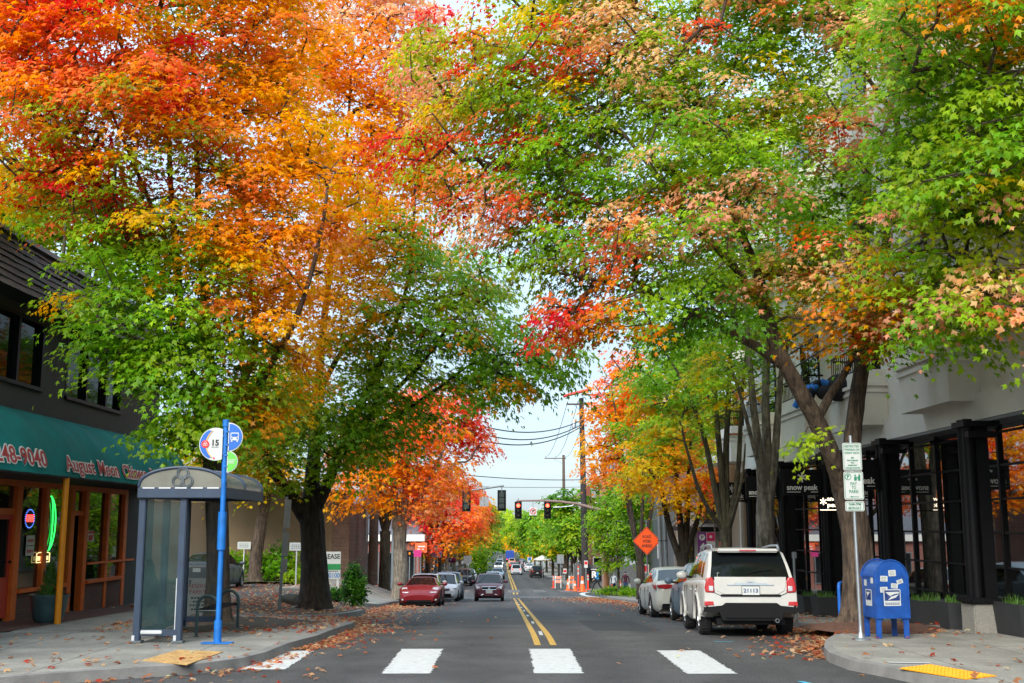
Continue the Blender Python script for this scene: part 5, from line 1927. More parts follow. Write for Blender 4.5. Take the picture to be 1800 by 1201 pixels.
def make_car(name, label, cat, S, col, loc, rz, group=None, details=None, lean=None):
 t = thing(name, label, cat, loc, rz, group)
 if lean is None:
  lean = -math.atan((road_z(loc[1] + 2) - road_z(loc[1] - 2)) / -4) if abs(rz) < 1.6 else math.atan((road_z(loc[1] + 2) - road_z(loc[1] - 2)) / -4)
 t.rotation_euler = (lean, 0, rz)
 Ln, W, H, wr, gc = S['L'], S['W'], S['H'], S['wr'], S['gc']
 ya, yb = S['ro'], S['ro'] + S['wb']           # rear and front axle, from the rear
 y0 = -Ln / 2
 deck, roof, wf = S['deck'], S['roof'], S['wf']
 cr = S.get('crown', .035)
 fine = S.get('fine', .06)
 Ra = wr * 1.17
 st = set([0, .02, .05, .1, .18, Ln - .18, Ln - .1, Ln - .05, Ln - .02, Ln])
 t_ = 0
 while t_ < Ln:
  st.add(round(t_, 3))
  t_ += .16
 for c_ in (ya, yb):
  for i in range(-9, 10):
   st.add(round(c_ + Ra * math.sin(i * math.pi / 18), 3))
 st.update(a for a, _ in deck)
 st = sorted(s for s in st if 0 <= s <= Ln)
 keep = [st[0]]
 for s in st[1:]:
  if s - keep[-1] > .012:
   keep.append(s)
 st = keep
 ref = max(z for _, z in deck)
 def section(s):
  w = W / 2 * lerp_tab(wf, s)
  zt = lerp_tab(deck, s)
  zb = gc + S.get('lift', .12) * (max(0, 1 - s / S.get('lr', .35)) + max(0, 1 - (Ln - s) / .35))
  za = zb
  for c_ in (ya, yb):
   d = abs(s - c_)
   if d < Ra:
    za = max(za, wr + math.sqrt(Ra * Ra - d * d))
  za = min(za, zt - .08)
  zl = [zb, zb + .09, wr * 1.15, zt * .58, zt * .76, zt * .90, zt * .97, zt]
  xf = S.get('xf', [.86, .955, .985, 1.0, .992, .975, .945, .88])
  flare = S.get('flare', .0)
  pts = [(0, max(zb, za))]
  for x, z in zip(xf, zl):
   zz = max(z, za)
   xx = w * x
   if za > zb + .02 and z <= za + .03:
    xx = max(xx, w * .99 + flare)
   pts.append((xx, min(zz, zt)))
  pts += [(w * .70, zt + cr * .5), (w * .35, zt + cr * .9), (0, zt + cr)]
  return pts
 b = MB()
 secs = [section(s) for s in st]
 n = len(secs[0])
 full = 2 * n - 2
 vs = []
 for s, p in zip(st, secs):
  ring = [(x, y0 + s, z) for x, z in p] + [(-x, y0 + s, z) for x, z in p[-2:0:-1]]
  vs += ring
 fs = []
 for i in range(len(st) - 1):
  for j in range(full):
   fs.append((i * full + j, i * full + (j + 1) % full, (i + 1) * full + (j + 1) % full, (i + 1) * full + j))
 fs.append(tuple(range(full)))
 fs.append(tuple((len(st) - 1) * full + j for j in range(full - 1, -1, -1)))
 b.add(vs, fs, M_paint)
 body = b.build("body", t, smooth=38)
 body.color = tuple(col) + (1,)
 b = MB()
 b.box((-W * .36, y0 + max(.1, ya - .5), gc + .02), (W * .36, y0 + yb + .42, min(ref * .74, .64)), M_blackmat)
 b.build("underbody", t)
 gw = S.get('gw', .90)
 rw = W / 2 * S['rw']
 tR, tF = roof[0][0], roof[-1][0]
 tC, tA = S['tC'], S['tA']
 gst = set(a for a, _ in roof) | {tC, tA}
 for k in range(9):
  gst.add(tR + (tC - tR) * k / 8)
  gst.add(tA + (tF - tA) * k / 8)
 for k in range(7):
  gst.add(tC + (tA - tC) * k / 6)
 for p in S['pillars']:
  gst |= {p - .045, p + .045}
 gst = sorted(round(s, 3) for s in gst)
 gst = [s for i, s in enumerate(gst) if i == 0 or s - gst[i - 1] > .008]
 rows = []
 for s in gst:
  bw = W / 2 * lerp_tab(wf, s) * gw
  zt = lerp_tab(deck, s)
  zr = max(zt + .005, lerp_tab(roof, s))
  f = (zr - zt) / max(.01, H - zt)
  tw = bw + (rw - bw) * min(1, f) ** .8
  mid = lambda u: bw + (tw - bw) * u
  z = lambda u: zt + (zr - zt) * u
  p = [(mid(0) + .012, zt - .03), (mid(.02), z(.06)), (mid(.5) + .02 * f, z(.52)), (mid(.93), z(.90)), (tw * .93, z(.965)), (tw * .55, zr + .012 * f), (0, zr + .02 * f)]
  rows.append(p)
 n = len(rows[0])
 V = []
 for s, p in zip(gst, rows):
  V.append([Vector((x, y0 + s, z)) for x, z in p] + [Vector((-x, y0 + s, z)) for x, z in p[-2::-1]])
 parts = {}
 m = 2 * n - 1
 for i in range(len(gst) - 1):
  sm_ = (gst[i] + gst[i + 1]) / 2
  for j in range(m - 1):
   v = j if j < n - 1 else m - 2 - j
   side = 1 if j < n - 1 else -1
   key = 'roof'
   if v in (1, 2):
    fr = (sm_ - tF) / (tA - tF) if sm_ > tA else 1
    rr_ = (sm_ - tR) / (tC - tR) if sm_ < tC else 1
    if fr > .38 and rr_ > S.get('cq', .55) and not any(abs(sm_ - p) < .05 for p in S['pillars']):
     key = 'side%d' % side
    elif any(abs(sm_ - p) < .05 for p in S['pillars'][:1]) and S.get('bpil', True):
     key = 'pillar%d' % side
   elif v in (4, 5):
    if sm_ > tA + .02:
     key = 'windscreen'
    elif sm_ < tC - .02:
     fr = (sm_ - tR) / (tC - tR)
     key = 'rear' if S.get('rw0', .06) < fr < .96 else 'roof'
   elif v == 3:
    if tA + .02 < sm_:
     key = 'windscreen' if False else 'roof'
    elif sm_ < tC - .02 and S.get('wide_rear'):
     fr = (sm_ - tR) / (tC - tR)
     key = 'rear' if S.get('rw0', .06) < fr < .96 else 'roof'
   parts.setdefault(key, []).append((i, j))
 def emit(key, nm, material, off=0.0):
  if key not in parts:
   return
  bb = MB()
  idx, vs, fs = {}, [], []
  for i, j in parts[key]:
   q = []
   for a, c_ in ((i, j), (i, j + 1), (i + 1, j + 1), (i + 1, j)):
    if (a, c_) not in idx:
     idx[(a, c_)] = len(vs)
     vs.append(V[a][c_])
    q.append(idx[(a, c_)])
   fs.append(q)
  bb.add(vs, fs, material)
  o = bb.build(nm, t, smooth=38)
  if material is M_paint:
   o.color = tuple(col) + (1,)
  return o
 emit('roof', "roof", M_paint)
 emit('pillar1', "pillar", M_blackmat)
 emit('pillar-1', "pillar", M_blackmat)
 emit('windscreen', "windscreen", M_carglass)
 emit('rear', "rear_window", M_carglass)
 emit('side1', "side_window", M_carglass)
 emit('side-1', "side_window", M_carglass)
 tw = S.get('tw', .22)
 for x in (-1, 1):
  for c_ in (ya, yb):
   wheel(t, x * (W / 2 - tw / 2 - .015), y0 + c_, wr, tw, S.get('detail', True))
 for x in (-1, 1):
  bb = MB()
  zt = lerp_tab(deck, tA + .25)
  bm = bmesh.new()
  bmesh.ops.create_icosphere(bm, subdivisions=2, radius=1)
  for v in bm.verts:
   v.co = Vector((v.co.x * .12, v.co.y * .07, v.co.z * .085))
  bb.bm(bm, M_paint if S.get('mirror_paint', True) else M_blackmat, Matrix.Translation((x * (W / 2 + .09), y0 + tF - .55, zt + .10)))
  bm.free()
  bb.box((min(x * (W / 2 - .1), x * (W / 2 + .06)), y0 + tF - .56, zt + .04), (max(x * (W / 2 - .1), x * (W / 2 + .06)), y0 + tF - .5, zt + .09), M_blackmat)
  o = bb.build("mirror", t)
  o.color = tuple(col) + (1,)
 for x in (-1, 1):
  bb = MB()
  for p in S.get('seams', []):
   bb = MB()
   w = W / 2 * lerp_tab(wf, p)
   zt = lerp_tab(deck, p)
   bb.box((min(x * (w * .985), x * (w + .002)), y0 + p - .006, gc + .16), (max(x * (w * .985), x * (w + .002)), y0 + p + .006, zt * .9), M_black)
   bb.build("door_seam", t)
  for p in S.get('handles', []):
   bb = MB()
   w = W / 2 * lerp_tab(wf, p)
   zt = lerp_tab(deck, p)
   bb.box((min(x * w * .98, x * (w + .03)), y0 + p, zt * .80), (max(x * w * .98, x * (w + .03)), y0 + p + .18, zt * .80 + .03), M_paint, bev=.01)
   o = bb.build("door_handle", t)
   o.color = tuple(col) + (1,)
 if details:
  details(t, S, col, y0)
 return t
def lamp(t, nm, pts, y_a, y_b, material, sgn=None, bev=.015):
 """a lamp: outline in x,z pushed along y between y_a and y_b"""
 b = MB()
 b.prism(pts, abs(y_b - y_a), material, TM((0, max(y_a, y_b), 0), *FRONT))
 return b.build(nm, t, bevel=bev)
def mirror_pts(p):
 return [(-x, z) for x, z in reversed(p)]
def plate(t, y, z, txt=None, front=False, w=.31, h=.16):
 b = MB()
 fr_ = BACK if front else FRONT
 e = 1 if front else -1
 b.prism(rrect(w, h, .015), .012, M_signwhite, TM((0, y, z), *fr_))
 o = b.build("number_plate", t)
 if txt:
  b = MB()
  b.text(txt, .1, mat("plate_ink", (.03, .05, .16), var=0), TM((0, y + e * .014, z - .035), *fr_), width=w * .82, ext=.001, bold=.003)
  b.tube([(-w / 2, y + e * .014, z - h / 2), (w / 2, y + e * .014, z - h / 2), (w / 2, y + e * .014, z + h / 2), (-w / 2, y + e * .014, z + h / 2), (-w / 2, y + e * .014, z - h / 2)], .006, M_black, n=4)
  b.build("lettering", o, smooth=0)
 return o
SUV = dict(L=4.45, W=1.81, H=1.64, wb=2.63, ro=.92, wr=.355, gc=.24, lift=.28, lr=.75, flare=.02, xf=[.9, .97, .99, 1.0, .995, .985, .965, .925],
           deck=[(0, 1.02), (.3, 1.05), (2.9, 1.04), (3.3, 1.03), (3.5, 1.02), (4.2, .95), (4.40, .86), (4.45, .78)],
           roof=[(.02, 1.03), (.16, 1.33), (.40, 1.60), (1.4, 1.66), (2.3, 1.63), (2.55, 1.58), (3.35, 1.03)],
           wf=[(0, .945), (.03, .965), (.12, .98), (.4, .995), (3.6, 1), (4.1, .97), (4.35, .86), (4.45, .76)],
           rw=.76, tC=.40, tA=2.5, pillars=[1.72, .78], cq=.98, seams=[.95, 1.75, 2.75, 3.2], handles=[1.05, 1.95], gw=.93, wide_rear=False, rw0=.06, tw=.24)
SEDAN = dict(L=4.85, W=1.83, H=1.45, wb=2.8, ro=1.05, wr=.335, gc=.17,
             deck=[(0, .80), (.06, .95), (.25, 1.02), (.7, 1.04), (1.2, .98), (3.4, .93), (3.6, .95), (4.5, .80), (4.78, .68), (4.85, .60)],
             roof=[(.50, 1.03), (1.45, 1.38), (2.0, 1.45), (2.6, 1.45), (2.95, 1.38), (3.75, .94)],
             wf=[(0, .74), (.05, .84), (.2, .93), (.7, .985), (2.2, 1), (3.8, .99), (4.4, .93), (4.7, .80), (4.85, .62)],
             rw=.66, tC=1.40, tA=2.85, pillars=[2.15], cq=.45, seams=[1.45, 2.2, 3.35], handles=[1.6, 2.4], gw=.90, tw=.225)
HATCH = dict(L=4.45, W=1.76, H=1.50, wb=2.7, ro=.85, wr=.32, gc=.16,
             deck=[(0, .92), (.08, 1.04), (.5, 1.02), (2.8, .93), (3.2, .94), (3.45, .95), (4.15, .78), (4.38, .66), (4.45, .58)],
             roof=[(.12, 1.05), (.7, 1.33), (1.7, 1.48), (2.2, 1.50), (2.55, 1.45), (3.6, .95)],
             wf=[(0, .78), (.05, .87), (.2, .94), (.7, .985), (2.2, 1), (3.4, .99), (4.0, .93), (4.3, .82), (4.45, .66)],
             rw=.68, tC=.75, tA=2.45, pillars=[1.85], cq=.7, seams=[1.1, 1.9, 3.0], handles=[1.25, 2.1], gw=.90, tw=.205)
SPORT = dict(L=4.43, W=1.84, H=1.25, wb=2.69, ro=.86, wr=.335, gc=.11, lift=.08,
             deck=[(0, .78), (.06, .90), (.5, .94), (1.6, .86), (2.5, .84), (3.0, .86), (3.6, .80), (4.1, .66), (4.36, .50), (4.43, .42)],
             roof=[(.30, .94), (1.0, 1.10), (1.6, 1.22), (1.9, 1.245), (2.15, 1.22), (3.05, .86)],
             wf=[(0, .82), (.08, .92), (.6, 1.0), (1.6, .97), (2.6, .96), (3.4, 1.0), (3.9, .96), (4.2, .88), (4.43, .70)],
             rw=.58, tC=1.5, tA=2.05, pillars=[1.55], cq=.9, seams=[1.55, 2.85], handles=[], gw=.84, tw=.26, crown=.06)
SMALL = dict(L=3.85, W=1.67, H=1.50, wb=2.45, ro=.62, wr=.29, gc=.16,
             deck=[(0, .95), (.08, 1.02), (.5, 1.0), (2.5, .96), (2.9, .98), (3.5, .86), (3.78, .72), (3.85, .62)],
             roof=[(.08, 1.02), (.4, 1.36), (1.2, 1.49), (1.9, 1.50), (2.15, 1.46), (3.0, .99)],
             wf=[(0, .82), (.05, .9), (.3, .97), (1.0, 1), (2.8, 1), (3.4, .95), (3.7, .86), (3.85, .72)],
             rw=.72, tC=.42, tA=2.1, pillars=[1.5], cq=.9, seams=[.85, 1.55, 2.6], handles=[1.0, 1.75], gw=.91, tw=.18)
def suv_rear(t, S, col, y0):
 """the white SUV's tail, seen close"""
 y = y0
 W = S['W']
 bw = W / 2
 b = MB()
 b.prism([(-bw * .95, .45), (-bw * .97, .54), (-bw * .6, .57), (-bw * .52, .62), (bw * .52, .62), (bw * .6, .57), (bw * .97, .54), (bw * .95, .45), (bw * .66, .45), (bw * .6, .30), (-bw * .6, .30), (-bw * .66, .45)], .22, M_blackmat, TM((0, y + .16, 0), *FRONT))
 b.box((-bw * .55, y - .09, .33), (bw * .55, y + .1, .42), M_blackmat, bev=.02)
 b.box((-bw * .7, y + .1, .22), (bw * .7, y + .5, .34), M_black)
 b.build("bumper", t, bevel=.012)
 b = MB()
 b.lathe([(.03, 0), (.036, .0), (.036, .25), (.03, .25)], M_steel, n=12, axis='Y', mtx=Matrix.Translation((bw * .5, y + .1, .30)))
 b.build("exhaust", t)
 b = MB()
 b.box((-bw * .62, y - .022, .735), (bw * .62, y - .003, .775), M_blackmat, bev=.006)
 for x in (-1, 1):
  b.tube([(x * bw * .62, y - .006, .755), (x * bw * .74, y - .006, .80), (x * bw * .76, y - .006, .93), (x * bw * .775, y - .006, 1.03)], .006, M_black, n=5)
 b.build("tailgate_seam", t)
 b = MB()
 outer = [(-bw * .55, .70), (-bw * .70, .77), (-bw * .735, .92), (-bw * .74, 1.02), (bw * .74, 1.02), (bw * .735, .92), (bw * .70, .77), (bw * .55, .70)]
 b.prism([(x, z + .075) for x, z in outer if z < 2 and z + .075 < 1.1], .012, M_paint, TM((0, y - .0, 0), *FRONT))
 o = b.build("tailgate", t, bevel=.01)
 o.color = tuple(col) + (1,)
 b = MB()
 b.box((-.30, y - .045, .955), (.30, y - .012, .985), M_chrome, bev=.008)
 b.box((-.44, y - .03, .942), (.44, y - .012, .957), M_chrome, bev=.004)
 b.build("handle", t)
 b = MB()
 b.prism(rrect(.36, .2, .03), .006, M_greymetal if False else M_paint, TM((0, y - .008, .85), *FRONT))
 o = b.build("plate_recess", t)
 o.color = tuple(c * .9 for c in col) + (1,)
 plate(t, y - .018, .845, "21113", w=.33, h=.17)
 b = MB()
 b.text("Jeep", .075, M_chrome, TM((0, y - .047, .945 + .035), *FRONT), width=.15, ext=.004, bold=.004)
 b.build("badge", t)
 for s in (-1, 1):
  pts = [(bw * .745, .80), (bw * .93, .81), (bw * .945, .90), (bw * .90, 1.08), (bw * .77, 1.09), (bw * .745, 1.0)]
  pts = pts if s > 0 else mirror_pts(pts)
  lo = lamp(t, "tail_light", pts, y - .022, y + .12, M_red_lens, bev=.02)
  q = [(bw * .77, .835), (bw * .86, .84), (bw * .86, .93), (bw * .77, .93)]
  q = q if s > 0 else mirror_pts(q)
  lamp(lo, "reversing_lens", q, y - .030, y - .018, M_clear_lens, bev=.008)
  q = [(bw * .76, .575), (bw * .96, .565), (bw * .955, .645), (bw * .775, .645)]
  q = q if s > 0 else mirror_pts(q)
  lamp(t, "reflector", q, y - .012, y + .05, M_red_lens, bev=.006)
  rail = MB()
  rail.tube([(s * bw * .70, y0 + .45, 1.62), (s * bw * .70, y0 + .55, 1.695), (s * bw * .705, y0 + 1.4, 1.715), (s * bw * .70, y0 + 2.25, 1.69), (s * bw * .69, y0 + 2.4, 1.61)], .022, M_steel, n=8)
  rail.build("roof_rail", t)
  for c_ in (S['ro'], S['ro'] + S['wb']):
   ar = MB()
   Ra = S['wr'] * 1.17
   pts = [(s * (bw + .004), y0 + c_ + Ra * 1.02 * math.cos(R(a)), S['wr'] + Ra * 1.02 * math.sin(R(a))) for a in range(-8, 189, 14)]
   ar.tube(pts, .028, M_paint, n=6)
   o = ar.build("arch_trim", t)
   o.color = tuple(col) + (1,)
 b = MB()
 b.box((-bw * .64, y0 + .16, 1.555), (bw * .64, y0 + .5, 1.625), M_paint, bev=.025)
 o = b.build("spoiler", t)
 o.color = tuple(col) + (1,)
 b = MB()
 b.box((-.16, y0 + .15, 1.575), (.16, y0 + .2, 1.60), M_red_lens, bev=.006)
 b.build("stop_lamp", o)
 b = MB()
 b.prism(rrect(.085, .10, .004), .002, M_carglass, TM((-bw * .62, y + .035, 1.12), (1, 0, 0), Vector((0, .42, 1))))
 b.text("P", .12, M_signwhite, TM((-bw * .64, y + .028, 1.09), (1, 0, 0), Vector((0, .42, 1))), ext=.002, bold=.006)
 b.build("sticker", t, smooth=0)
 b = MB()
 b.tube([(-.05, y + .05, 1.14), (.12, y + .07, 1.2), (.42, y + .095, 1.23)], .008, M_black, n=5)
 b.build("wiper", t)
def sedan_rear(t, S, col, y0):
 bw = S['W'] / 2
 for s in (-1, 1):
  pts = [(bw * .30, .86), (bw * .62, .80), (bw * .86, .84), (bw * .90, .93), (bw * .55, .95), (bw * .34, .92)]
  pts = pts if s > 0 else mirror_pts(pts)
  lamp(t, "tail_light", pts, y0 - .012, y0 + .30, M_red_lens, bev=.015)
  b = MB()
  b.prism([(.05, .80), (.50, .90), (.44, .95), (.06, .93)] if s > 0 else [(-.05, .80), (-.06, .93), (-.44, .95), (-.50, .90)], .05, M_red_lens, TM((s * (bw * .93 - (0.0)), y0, 0), *(EAST if s > 0 else WEST)))
  b.build("tail_light_wrap", t, bevel=.008)
 plate(t, y0 - .014, .70)
 b = MB()
 b.box((-bw * .75, y0 - .01, .24), (bw * .75, y0 + .2, .42), M_blackmat, bev=.02)
 b.build("bumper", t)
 front_face(t, S, col, y0, 'sedan')
def front_face(t, S, col, y0, kind, lit=False):
 """lamps, grille, lower intake and plate on the nose"""
 bw = S['W'] / 2
 yf = y0 + S['L']
 dk = S['deck']
 zt = lerp_tab(dk, S['L'] - .25)
 lampm = M_headlit if lit else M_clear_lens
 for s in (-1, 1):
  p = [(bw * .52, zt - .13), (bw * .84, zt - .10), (bw * .86, zt - .01), (bw * .60, zt - .035)]
  p = p if s > 0 else mirror_pts(p)
  lamp(t, "headlight", p, yf - .50, yf - .10, lampm, bev=.015)
  q = [(bw * .50, .30), (bw * .70, .30), (bw * .74, .38), (bw * .5, .36)]
  q = q if s > 0 else mirror_pts(q)
  lamp(t, "fog_lamp", q, yf - .3, yf - .06, M_clear_lens, bev=.01)
 b = MB()
 gz = zt - .13
 b.prism([(-bw * .42, gz - .04), (bw * .42, gz - .04), (bw * .46, gz + .07), (-bw * .46, gz + .07)], .12, M_blackmat, TM((0, yf + .012, 0), *FRONT))
 b.prism([(-bw * .6, .25), (bw * .6, .25), (bw * .52, .42), (-bw * .52, .42)], .12, M_black, TM((0, yf + .010, 0), *FRONT))
 b.build("grille", t, bevel=.008)
 b = MB()
 b.box((-bw * .44, yf + .012, gz + .01), (bw * .44, yf + .022, gz + .03), M_chrome)
 b.build("grille_bar", t)
 plate(t, yf + .012, .50, front=True)
def plain_details(t, S, col, y0):
 front_face(t, S, col, y0, 'sedan')
 bw = S['W'] / 2
 zt = lerp_tab(S['deck'], .1)
 for s in (-1, 1):
  pts = [(bw * .5, zt - .22), (bw * .80, zt - .2), (bw * .82, zt - .05), (bw * .55, zt - .06)]
  pts = pts if s > 0 else mirror_pts(pts)
  lamp(t, "tail_light", pts, y0 - .012, y0 + .18, M_red_lens, bev=.012)
 plate(t, y0 - .014, zt - .25)
 b = MB()
 b.box((-bw * .72, y0 - .01, .22), (bw * .72, y0 + .18, .40), M_blackmat, bev=.02)
 b.build("bumper", t)
def sport_front(t, S, col, y0):
 bw = S['W'] / 2
 yf = y0 + S['L']
 for s in (-1, 1):
  b = MB()
  P = [(bw * .50, yf - .13, .535), (bw * .80, yf - .20, .535), (bw * .88, yf - .72, .74), (bw * .62, yf - .62, .755)]
  if s < 0:
   P = [(-x, y, z) for x, y, z in reversed(P)]
  vs = P + [(x, y, z + .055) for x, y, z in P]
  b.add(vs, [(3, 2, 1, 0), (4, 5, 6, 7)] + [(i, (i + 1) % 4, 4 + (i + 1) % 4, 4 + i) for i in range(4)], M_clear_lens)
  b.build("headlight", t, bevel=.012)
  q = [(bw * .66, .24), (bw * .82, .25), (bw * .82, .32), (bw * .66, .31)]
  q = q if s > 0 else mirror_pts(q)
  lamp(t, "fog_lamp", q, yf - .3, yf - .05, M_clear_lens, bev=.01)
 b = MB()
 b.prism([(-bw * .55, .17), (bw * .55, .17), (bw * .60, .27), (-bw * .60, .27)], .2, M_black, TM((0, yf + .012, 0), *FRONT))
 b.box((-bw * .8, yf - .35, .09), (bw * .8, yf - .03, .14), M_black, bev=.01)
 b.build("intake", t, bevel=.01)
 b = MB()
 b.prism([(-.09, 0), (0, -.03), (.09, 0), (0, .015)], .01, M_chrome, TM((0, yf - .035, .47), *FRONT))
 b.build("badge", t)
 for s in (-1, 1):
  lamp(t, "tail_light", [(s * bw * .5 + a, .68 + c_) for a, c_ in circle(.07, 16)], y0 - .012, y0 + .03, M_red_lens, bev=.006)
def small_front(t, S, col, y0):
 bw = S['W'] / 2
 yf = y0 + S['L']
 zt = lerp_tab(S['deck'], S['L'] - .3)
 for s in (-1, 1):
  p = [(bw * .60, zt - .16), (bw * .82, zt - .20), (bw * .90, zt + .02), (bw * .62, zt - .06)]
  p = p if s > 0 else mirror_pts(p)
  lamp(t, "headlight", p, yf - .45, yf - .06, M_clear_lens, bev=.012)
  b = MB()
  b.tube([(s * bw * .36, yf + .012, .38), (s * bw * .5, yf - .01, .36), (s * bw * .62, yf - .03, .44), (s * bw * .82, yf - .14, .46)], .016, M_chrome, n=6)
  b.tube([(s * bw * .36, yf + .012, .38), (s * bw * .55, yf - .015, .31), (s * bw * .80, yf - .12, .33)], .016, M_chrome, n=6)
  b.build("bumper_trim", t)
  q = [(bw * .60, .34), (bw * .76, .36), (bw * .74, .42), (bw * .62, .41)]
  q = q if s > 0 else mirror_pts(q)
  lamp(t, "fog_lamp", q, yf - .2, yf - .03, M_black, bev=.01)
 b = MB()
 b.prism([(-bw * .42, zt - .20), (bw * .42, zt - .20), (bw * .52, zt - .12), (bw * .44, zt - .06), (-bw * .44, zt - .06), (-bw * .52, zt - .12)], .1, M_black, TM((0, yf + .012, 0), *FRONT))
 b.prism([(-bw * .45, .2), (bw * .45, .2), (bw * .40, .30), (-bw * .40, .30)], .1, M_black, TM((0, yf + .012, 0), *FRONT))
 b.build("grille", t, bevel=.008)
 b = MB()
 ring = [(-bw * .44, zt - .205), (bw * .44, zt - .205), (bw * .54, zt - .12), (bw * .45, zt - .055), (-bw * .45, zt - .055), (-bw * .54, zt - .12)]
 b.tube([(x, yf + .016, z) for x, z in ring + ring[:1]], .014, M_chrome, n=6)
 for a in range(3):
  m = TM((0, yf + .024, zt - .13), *FRONT) @ Matrix.Rotation(R(90 + 120 * a), 4, 'Z')
  b.prism([(0, 0), (.035, .02), (.07, 0), (.035, -.02)], .008, M_chrome, m)
 b.build("grille_frame", t)
 plate(t, yf + .016, .52, front=True, w=.36, h=.18)
 for s in (-1, 1):
  q = [(bw * .62, .85), (bw * .86, .85), (bw * .86, 1.0), (bw * .62, 1.0)]
  q = q if s > 0 else mirror_pts(q)
  lamp(t, "tail_light", q, y0 - .01, y0 + .1, M_red_lens)
def cz(X, Y):
 return (X, Y, g(X, Y))
GP = "cars parked along the right kerb"
GL = "cars parked along the left kerb"
WHITE, SILVER, BLACKC = (.55, .54, .50), (.42, .45, .48), (.012, .013, .016)
make_car("parked_car", "white SUV with a roof rail and number plate parked nearest at the right kerb", "car", SUV, (.50, .495, .465), cz(4.76, 24.0), R(-3), GP, suv_rear)
make_car("parked_car", "blue-grey hatchback parked between the white SUV and the white sedan", "car", HATCH, (.13, .20, .26), cz(5.35, 29.9), R(-.5), GP, plain_details)
make_car("parked_car", "white sedan with a red tail lamp parked ahead of the blue-grey hatchback", "car", SEDAN, (.62, .62, .57), cz(5.22, 35.6), 0, GP, sedan_rear)
make_car("sports_car", "low dark red sports car parked facing us at the left kerb", "car", SPORT, (.19, .002, .005), cz(-3.62, 52.2), math.pi, GL, sport_front)
make_car("parked_car", "silver sedan parked directly behind the red sports car", "car", SEDAN, (.5, .53, .55), cz(-3.98, 59.6), math.pi, GL, plain_details)
make_car("parked_car", "white hatchback parked peeking out right of the red sports car", "car", HATCH, (.68, .7, .72), cz(-3.3, 65.2), math.pi, GL, plain_details)
make_car("parked_car", "dark blue wagon parked behind the white hatchback at the left kerb", "car", SUV, (.05, .09, .15), cz(-3.35, 71.0), math.pi, GL, plain_details)
make_car("moving_car", "maroon small hatchback driving towards us by the centre line", "car", SMALL, (.085, .004, .018), cz(-.78, 66), math.pi, None, small_front)
make_car("parked_car", "grey sedan parked in the lot behind the bus shelter", "car", SEDAN, (.10, .11, .12), cz(-12.15, 48.6), R(-1), None, plain_details)
make_car("parked_car", "dark grey SUV parked facing us past the junction at the left kerb", "car", SUV, (.025, .035, .045), cz(-3.95, 116.2), math.pi, GL, plain_details)
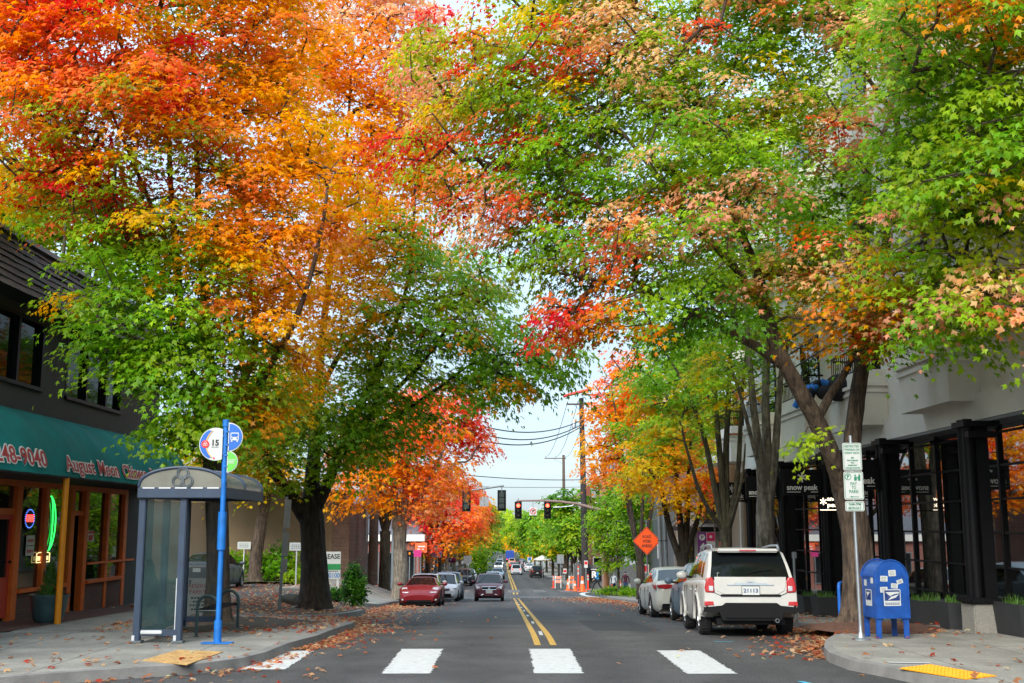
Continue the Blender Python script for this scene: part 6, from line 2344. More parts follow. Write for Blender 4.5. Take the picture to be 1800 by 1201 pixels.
# ---- distant traffic: three light-weight kinds, copied
M_paintfar = M_paint
def lite_car(S, kind, nose_lit, tail_lit):
 """small on the picture: one body mesh with glass, lamps and wheels in place"""
 b = MB()
 W, Ln = S['W'], S['L']
 y0 = -Ln / 2
 st = sorted(set([0, .06, .2] + [a for a, _ in S['deck']] + [Ln * k / 12 for k in range(13)]))
 rings = []
 for s in st:
  w = W / 2 * lerp_tab(S['wf'], s)
  zt = lerp_tab(S['deck'], s)
  zb = S['gc']
  p = [(.86 * w, zb), (w, zb + .18), (w, zt * .75), (.9 * w, zt), (.4 * w, zt + .03)]
  rings.append([(x, y0 + s, z) for x, z in p] + [(-x, y0 + s, z) for x, z in reversed(p)])
 n = len(rings[0])
 vs = [p for r in rings for p in r]
 fs = [(i * n + j, i * n + (j + 1) % n, (i + 1) * n + (j + 1) % n, (i + 1) * n + j) for i in range(len(rings) - 1) for j in range(n)]
 fs += [tuple(range(n)), tuple((len(rings) - 1) * n + j for j in range(n - 1, -1, -1))]
 b.add(vs, fs, M_paint)
 gs = [a for a, _ in S['roof']]
 rows = []
 for s in gs:
  zt, zr = lerp_tab(S['deck'], s), lerp_tab(S['roof'], s)
  bw = W / 2 * lerp_tab(S['wf'], s) * .9
  tw = bw + (W / 2 * S['rw'] - bw) * (zr - zt) / max(.05, S['H'] - zt)
  rows.append([(bw, y0 + s, zt - .02), (tw, y0 + s, zr - .05), (tw * .85, y0 + s, zr), (-tw * .85, y0 + s, zr), (-tw, y0 + s, zr - .05), (-bw, y0 + s, zt - .02)])
 for i in range(len(rows) - 1):
  mid = (gs[i] + gs[i + 1]) / 2
  for j in range(5):
   q = [rows[i][j], rows[i][j + 1], rows[i + 1][j + 1], rows[i + 1][j]]
   glass = j in (0, 4) or (j == 2 and (mid < S['tC'] or mid > S['tA']))
   b.add(q, [(0, 1, 2, 3)], M_carglass if glass else M_paint)
 ya, yb = S['ro'], S['ro'] + S['wb']
 for x in (-1, 1):
  for c_ in (ya, yb):
   b.lathe([(.001, -.11), (S['wr'], -.11), (S['wr'], .11), (.001, .11)], M_rubber, n=14, axis='X', mtx=Matrix.Translation((x * (W / 2 - .10), y0 + c_, S['wr'])))
   b.lathe([(.001, x * .115), (S['wr'] * .6, x * .115)], M_rim, n=12, axis='X', mtx=Matrix.Translation((x * (W / 2 - .10), y0 + c_, S['wr'])))
  zt = lerp_tab(S['deck'], Ln - .3)
  a, c_ = sorted((x * W * .26, x * W * .42))
  b.box((a, y0 + Ln - .3, zt - .16), (c_, y0 + Ln - .02, zt - .02), M_headlit if nose_lit else M_clear_lens, bev=.02)
  zt = lerp_tab(S['deck'], .1)
  b.box((a, y0 - .015, zt - .24), (c_, y0 + .1, zt - .04), M_taillit if tail_lit else M_red_lens, bev=.02)
  a, c_ = sorted((x * (W / 2 - .02), x * (W / 2 + .16)))
  b.box((a, y0 + S['tA'] + .35, lerp_tab(S['deck'], S['tA'])), (c_, y0 + S['tA'] + .45, lerp_tab(S['deck'], S['tA']) + .13), M_blackmat, bev=.02)
 b.box((-.5, y0 + Ln - .02, .45), (.5, y0 + Ln + .012, .62), M_blackmat)
 b.box((-.6, y0 - .012, .26), (.6, y0 + .1, .42), M_blackmat)
 b.box((-.16, y0 - .02, .62), (.16, y0 - .013, .74), M_signwhite)
 b.box((-.16, y0 + Ln + .013, .44), (.16, y0 + Ln + .02, .54), M_signwhite)
 me = b.build("far_car", smooth=40)
 d = me.data
 C.unlink(me) if False else bpy.data.objects.remove(me)
 return d
far_mesh = {}
for k, S in (("sedan", SEDAN), ("suv", SUV), ("hatch", HATCH)):
 far_mesh[k, 0] = lite_car(S, k, False, False)
 far_mesh[k, 1] = lite_car(S, k, True, False)
 far_mesh[k, 2] = lite_car(S, k, False, True)
def far_car(kind, state, X, Y, rz, col, label, group, nm="moving_car"):
 o = bpy.data.objects.new(nm, far_mesh[kind, state])
 C.link(o)
 o.location = (X, Y, g(X, Y))
 sl = math.atan((road_z(Y + 3) - road_z(Y - 3)) / 6)
 o.rotation_euler = ((sl if rz == 0 else -sl), 0, rz)
 o.color = tuple(col) + (1,)
 tag(o, label, "car", group)
 return o
PIN = math.pi
ON, OUT = "cars coming towards us beyond the junction", "cars driving away beyond the junction"
ordw = ["first", "second", "third", "fourth", "fifth", "sixth", "seventh", "eighth", "ninth", "tenth", "eleventh", "twelfth"]
far_car("sedan", 1, -.95, 110, PIN, (.36, .44, .5), "pale blue oncoming sedan with a lit headlamp just behind the maroon hatchback", ON)
far_car("sedan", 0, -.75, 152, PIN, (.2, .3, .38), "teal-grey oncoming sedan beyond the junction, unlit lamps", ON)
far_car("suv", 1, -.9, 222, PIN, (.6, .6, .6), "pale oncoming SUV with both lamps lit, third in the oncoming queue", ON)
far_car("suv", 1, -.8, 262, PIN, (.7, .7, .7), "white oncoming SUV with both lamps lit, fourth in the oncoming queue", ON)
far_car("sedan", 1, -.9, 305, PIN, (.4, .42, .45), "grey oncoming sedan with lit lamps, fifth in the oncoming queue", ON)
far_car("suv", 0, -.9, 350, PIN, (.62, .63, .64), "pale oncoming SUV farthest in the oncoming queue", ON)
far_car("suv", 2, 2.1, 190, 0, (.5, .54, .58), "silver SUV driving away with red lamps lit, nearest in the right lane", OUT)
far_car("sedan", 2, 2.0, 232, 0, (.3, .03, .03), "red sedan driving away just ahead of the silver SUV", OUT)
far_car("suv", 2, 2.1, 285, 0, (.55, .35, .25), "tan SUV with glowing lamps driving away behind the blue van", OUT)
left_cols = [(.03, .035, .04), (.55, .57, .6), (.62, .63, .64), (.25, .3, .35), (.08, .16, .25), (.6, .6, .6), (.05, .05, .06), (.3, .32, .34), (.18, .2, .24), (.6, .62, .64), (.1, .1, .1)]
left_names = ["black", "silver", "white", "slate grey", "dark blue", "white", "black", "mid grey", "charcoal", "white", "black"]
for k, (c_, nm) in enumerate(zip(left_cols, left_names)):
 far_car(("suv", "sedan", "hatch")[k % 3], 0, -3.95 + .1 * (k % 2), 123.5 + k * 7.4 + (k > 5) * 8, PIN, c_,
   "%s car parked at the far left kerb, %s behind the dark grey SUV" % (nm, ordw[k]), GL, "parked_car")
right_rows = [("suv", 164, BLACKC, "black SUV parked at the right kerb by the cafe umbrella"), ("hatch", 171, (.35, .03, .03), "dark red hatchback parked ahead of the black SUV"),
              ("sedan", 213, (.66, .67, .68), "white sedan parked at the far right kerb past the umbrella"), ("suv", 222, (.25, .27, .3), "grey SUV parked just ahead of the far white sedan"),
              ("suv", 245, (.1, .11, .13), "charcoal SUV parked sixth along the far right kerb"), ("sedan", 262, (.5, .5, .5), "pale grey sedan parked far along the right kerb"),
              ("sedan", 290, (.05, .05, .06), "black sedan parked farthest along the right kerb")]
for kind, Y, c_, lab in right_rows:
 far_car(kind, 0, 4.75, Y, 0, c_, lab, GP, "parked_car")
b = MB()
Y = 330
b.box((-1.15, -2.6, .7), (1.15, 1.9, 3.3), mat("van_blue", (.015, .05, .26), rough=.4, var=.08), bev=.06)
t = thing("box_van", "blue box van driving away at the head of the far right lane", "van", (1.9, Y, g(1.9, Y)))
b.build("box", t)
b = MB()
b.box((-1.0, 1.95, .5), (1.0, 3.4, 1.5), mat("van_blue", (.015, .05, .26)), bev=.1)
b.box((-.95, 1.95, 1.5), (.95, 2.9, 2.3), M_carglass, bev=.1)
b.box((-1.0, -2.65, .45), (1.0, 3.0, .7), M_blackmat)
b.build("cab", t)
for x in (-1, 1):
 for y in (-1.7, 2.5):
  MB().lathe([(.001, -.15), (.42, -.15), (.42, .15), (.001, .15)], M_rubber, n=16, axis='X').build("wheel", t, loc=(x * .95, y, .42))
 MB().box((min(x * .75, x * 1.05), -2.66, .8), (max(x * .75, x * 1.05), -2.6, 1.05), M_taillit).build("tail_light", t)
# ---------------------------------------------------------------- people
M_skin = mat("skin", (.42, .24, .17), rough=.6, var=.08)
def person(label, loc, rz, height, pose, cols, bag=None, hat=None):
 """one continuous skinned figure; pose gives joint offsets in metres for a 1.75 m adult, facing -Y"""
 V, E, Rd = [], [], []
 def add(p, r, parent=None):
  V.append(Vector(p))
  Rd.append(r)
  if parent is not None:
   E.append((parent, len(V) - 1))
  return len(V) - 1
 P = pose
 pel = add((0, 0, .95), .135)
 wst = add((0, 0, 1.12), .125, pel)
 ch = add((0, -.01, 1.32), .145, wst)
 nk0 = add((0, 0, 1.47), .075, ch)
 nk = add((0, -.015, 1.54), .055, nk0)
 h1 = add((0, -.03, 1.60), .080, nk)
 h2 = add((0, -.03, 1.69), .088, h1)
 add((0, -.02, 1.755), .05, h2)
 add((0, -.125, 1.635), .014, h1)
 for s, leg, arm in ((-1, P['legL'], P['armL']), (1, P['legR'], P['armR'])):
  hip = add((s * .10, 0, .90), .10, pel)
  kn = add(leg[0], .062, hip)
  cf = add(Vector(leg[0]).lerp(Vector(leg[1]), .35), .058, kn)
  an = add(leg[1], .042, cf)
  add(Vector(leg[1]) + Vector(leg[2]), .036, an)
  shd = add((s * .185, 0, 1.42), .065, ch)
  el = add(arm[0], .046, shd)
  wr = add(arm[1], .032, el)
  d = (Vector(arm[1]) - Vector(arm[0])).normalized()
  pm = add(Vector(arm[1]) + d * .075, .033, wr)
  side = d.cross(Vector((s, 0, 0))).normalized()
  for k in range(4):
   f0 = Vector(arm[1]) + d * .11 + side * (-.03 + .02 * k)
   f1 = add(f0, .0105, pm)
   f2 = add(f0 + d * (.03 + .006 * (k in (1, 2))) + Vector((0, -.006, 0)), .0095, f1)
   add(f0 + d * (.055 + .008 * (k in (1, 2))) + Vector((0, -.018, 0)), .0085, f2)
  th = add(Vector(arm[1]) + d * .05 + side * -.045, .012, pm)
  add(Vector(arm[1]) + d * .085 + side * -.062, .010, th)
 k = height / 1.78
 me = bpy.data.meshes.new("person")
 me.from_pydata([v * k for v in V], E, [])
 o = bpy.data.objects.new("person_rig", me)
 C.link(o)
 sk = o.modifiers.new("skin", 'SKIN')
 sk.use_smooth_shade = True
 if not me.skin_vertices:
  bm = bmesh.new()
  bm.from_mesh(me)
  bm.verts.layers.skin.verify()
  bm.to_mesh(me)
  bm.free()
 for i, sv in enumerate(me.skin_vertices[0].data):
  sv.radius = (Rd[i] * k, Rd[i] * k * (.78 if i in (0, 1, 2) else 1))
  sv.use_root = i == 0
 sub = o.modifiers.new("sub", 'SUBSURF')
 sub.levels = sub.render_levels = 1
 bpy.context.view_layer.update()
 dg = bpy.context.evaluated_depsgraph_get()
 fm = bpy.data.meshes.new_from_object(o.evaluated_get(dg))
 bpy.data.objects.remove(o)
 fm.name = "person"
 fm.materials.clear()
 keys = ['skin', 'shoe', 'leg', 'top', 'hair']
 for kk in keys:
  fm.materials.append(cols[kk])
 for p in fm.polygons:
  c_ = p.center / k
  hand = abs(c_.x) > .16 and any((c_ - Vector(a[1])).length < .19 and (c_ - Vector(a[1])).dot(Vector(a[1]) - Vector(a[0])) > 0 for a in (P['armL'], P['armR']))
  if c_.z > 1.535:
   mi = 4 if (c_.z > 1.72 or (c_.y > -.01 and c_.z > 1.6)) else 0
  elif hand:
   mi = 0
  elif c_.z > .94:
   mi = 3
  elif min((c_ - (Vector(l[1]) + Vector(l[2]) * .5)).length for l in (P['legL'], P['legR'])) < .15:
   mi = 1
  elif abs(c_.x) > .24 and c_.z > .7:
   mi = 3
  else:
   mi = 2
  p.material_index = mi
  p.use_smooth = True
 o = bpy.data.objects.new("person", fm)
 C.link(o)
 zmin = min(v.co.z for v in fm.vertices)
 o.location = (loc[0], loc[1], loc[2] - zmin)
 o.rotation_euler = (0, 0, rz)
 tag(o, label, "person", "people by the far right corner")
 return o, k
def cloth(n, c_):
 return mat(n, c_, rough=.85, var=.15, scale=8)
hair_d = cloth("hair_dark", (.03, .02, .015))
hair_g = cloth("hair_grey", (.25, .24, .23))
shoe_b = cloth("shoe_black", (.02, .02, .02))
WALK = dict(legL=[(-.11, -.28, .52), (-.12, -.42, .09), (0, -.13, -.04)], legR=[(.10, .10, .50), (.10, .42, .16), (0, -.10, -.09)],
   armL=[(-.24, .12, 1.16), (-.25, .04, .92)], armR=[(.24, -.12, 1.15), (.22, -.32, .98)])
STAND = dict(legL=[(-.11, -.03, .50), (-.12, .02, .08), (0, -.13, -.04)], legR=[(.11, -.02, .50), (.12, .0, .08), (0, -.13, -.04)],
             armL=[(-.26, .03, 1.15), (-.28, -.04, .90)], armR=[(.26, .03, 1.15), (.28, -.05, .90)])
STAND2 = dict(legL=[(-.10, -.08, .50), (-.12, -.05, .08), (0, -.13, -.04)], legR=[(.10, .04, .50), (.11, .12, .09), (0, -.13, -.04)],
              armL=[(-.27, .0, 1.17), (-.20, -.2, .98)], armR=[(.26, .05, 1.15), (.28, .0, .90)])
cl = lambda top_, leg_, hair=hair_d: dict(skin=M_skin, shoe=shoe_b, leg=leg_, top=top_, hair=hair)
jeans = cloth("jeans_blue", (.02, .07, .18))
blackt = cloth("trousers_black", (.012, .012, .014))
Y = 90.0
X = xat(1051, Y, road_z(Y))
person("person in a bright blue jacket and black trousers striding before the fence", (X, Y, g(X, Y) + (KERB if X > 6.9 else 0)), R(-80), 1.80, WALK, cl(cloth("jacket_blue", (.01, .17, .42)), blackt))
Y = 86
X = xat(1100, Y, road_z(Y))
po, k = person("person in a maroon jumper and jeans seen from behind carrying a white bag", (X, Y, g(X, Y)), R(180), 1.78, STAND, cl(cloth("jumper_maroon", (.06, .01, .02)), jeans, cloth("cap_navy", (.01, .015, .05))))
b = MB()
b.prism([(-.14, 0), (.14, 0), (.12, .3), (.06, .34), (.05, .5), (.03, .5), (.02, .34), (-.02, .34), (-.03, .5), (-.05, .5), (-.06, .34), (-.12, .3)], .1, mat("bag_white", (.75, .75, .75), rough=.6, var=.05), TM((0, .05, 0), *FRONT))
o = b.build("carrier_bag", loc=(X + .30, Y + .06, g(X, Y) + .28), bevel=.03)
tag(o, "white carrier bag hanging from the hand of the maroon walker", "bag")
Y = 85
X = xat(1079, Y, road_z(Y))
person("person in a white shirt and dark trousers near the orange-brown wooden pole", (X, Y, g(X, Y)), R(200), 1.72, STAND2, cl(cloth("shirt_white", (.6, .62, .65)), cloth("trousers_navy", (.015, .02, .05)), hair_g))
Y = 150
X = 7.4
person("person in dark clothes standing beside the cafe umbrella", (X, Y, top(X, Y)), R(150), 1.7, STAND, cl(cloth("coat_dark", (.04, .03, .03)), blackt))
# ---------------------------------------------------------------- trees
def bark(name, c1, c2, scale=9):
 m = mat(name, c1, rough=.95, var=.35, scale=6)
 nt = m.node_tree
 Lk = nt.links.new
 tc = nt.nodes.new("ShaderNodeTexCoord")
 mp = nt.nodes.new("ShaderNodeMapping")
 mp.inputs["Scale"].default_value = (scale, scale, scale * .14)
 Lk(tc.outputs["Object"], mp.inputs["Vector"])
 n = nt.nodes.new("ShaderNodeTexNoise")
 n.inputs["Scale"].default_value = 1.6
 n.inputs["Detail"].default_value = 7
 n.inputs["Roughness"].default_value = .7
 Lk(mp.outputs[0], n.inputs["Vector"])
 r = nt.nodes.new("ShaderNodeValToRGB")
 e = r.color_ramp.elements
 e[0].position, e[0].color = .38, tuple(c2) + (1,)
 e[1].position, e[1].color = .62, tuple(c1) + (1,)
 Lk(n.outputs["Fac"], r.inputs[0])
 Lk(r.outputs[0], nt.nodes[m["cin"]].inputs[6])
 bp = nt.nodes.new("ShaderNodeBump")
 bp.inputs["Strength"].default_value = 1
 bp.inputs["Distance"].default_value = .06
 Lk(n.outputs["Fac"], bp.inputs["Height"])
 Lk(bp.outputs[0], nt.nodes["Principled BSDF"].inputs["Normal"])
 return m
M_bark_brown = bark("bark_brown", (.15, .105, .07), (.035, .024, .018))
M_bark_dark = bark("bark_dark", (.062, .048, .034), (.016, .012, .010))
M_bark_grey = bark("bark_grey", (.33, .295, .235), (.10, .085, .068), 7)
M_bark_olive = bark("bark_olive", (.12, .105, .065), (.03, .026, .018))
def leaf_material():
 m = bpy.data.materials.new("maple_leaf")
 m.use_nodes = True
 nt = m.node_tree
 nt.nodes.clear()
 Lk = nt.links.new
 out = nt.nodes.new("ShaderNodeOutputMaterial")
 at_ = nt.nodes.new("ShaderNodeAttribute")
 at_.attribute_name = "leaf_colour"
 hs = nt.nodes.new("ShaderNodeHueSaturation")
 hs.inputs["Saturation"].default_value = 1.05
 hs.inputs["Value"].default_value = 1.0
 Lk(at_.outputs["Color"], hs.inputs["Color"])
 pb = nt.nodes.new("ShaderNodeBsdfPrincipled")
 pb.inputs["Roughness"].default_value = .45
 pb.inputs["Specular IOR Level"].default_value = .35
 Lk(hs.outputs[0], pb.inputs["Base Color"])
 h2 = nt.nodes.new("ShaderNodeHueSaturation")
 h2.inputs["Saturation"].default_value = 1.04
 h2.inputs["Value"].default_value = 1.25
 Lk(at_.outputs["Color"], h2.inputs["Color"])
 tr = nt.nodes.new("ShaderNodeBsdfTranslucent")
 Lk(h2.outputs[0], tr.inputs["Color"])
 mx = nt.nodes.new("ShaderNodeMixShader")
 mx.inputs[0].default_value = .58
 Lk(pb.outputs[0], mx.inputs[1])
 Lk(tr.outputs[0], mx.inputs[2])
 Lk(mx.outputs[0], out.inputs["Surface"])
 return m
M_leaf = leaf_material()
_T9 = np.array([(0, .30, .03), (0, 1.0, -.16), (.22, .52, .02), (.56, .62, -.12), (.24, .22, .0), (0, -.08, 0), (-.24, .22, .0), (-.56, .62, -.12), (-.22, .52, .02)])
_F9 = np.array([(0, 2, 1, 8), (0, 4, 3, 2), (0, 6, 5, 4), (0, 8, 7, 6)])
_T6 = np.array([(0, -.05, 0), (.46, .38, -.06), (0, .42, .05), (-.46, .38, -.06), (0, 1.0, -.12)])
_F6 = np.array([(0, 1, 2, 3), (2, 1, 4, 3)])
def leaf_mesh(name, pos, nrm, upv, size, col, fine, parent, material=None):
 T, F = (_T9, _F9) if fine else (_T6, _F6)
 N = len(pos)
 nrm = nrm / np.linalg.norm(nrm, axis=1, keepdims=True)
 u = upv - nrm * np.sum(upv * nrm, axis=1, keepdims=True)
 u /= np.maximum(1e-6, np.linalg.norm(u, axis=1, keepdims=True))
 r = np.cross(u, nrm)
 curl = RNG.uniform(.4, 2.2, N)[:, None, None]
 V = (T[None, :, 0, None] * r[:, None, :] + T[None, :, 1, None] * u[:, None, :] + T[None, :, 2, None] * curl * nrm[:, None, :]) * size[:, None, None] + pos[:, None, :]
 k = T.shape[0]
 faces = (F[None] + (np.arange(N) * k)[:, None, None]).reshape(-1, 4)
 me = bpy.data.meshes.new(name)
 me.vertices.add(N * k)
 me.vertices.foreach_set("co", V.reshape(-1).astype(np.float32))
 nf = len(faces)
 me.loops.add(nf * 4)
 me.loops.foreach_set("vertex_index", faces.reshape(-1).astype(np.int32))
 me.polygons.add(nf)
 me.polygons.foreach_set("loop_start", np.arange(0, nf * 4, 4, dtype=np.int32))
 me.polygons.foreach_set("loop_total", np.full(nf, 4, dtype=np.int32))
 me.update(calc_edges=True)
 a = me.attributes.new("leaf_colour", 'FLOAT_COLOR', 'POINT')
 c4 = np.ones((N, k, 4), dtype=np.float32)
 c4[:, :, :3] = col[:, None, :]
 a.data.foreach_set("color", c4.reshape(-1))
 me.materials.append(material or M_leaf)
 o = bpy.data.objects.new(name, me)
 C.link(o)
 if parent is not None:
  o.parent = parent
 return o
COLS = {
 'green': (.145, .33, .02), 'dgreen': (.075, .21, .015), 'lgreen': (.30, .46, .032), 'ygreen': (.37, .46, .035), 'yellow': (.74, .52, .03),
 'gold': (.84, .42, .022), 'orange': (.88, .33, .022), 'peach': (.90, .54, .25), 'red': (.80, .10, .055), 'crimson': (.62, .022, .045),
 'pink': (.90, .40, .27), 'dred': (.58, .10, .03), 'pine': (.03, .10, .014), 'rust': (.74, .30, .03), 'olive': (.30, .34, .025), 'coral': (.88, .27, .085),
}
GREENS = ('green', 'dgreen', 'lgreen', 'ygreen', 'olive')
MIXES = {   # what else turns up among leaves of a colour
 'green': ('green', 'green', 'lgreen', 'lgreen'), 'dgreen': ('dgreen', 'green'), 'lgreen': ('lgreen', 'green', 'ygreen'), 'ygreen': ('ygreen', 'lgreen', 'yellow'),
 'yellow': ('yellow', 'gold', 'ygreen'), 'gold': ('gold', 'orange', 'yellow'), 'orange': ('orange', 'orange', 'gold', 'coral'), 'peach': ('peach', 'peach', 'pink'),
 'red': ('red', 'red', 'coral', 'crimson'), 'crimson': ('crimson', 'red'), 'pink': ('pink', 'coral', 'peach'), 'dred': ('dred', 'red', 'rust'), 'rust': ('rust', 'gold', 'olive'),
 'olive': ('olive', 'green', 'rust'), 'coral': ('coral', 'red', 'orange'),
}
def catmull(pts, rad, n=5):
 out, ro = [], []
 P = [Vector(p) for p in pts]
 for i in range(len(P) - 1):
  p0, p1, p2, p3 = P[max(0, i - 1)], P[i], P[i + 1], P[min(len(P) - 1, i + 2)]
  for k in range(n):
   t = k / n
   out.append(.5 * ((2 * p1) + (p2 - p0) * t + (2 * p0 - 5 * p1 + 4 * p2 - p3) * t * t + (-p0 + 3 * p1 - 3 * p2 + p3) * t ** 3))
   ro.append(rad[i] + (rad[i + 1] - rad[i]) * t)
 out.append(P[-1])
 ro.append(rad[-1])
 return out, ro
def tree(name, label, base, limbs, lobes, hints, barkm, k=400, leaf=.115, fine=True, per=80, spray=.6, group=None, dflt='green', flare=1.5, jit=.6, twig=.010,
         flat=.2, seed=0, minz=None, pen=0.0, ysc=.45, front=None, cat="tree"):
 """limbs: polylines [(x,y,z,r), ...] in world space, the first is the trunk; lobes: (x,y,z, rx,ry,rz) ellipsoids of the crown; hints: (x,y,z,colour)"""
 rng = np.random.default_rng(1000 + seed)
 bx, by = base
 z0 = min(p[2] for p in limbs[0])
 t = thing(name, label, cat, (bx, by, z0), 0, group)
 O = np.array([bx, by, z0])
 wood = MB()
 nodes, parent, rad, fixed = [], [], [], []
 for li, lb in enumerate(limbs):
  pts, rr = catmull([p[:3] for p in lb], [p[3] for p in lb], 6)
  from mathutils import noise
  vs, fs = [], []
  n = 18 if rr[0] > .2 else (12 if rr[0] > .08 else 8)
  ref = Vector((1, 0, 0))
  ph = Vector((seed * 3.1, li * 7.7, 1.3))
  for i, p in enumerate(pts):
   tg = (pts[min(i + 1, len(pts) - 1)] - pts[max(0, i - 1)]).normalized()
   a = (ref - tg * ref.dot(tg)).normalized()
   b_ = tg.cross(a)
   h = p.z - z0
   for j in range(n):
    w = 2 * math.pi * j / n
    r_ = rr[i]
    if li == 0 and flare > 1:
     fl = math.exp(-h / (rr[0] * .8))
     r_ *= 1 + (flare - 1) * fl * (.75 + .55 * max(0, math.cos(w * 5 + seed)) ** 2)
    d = a * math.cos(w) + b_ * math.sin(w)
    q = p + d * r_
    r_ *= 1 + .16 * noise.noise(Vector((d.x * 2.2, d.y * 2.2, q.z * .55)) + ph) + .07 * noise.noise(q * 5 + ph)
    vs.append(p + d * r_ - Vector(O))
   ref = a
  for i in range(len(pts) - 1):
   for j in range(n):
    fs.append((i * n + j, i * n + (j + 1) % n, (i + 1) * n + (j + 1) % n, (i + 1) * n + j))
  fs.append(tuple((len(pts) - 1) * n + j for j in range(n)))
  wood.add(vs, fs, barkm)
  prev = None
  if li > 0 and nodes:
   prev = int(np.argmin(np.linalg.norm(np.array(nodes) - np.array(pts[0]), axis=1)))
  for i, p in enumerate(pts):
   if li == 0 and i < len(pts) * .35:
    continue
   nodes.append(np.array(p))
   parent.append(prev)
   rad.append(rr[i])
   fixed.append(True)
   prev = len(nodes) - 1
 lob = np.array(lobes, dtype=float)
 area = lob[:, 3] * lob[:, 5] * math.pi
 cnt = np.maximum(2, np.round(area * k / per)).astype(int)
 S = []
 for (x, y, z, rx, ry, rz), c_ in zip(lob, cnt):
  d = rng.normal(size=(c_, 3))
  d /= np.linalg.norm(d, axis=1, keepdims=True)
  q = rng.uniform(0, 1, c_)[:, None] ** .33
  S.append(np.array([x, y, z]) + d * q * np.array([rx, ry, rz]))
 S = np.concatenate(S)
 if minz is not None:
  S = S[S[:, 2] > minz]
 base_nodes = np.array(nodes)
 d0 = np.array([np.min(np.linalg.norm(base_nodes - p, axis=1)) for p in S])
 S = S[np.argsort(d0)]
 cap = len(nodes) + len(S) * 14
 NA = np.full((cap, 3), 1e9)
 NA[:len(nodes)] = base_nodes
 nn = len(nodes)
 heart = base_nodes[0]
 tips = []
 sdirs = []
 for p in S:
  dv = NA[:nn] - p
  dist = np.sqrt((dv ** 2).sum(1))
  above = np.maximum(0, dv[:, 2] - .1)
  j = int(np.argmin(dist + .9 * above))
  a = NA[j].copy()
  d = dist[j]
  pd = a - NA[parent[j]] if parent[j] is not None else np.array([0, 0, 1.0])
  pd = pd / max(1e-6, np.linalg.norm(pd))
  out = p - a
  ctrl = a + pd * d * .38 + out * .15 + rng.normal(size=3) * .05 * d
  m = max(1, min(12, int(d / .34)))
  pr = j
  for q in range(1, m + 1):
   u = q / m
   w = (1 - u) ** 2 * a + 2 * u * (1 - u) * ctrl + u * u * p
   NA[nn] = w
   nodes.append(w)
   parent.append(pr)
   rad.append(0.0)
   fixed.append(False)
   pr = nn
   nn += 1
  tips.append(pr)
  sdirs.append(out / max(1e-6, np.linalg.norm(out)))
 load = np.zeros(nn)
 for tip in tips:
  load[tip] += 1
 for i in range(nn - 1, -1, -1):
  if parent[i] is not None and not fixed[i]:
   load[parent[i]] += load[i]
 for i in range(nn):
  if fixed[i] or parent[i] is None:
   continue
  r1 = twig * max(1, load[i]) ** .46
  pr = parent[i]
  r0 = twig * max(1, load[pr]) ** .46 if not fixed[pr] else min(rad[pr] * .85, r1 * 1.25)
  r0 = max(r1, min(r0, r1 * 1.6))
  n = 4 if r1 < .02 else 6
  a, b_ = Vector(NA[pr] - O), Vector(NA[i] - O)
  wood.tube([a, b_ + (b_ - a) * .04], [r0, r1], barkm, n=n, caps=False)
 trunk = wood.build("trunk", t, smooth=70)
 NS = len(S)
 per_n = np.maximum(8, rng.poisson(per, NS))
 idx = np.repeat(np.arange(NS), per_n)
 N = len(idx)
 sd = np.array(sdirs)
 outw = S - np.array([heart[0], heart[1], heart[2] - 1.0])
 outw /= np.maximum(1e-6, np.linalg.norm(outw, axis=1, keepdims=True))
 srad = spray * rng.uniform(.65, 1.35, NS)
 pn = np.stack([outw[:, 0] * .55, outw[:, 1] * .55, np.full(NS, 1.0)], 1) + rng.normal(size=(NS, 3)) * .22
 pn /= np.linalg.norm(pn, axis=1, keepdims=True)
 h = rng.normal(size=(N, 3))
 h -= pn[idx] * np.sum(h * pn[idx], axis=1, keepdims=True)
 h /= np.maximum(1e-6, np.linalg.norm(h, axis=1, keepdims=True))
 rad_l = np.sqrt(rng.uniform(0, 1, N)) * srad[idx] * (1 + .25 * rng.normal(size=N))
 off = h * rad_l[:, None] + pn[idx] * (rng.normal(size=N) * flat * srad[idx] * .6 - .38 * rad_l ** 2 / srad[idx])[:, None]
 pos = S[idx] + off + sd[idx] * srad[idx][:, None] * .25
 nrm = pn[idx] * .6 + outw[idx] * .8 + h * (rad_l / srad[idx])[:, None] * .5 + rng.normal(size=(N, 3)) * .40
 nrm[:, 2] = np.abs(nrm[:, 2]) * .8 + .05
 upv = h * .8 + outw[idx] * .4 + rng.normal(size=(N, 3)) * .5
 upv[:, 2] -= .65
 size = leaf * rng.uniform(.7, 1.3, N)
 names = list(COLS)
 if hints:
  H = np.array([q[:3] for q in hints], dtype=float)
  gr = np.array([q[3] in GREENS for q in hints])
  sc = np.stack([np.ones(len(hints)), np.where(gr, .3, ysc), np.full(len(hints), 1.15)], 1)
  Sj = S + rng.normal(size=S.shape) * jit
  dd = np.linalg.norm((Sj[:, None, :] - H[None]) * sc[None], axis=2) + np.where(gr, 0, pen)[None]
  best = np.argmin(dd, axis=1)
  if front is not None:
   gi = np.where(gr)[0]
   near_g = gi[np.argmin(dd[:, gi], axis=1)]
   deep = (S[:, 1] > H[best, 1] + front) | (rng.random(len(S)) < .2)
   best = np.where(~gr[best] & deep, near_g, best)
  pick = [hints[i][3] for i in best]
 else:
  pick = [dflt] * NS
 base_c = np.array([COLS[p] for p in pick])
 alt = [[COLS[a] for a in MIXES[p]] for p in pick]
 altc = np.array([[a[i % len(a)] for i in range(12)] for a in alt])
 col = altc[idx, rng.integers(0, 12, N)]
 sprayc = altc[np.arange(NS), rng.integers(0, 12, NS)]
 mixw = rng.uniform(.45, .95, N)[:, None]
 col = col * (1 - mixw) + sprayc[idx] * mixw
 tone = np.exp(rng.normal(size=NS) * .12)[idx] * np.exp(rng.normal(size=N) * .10)
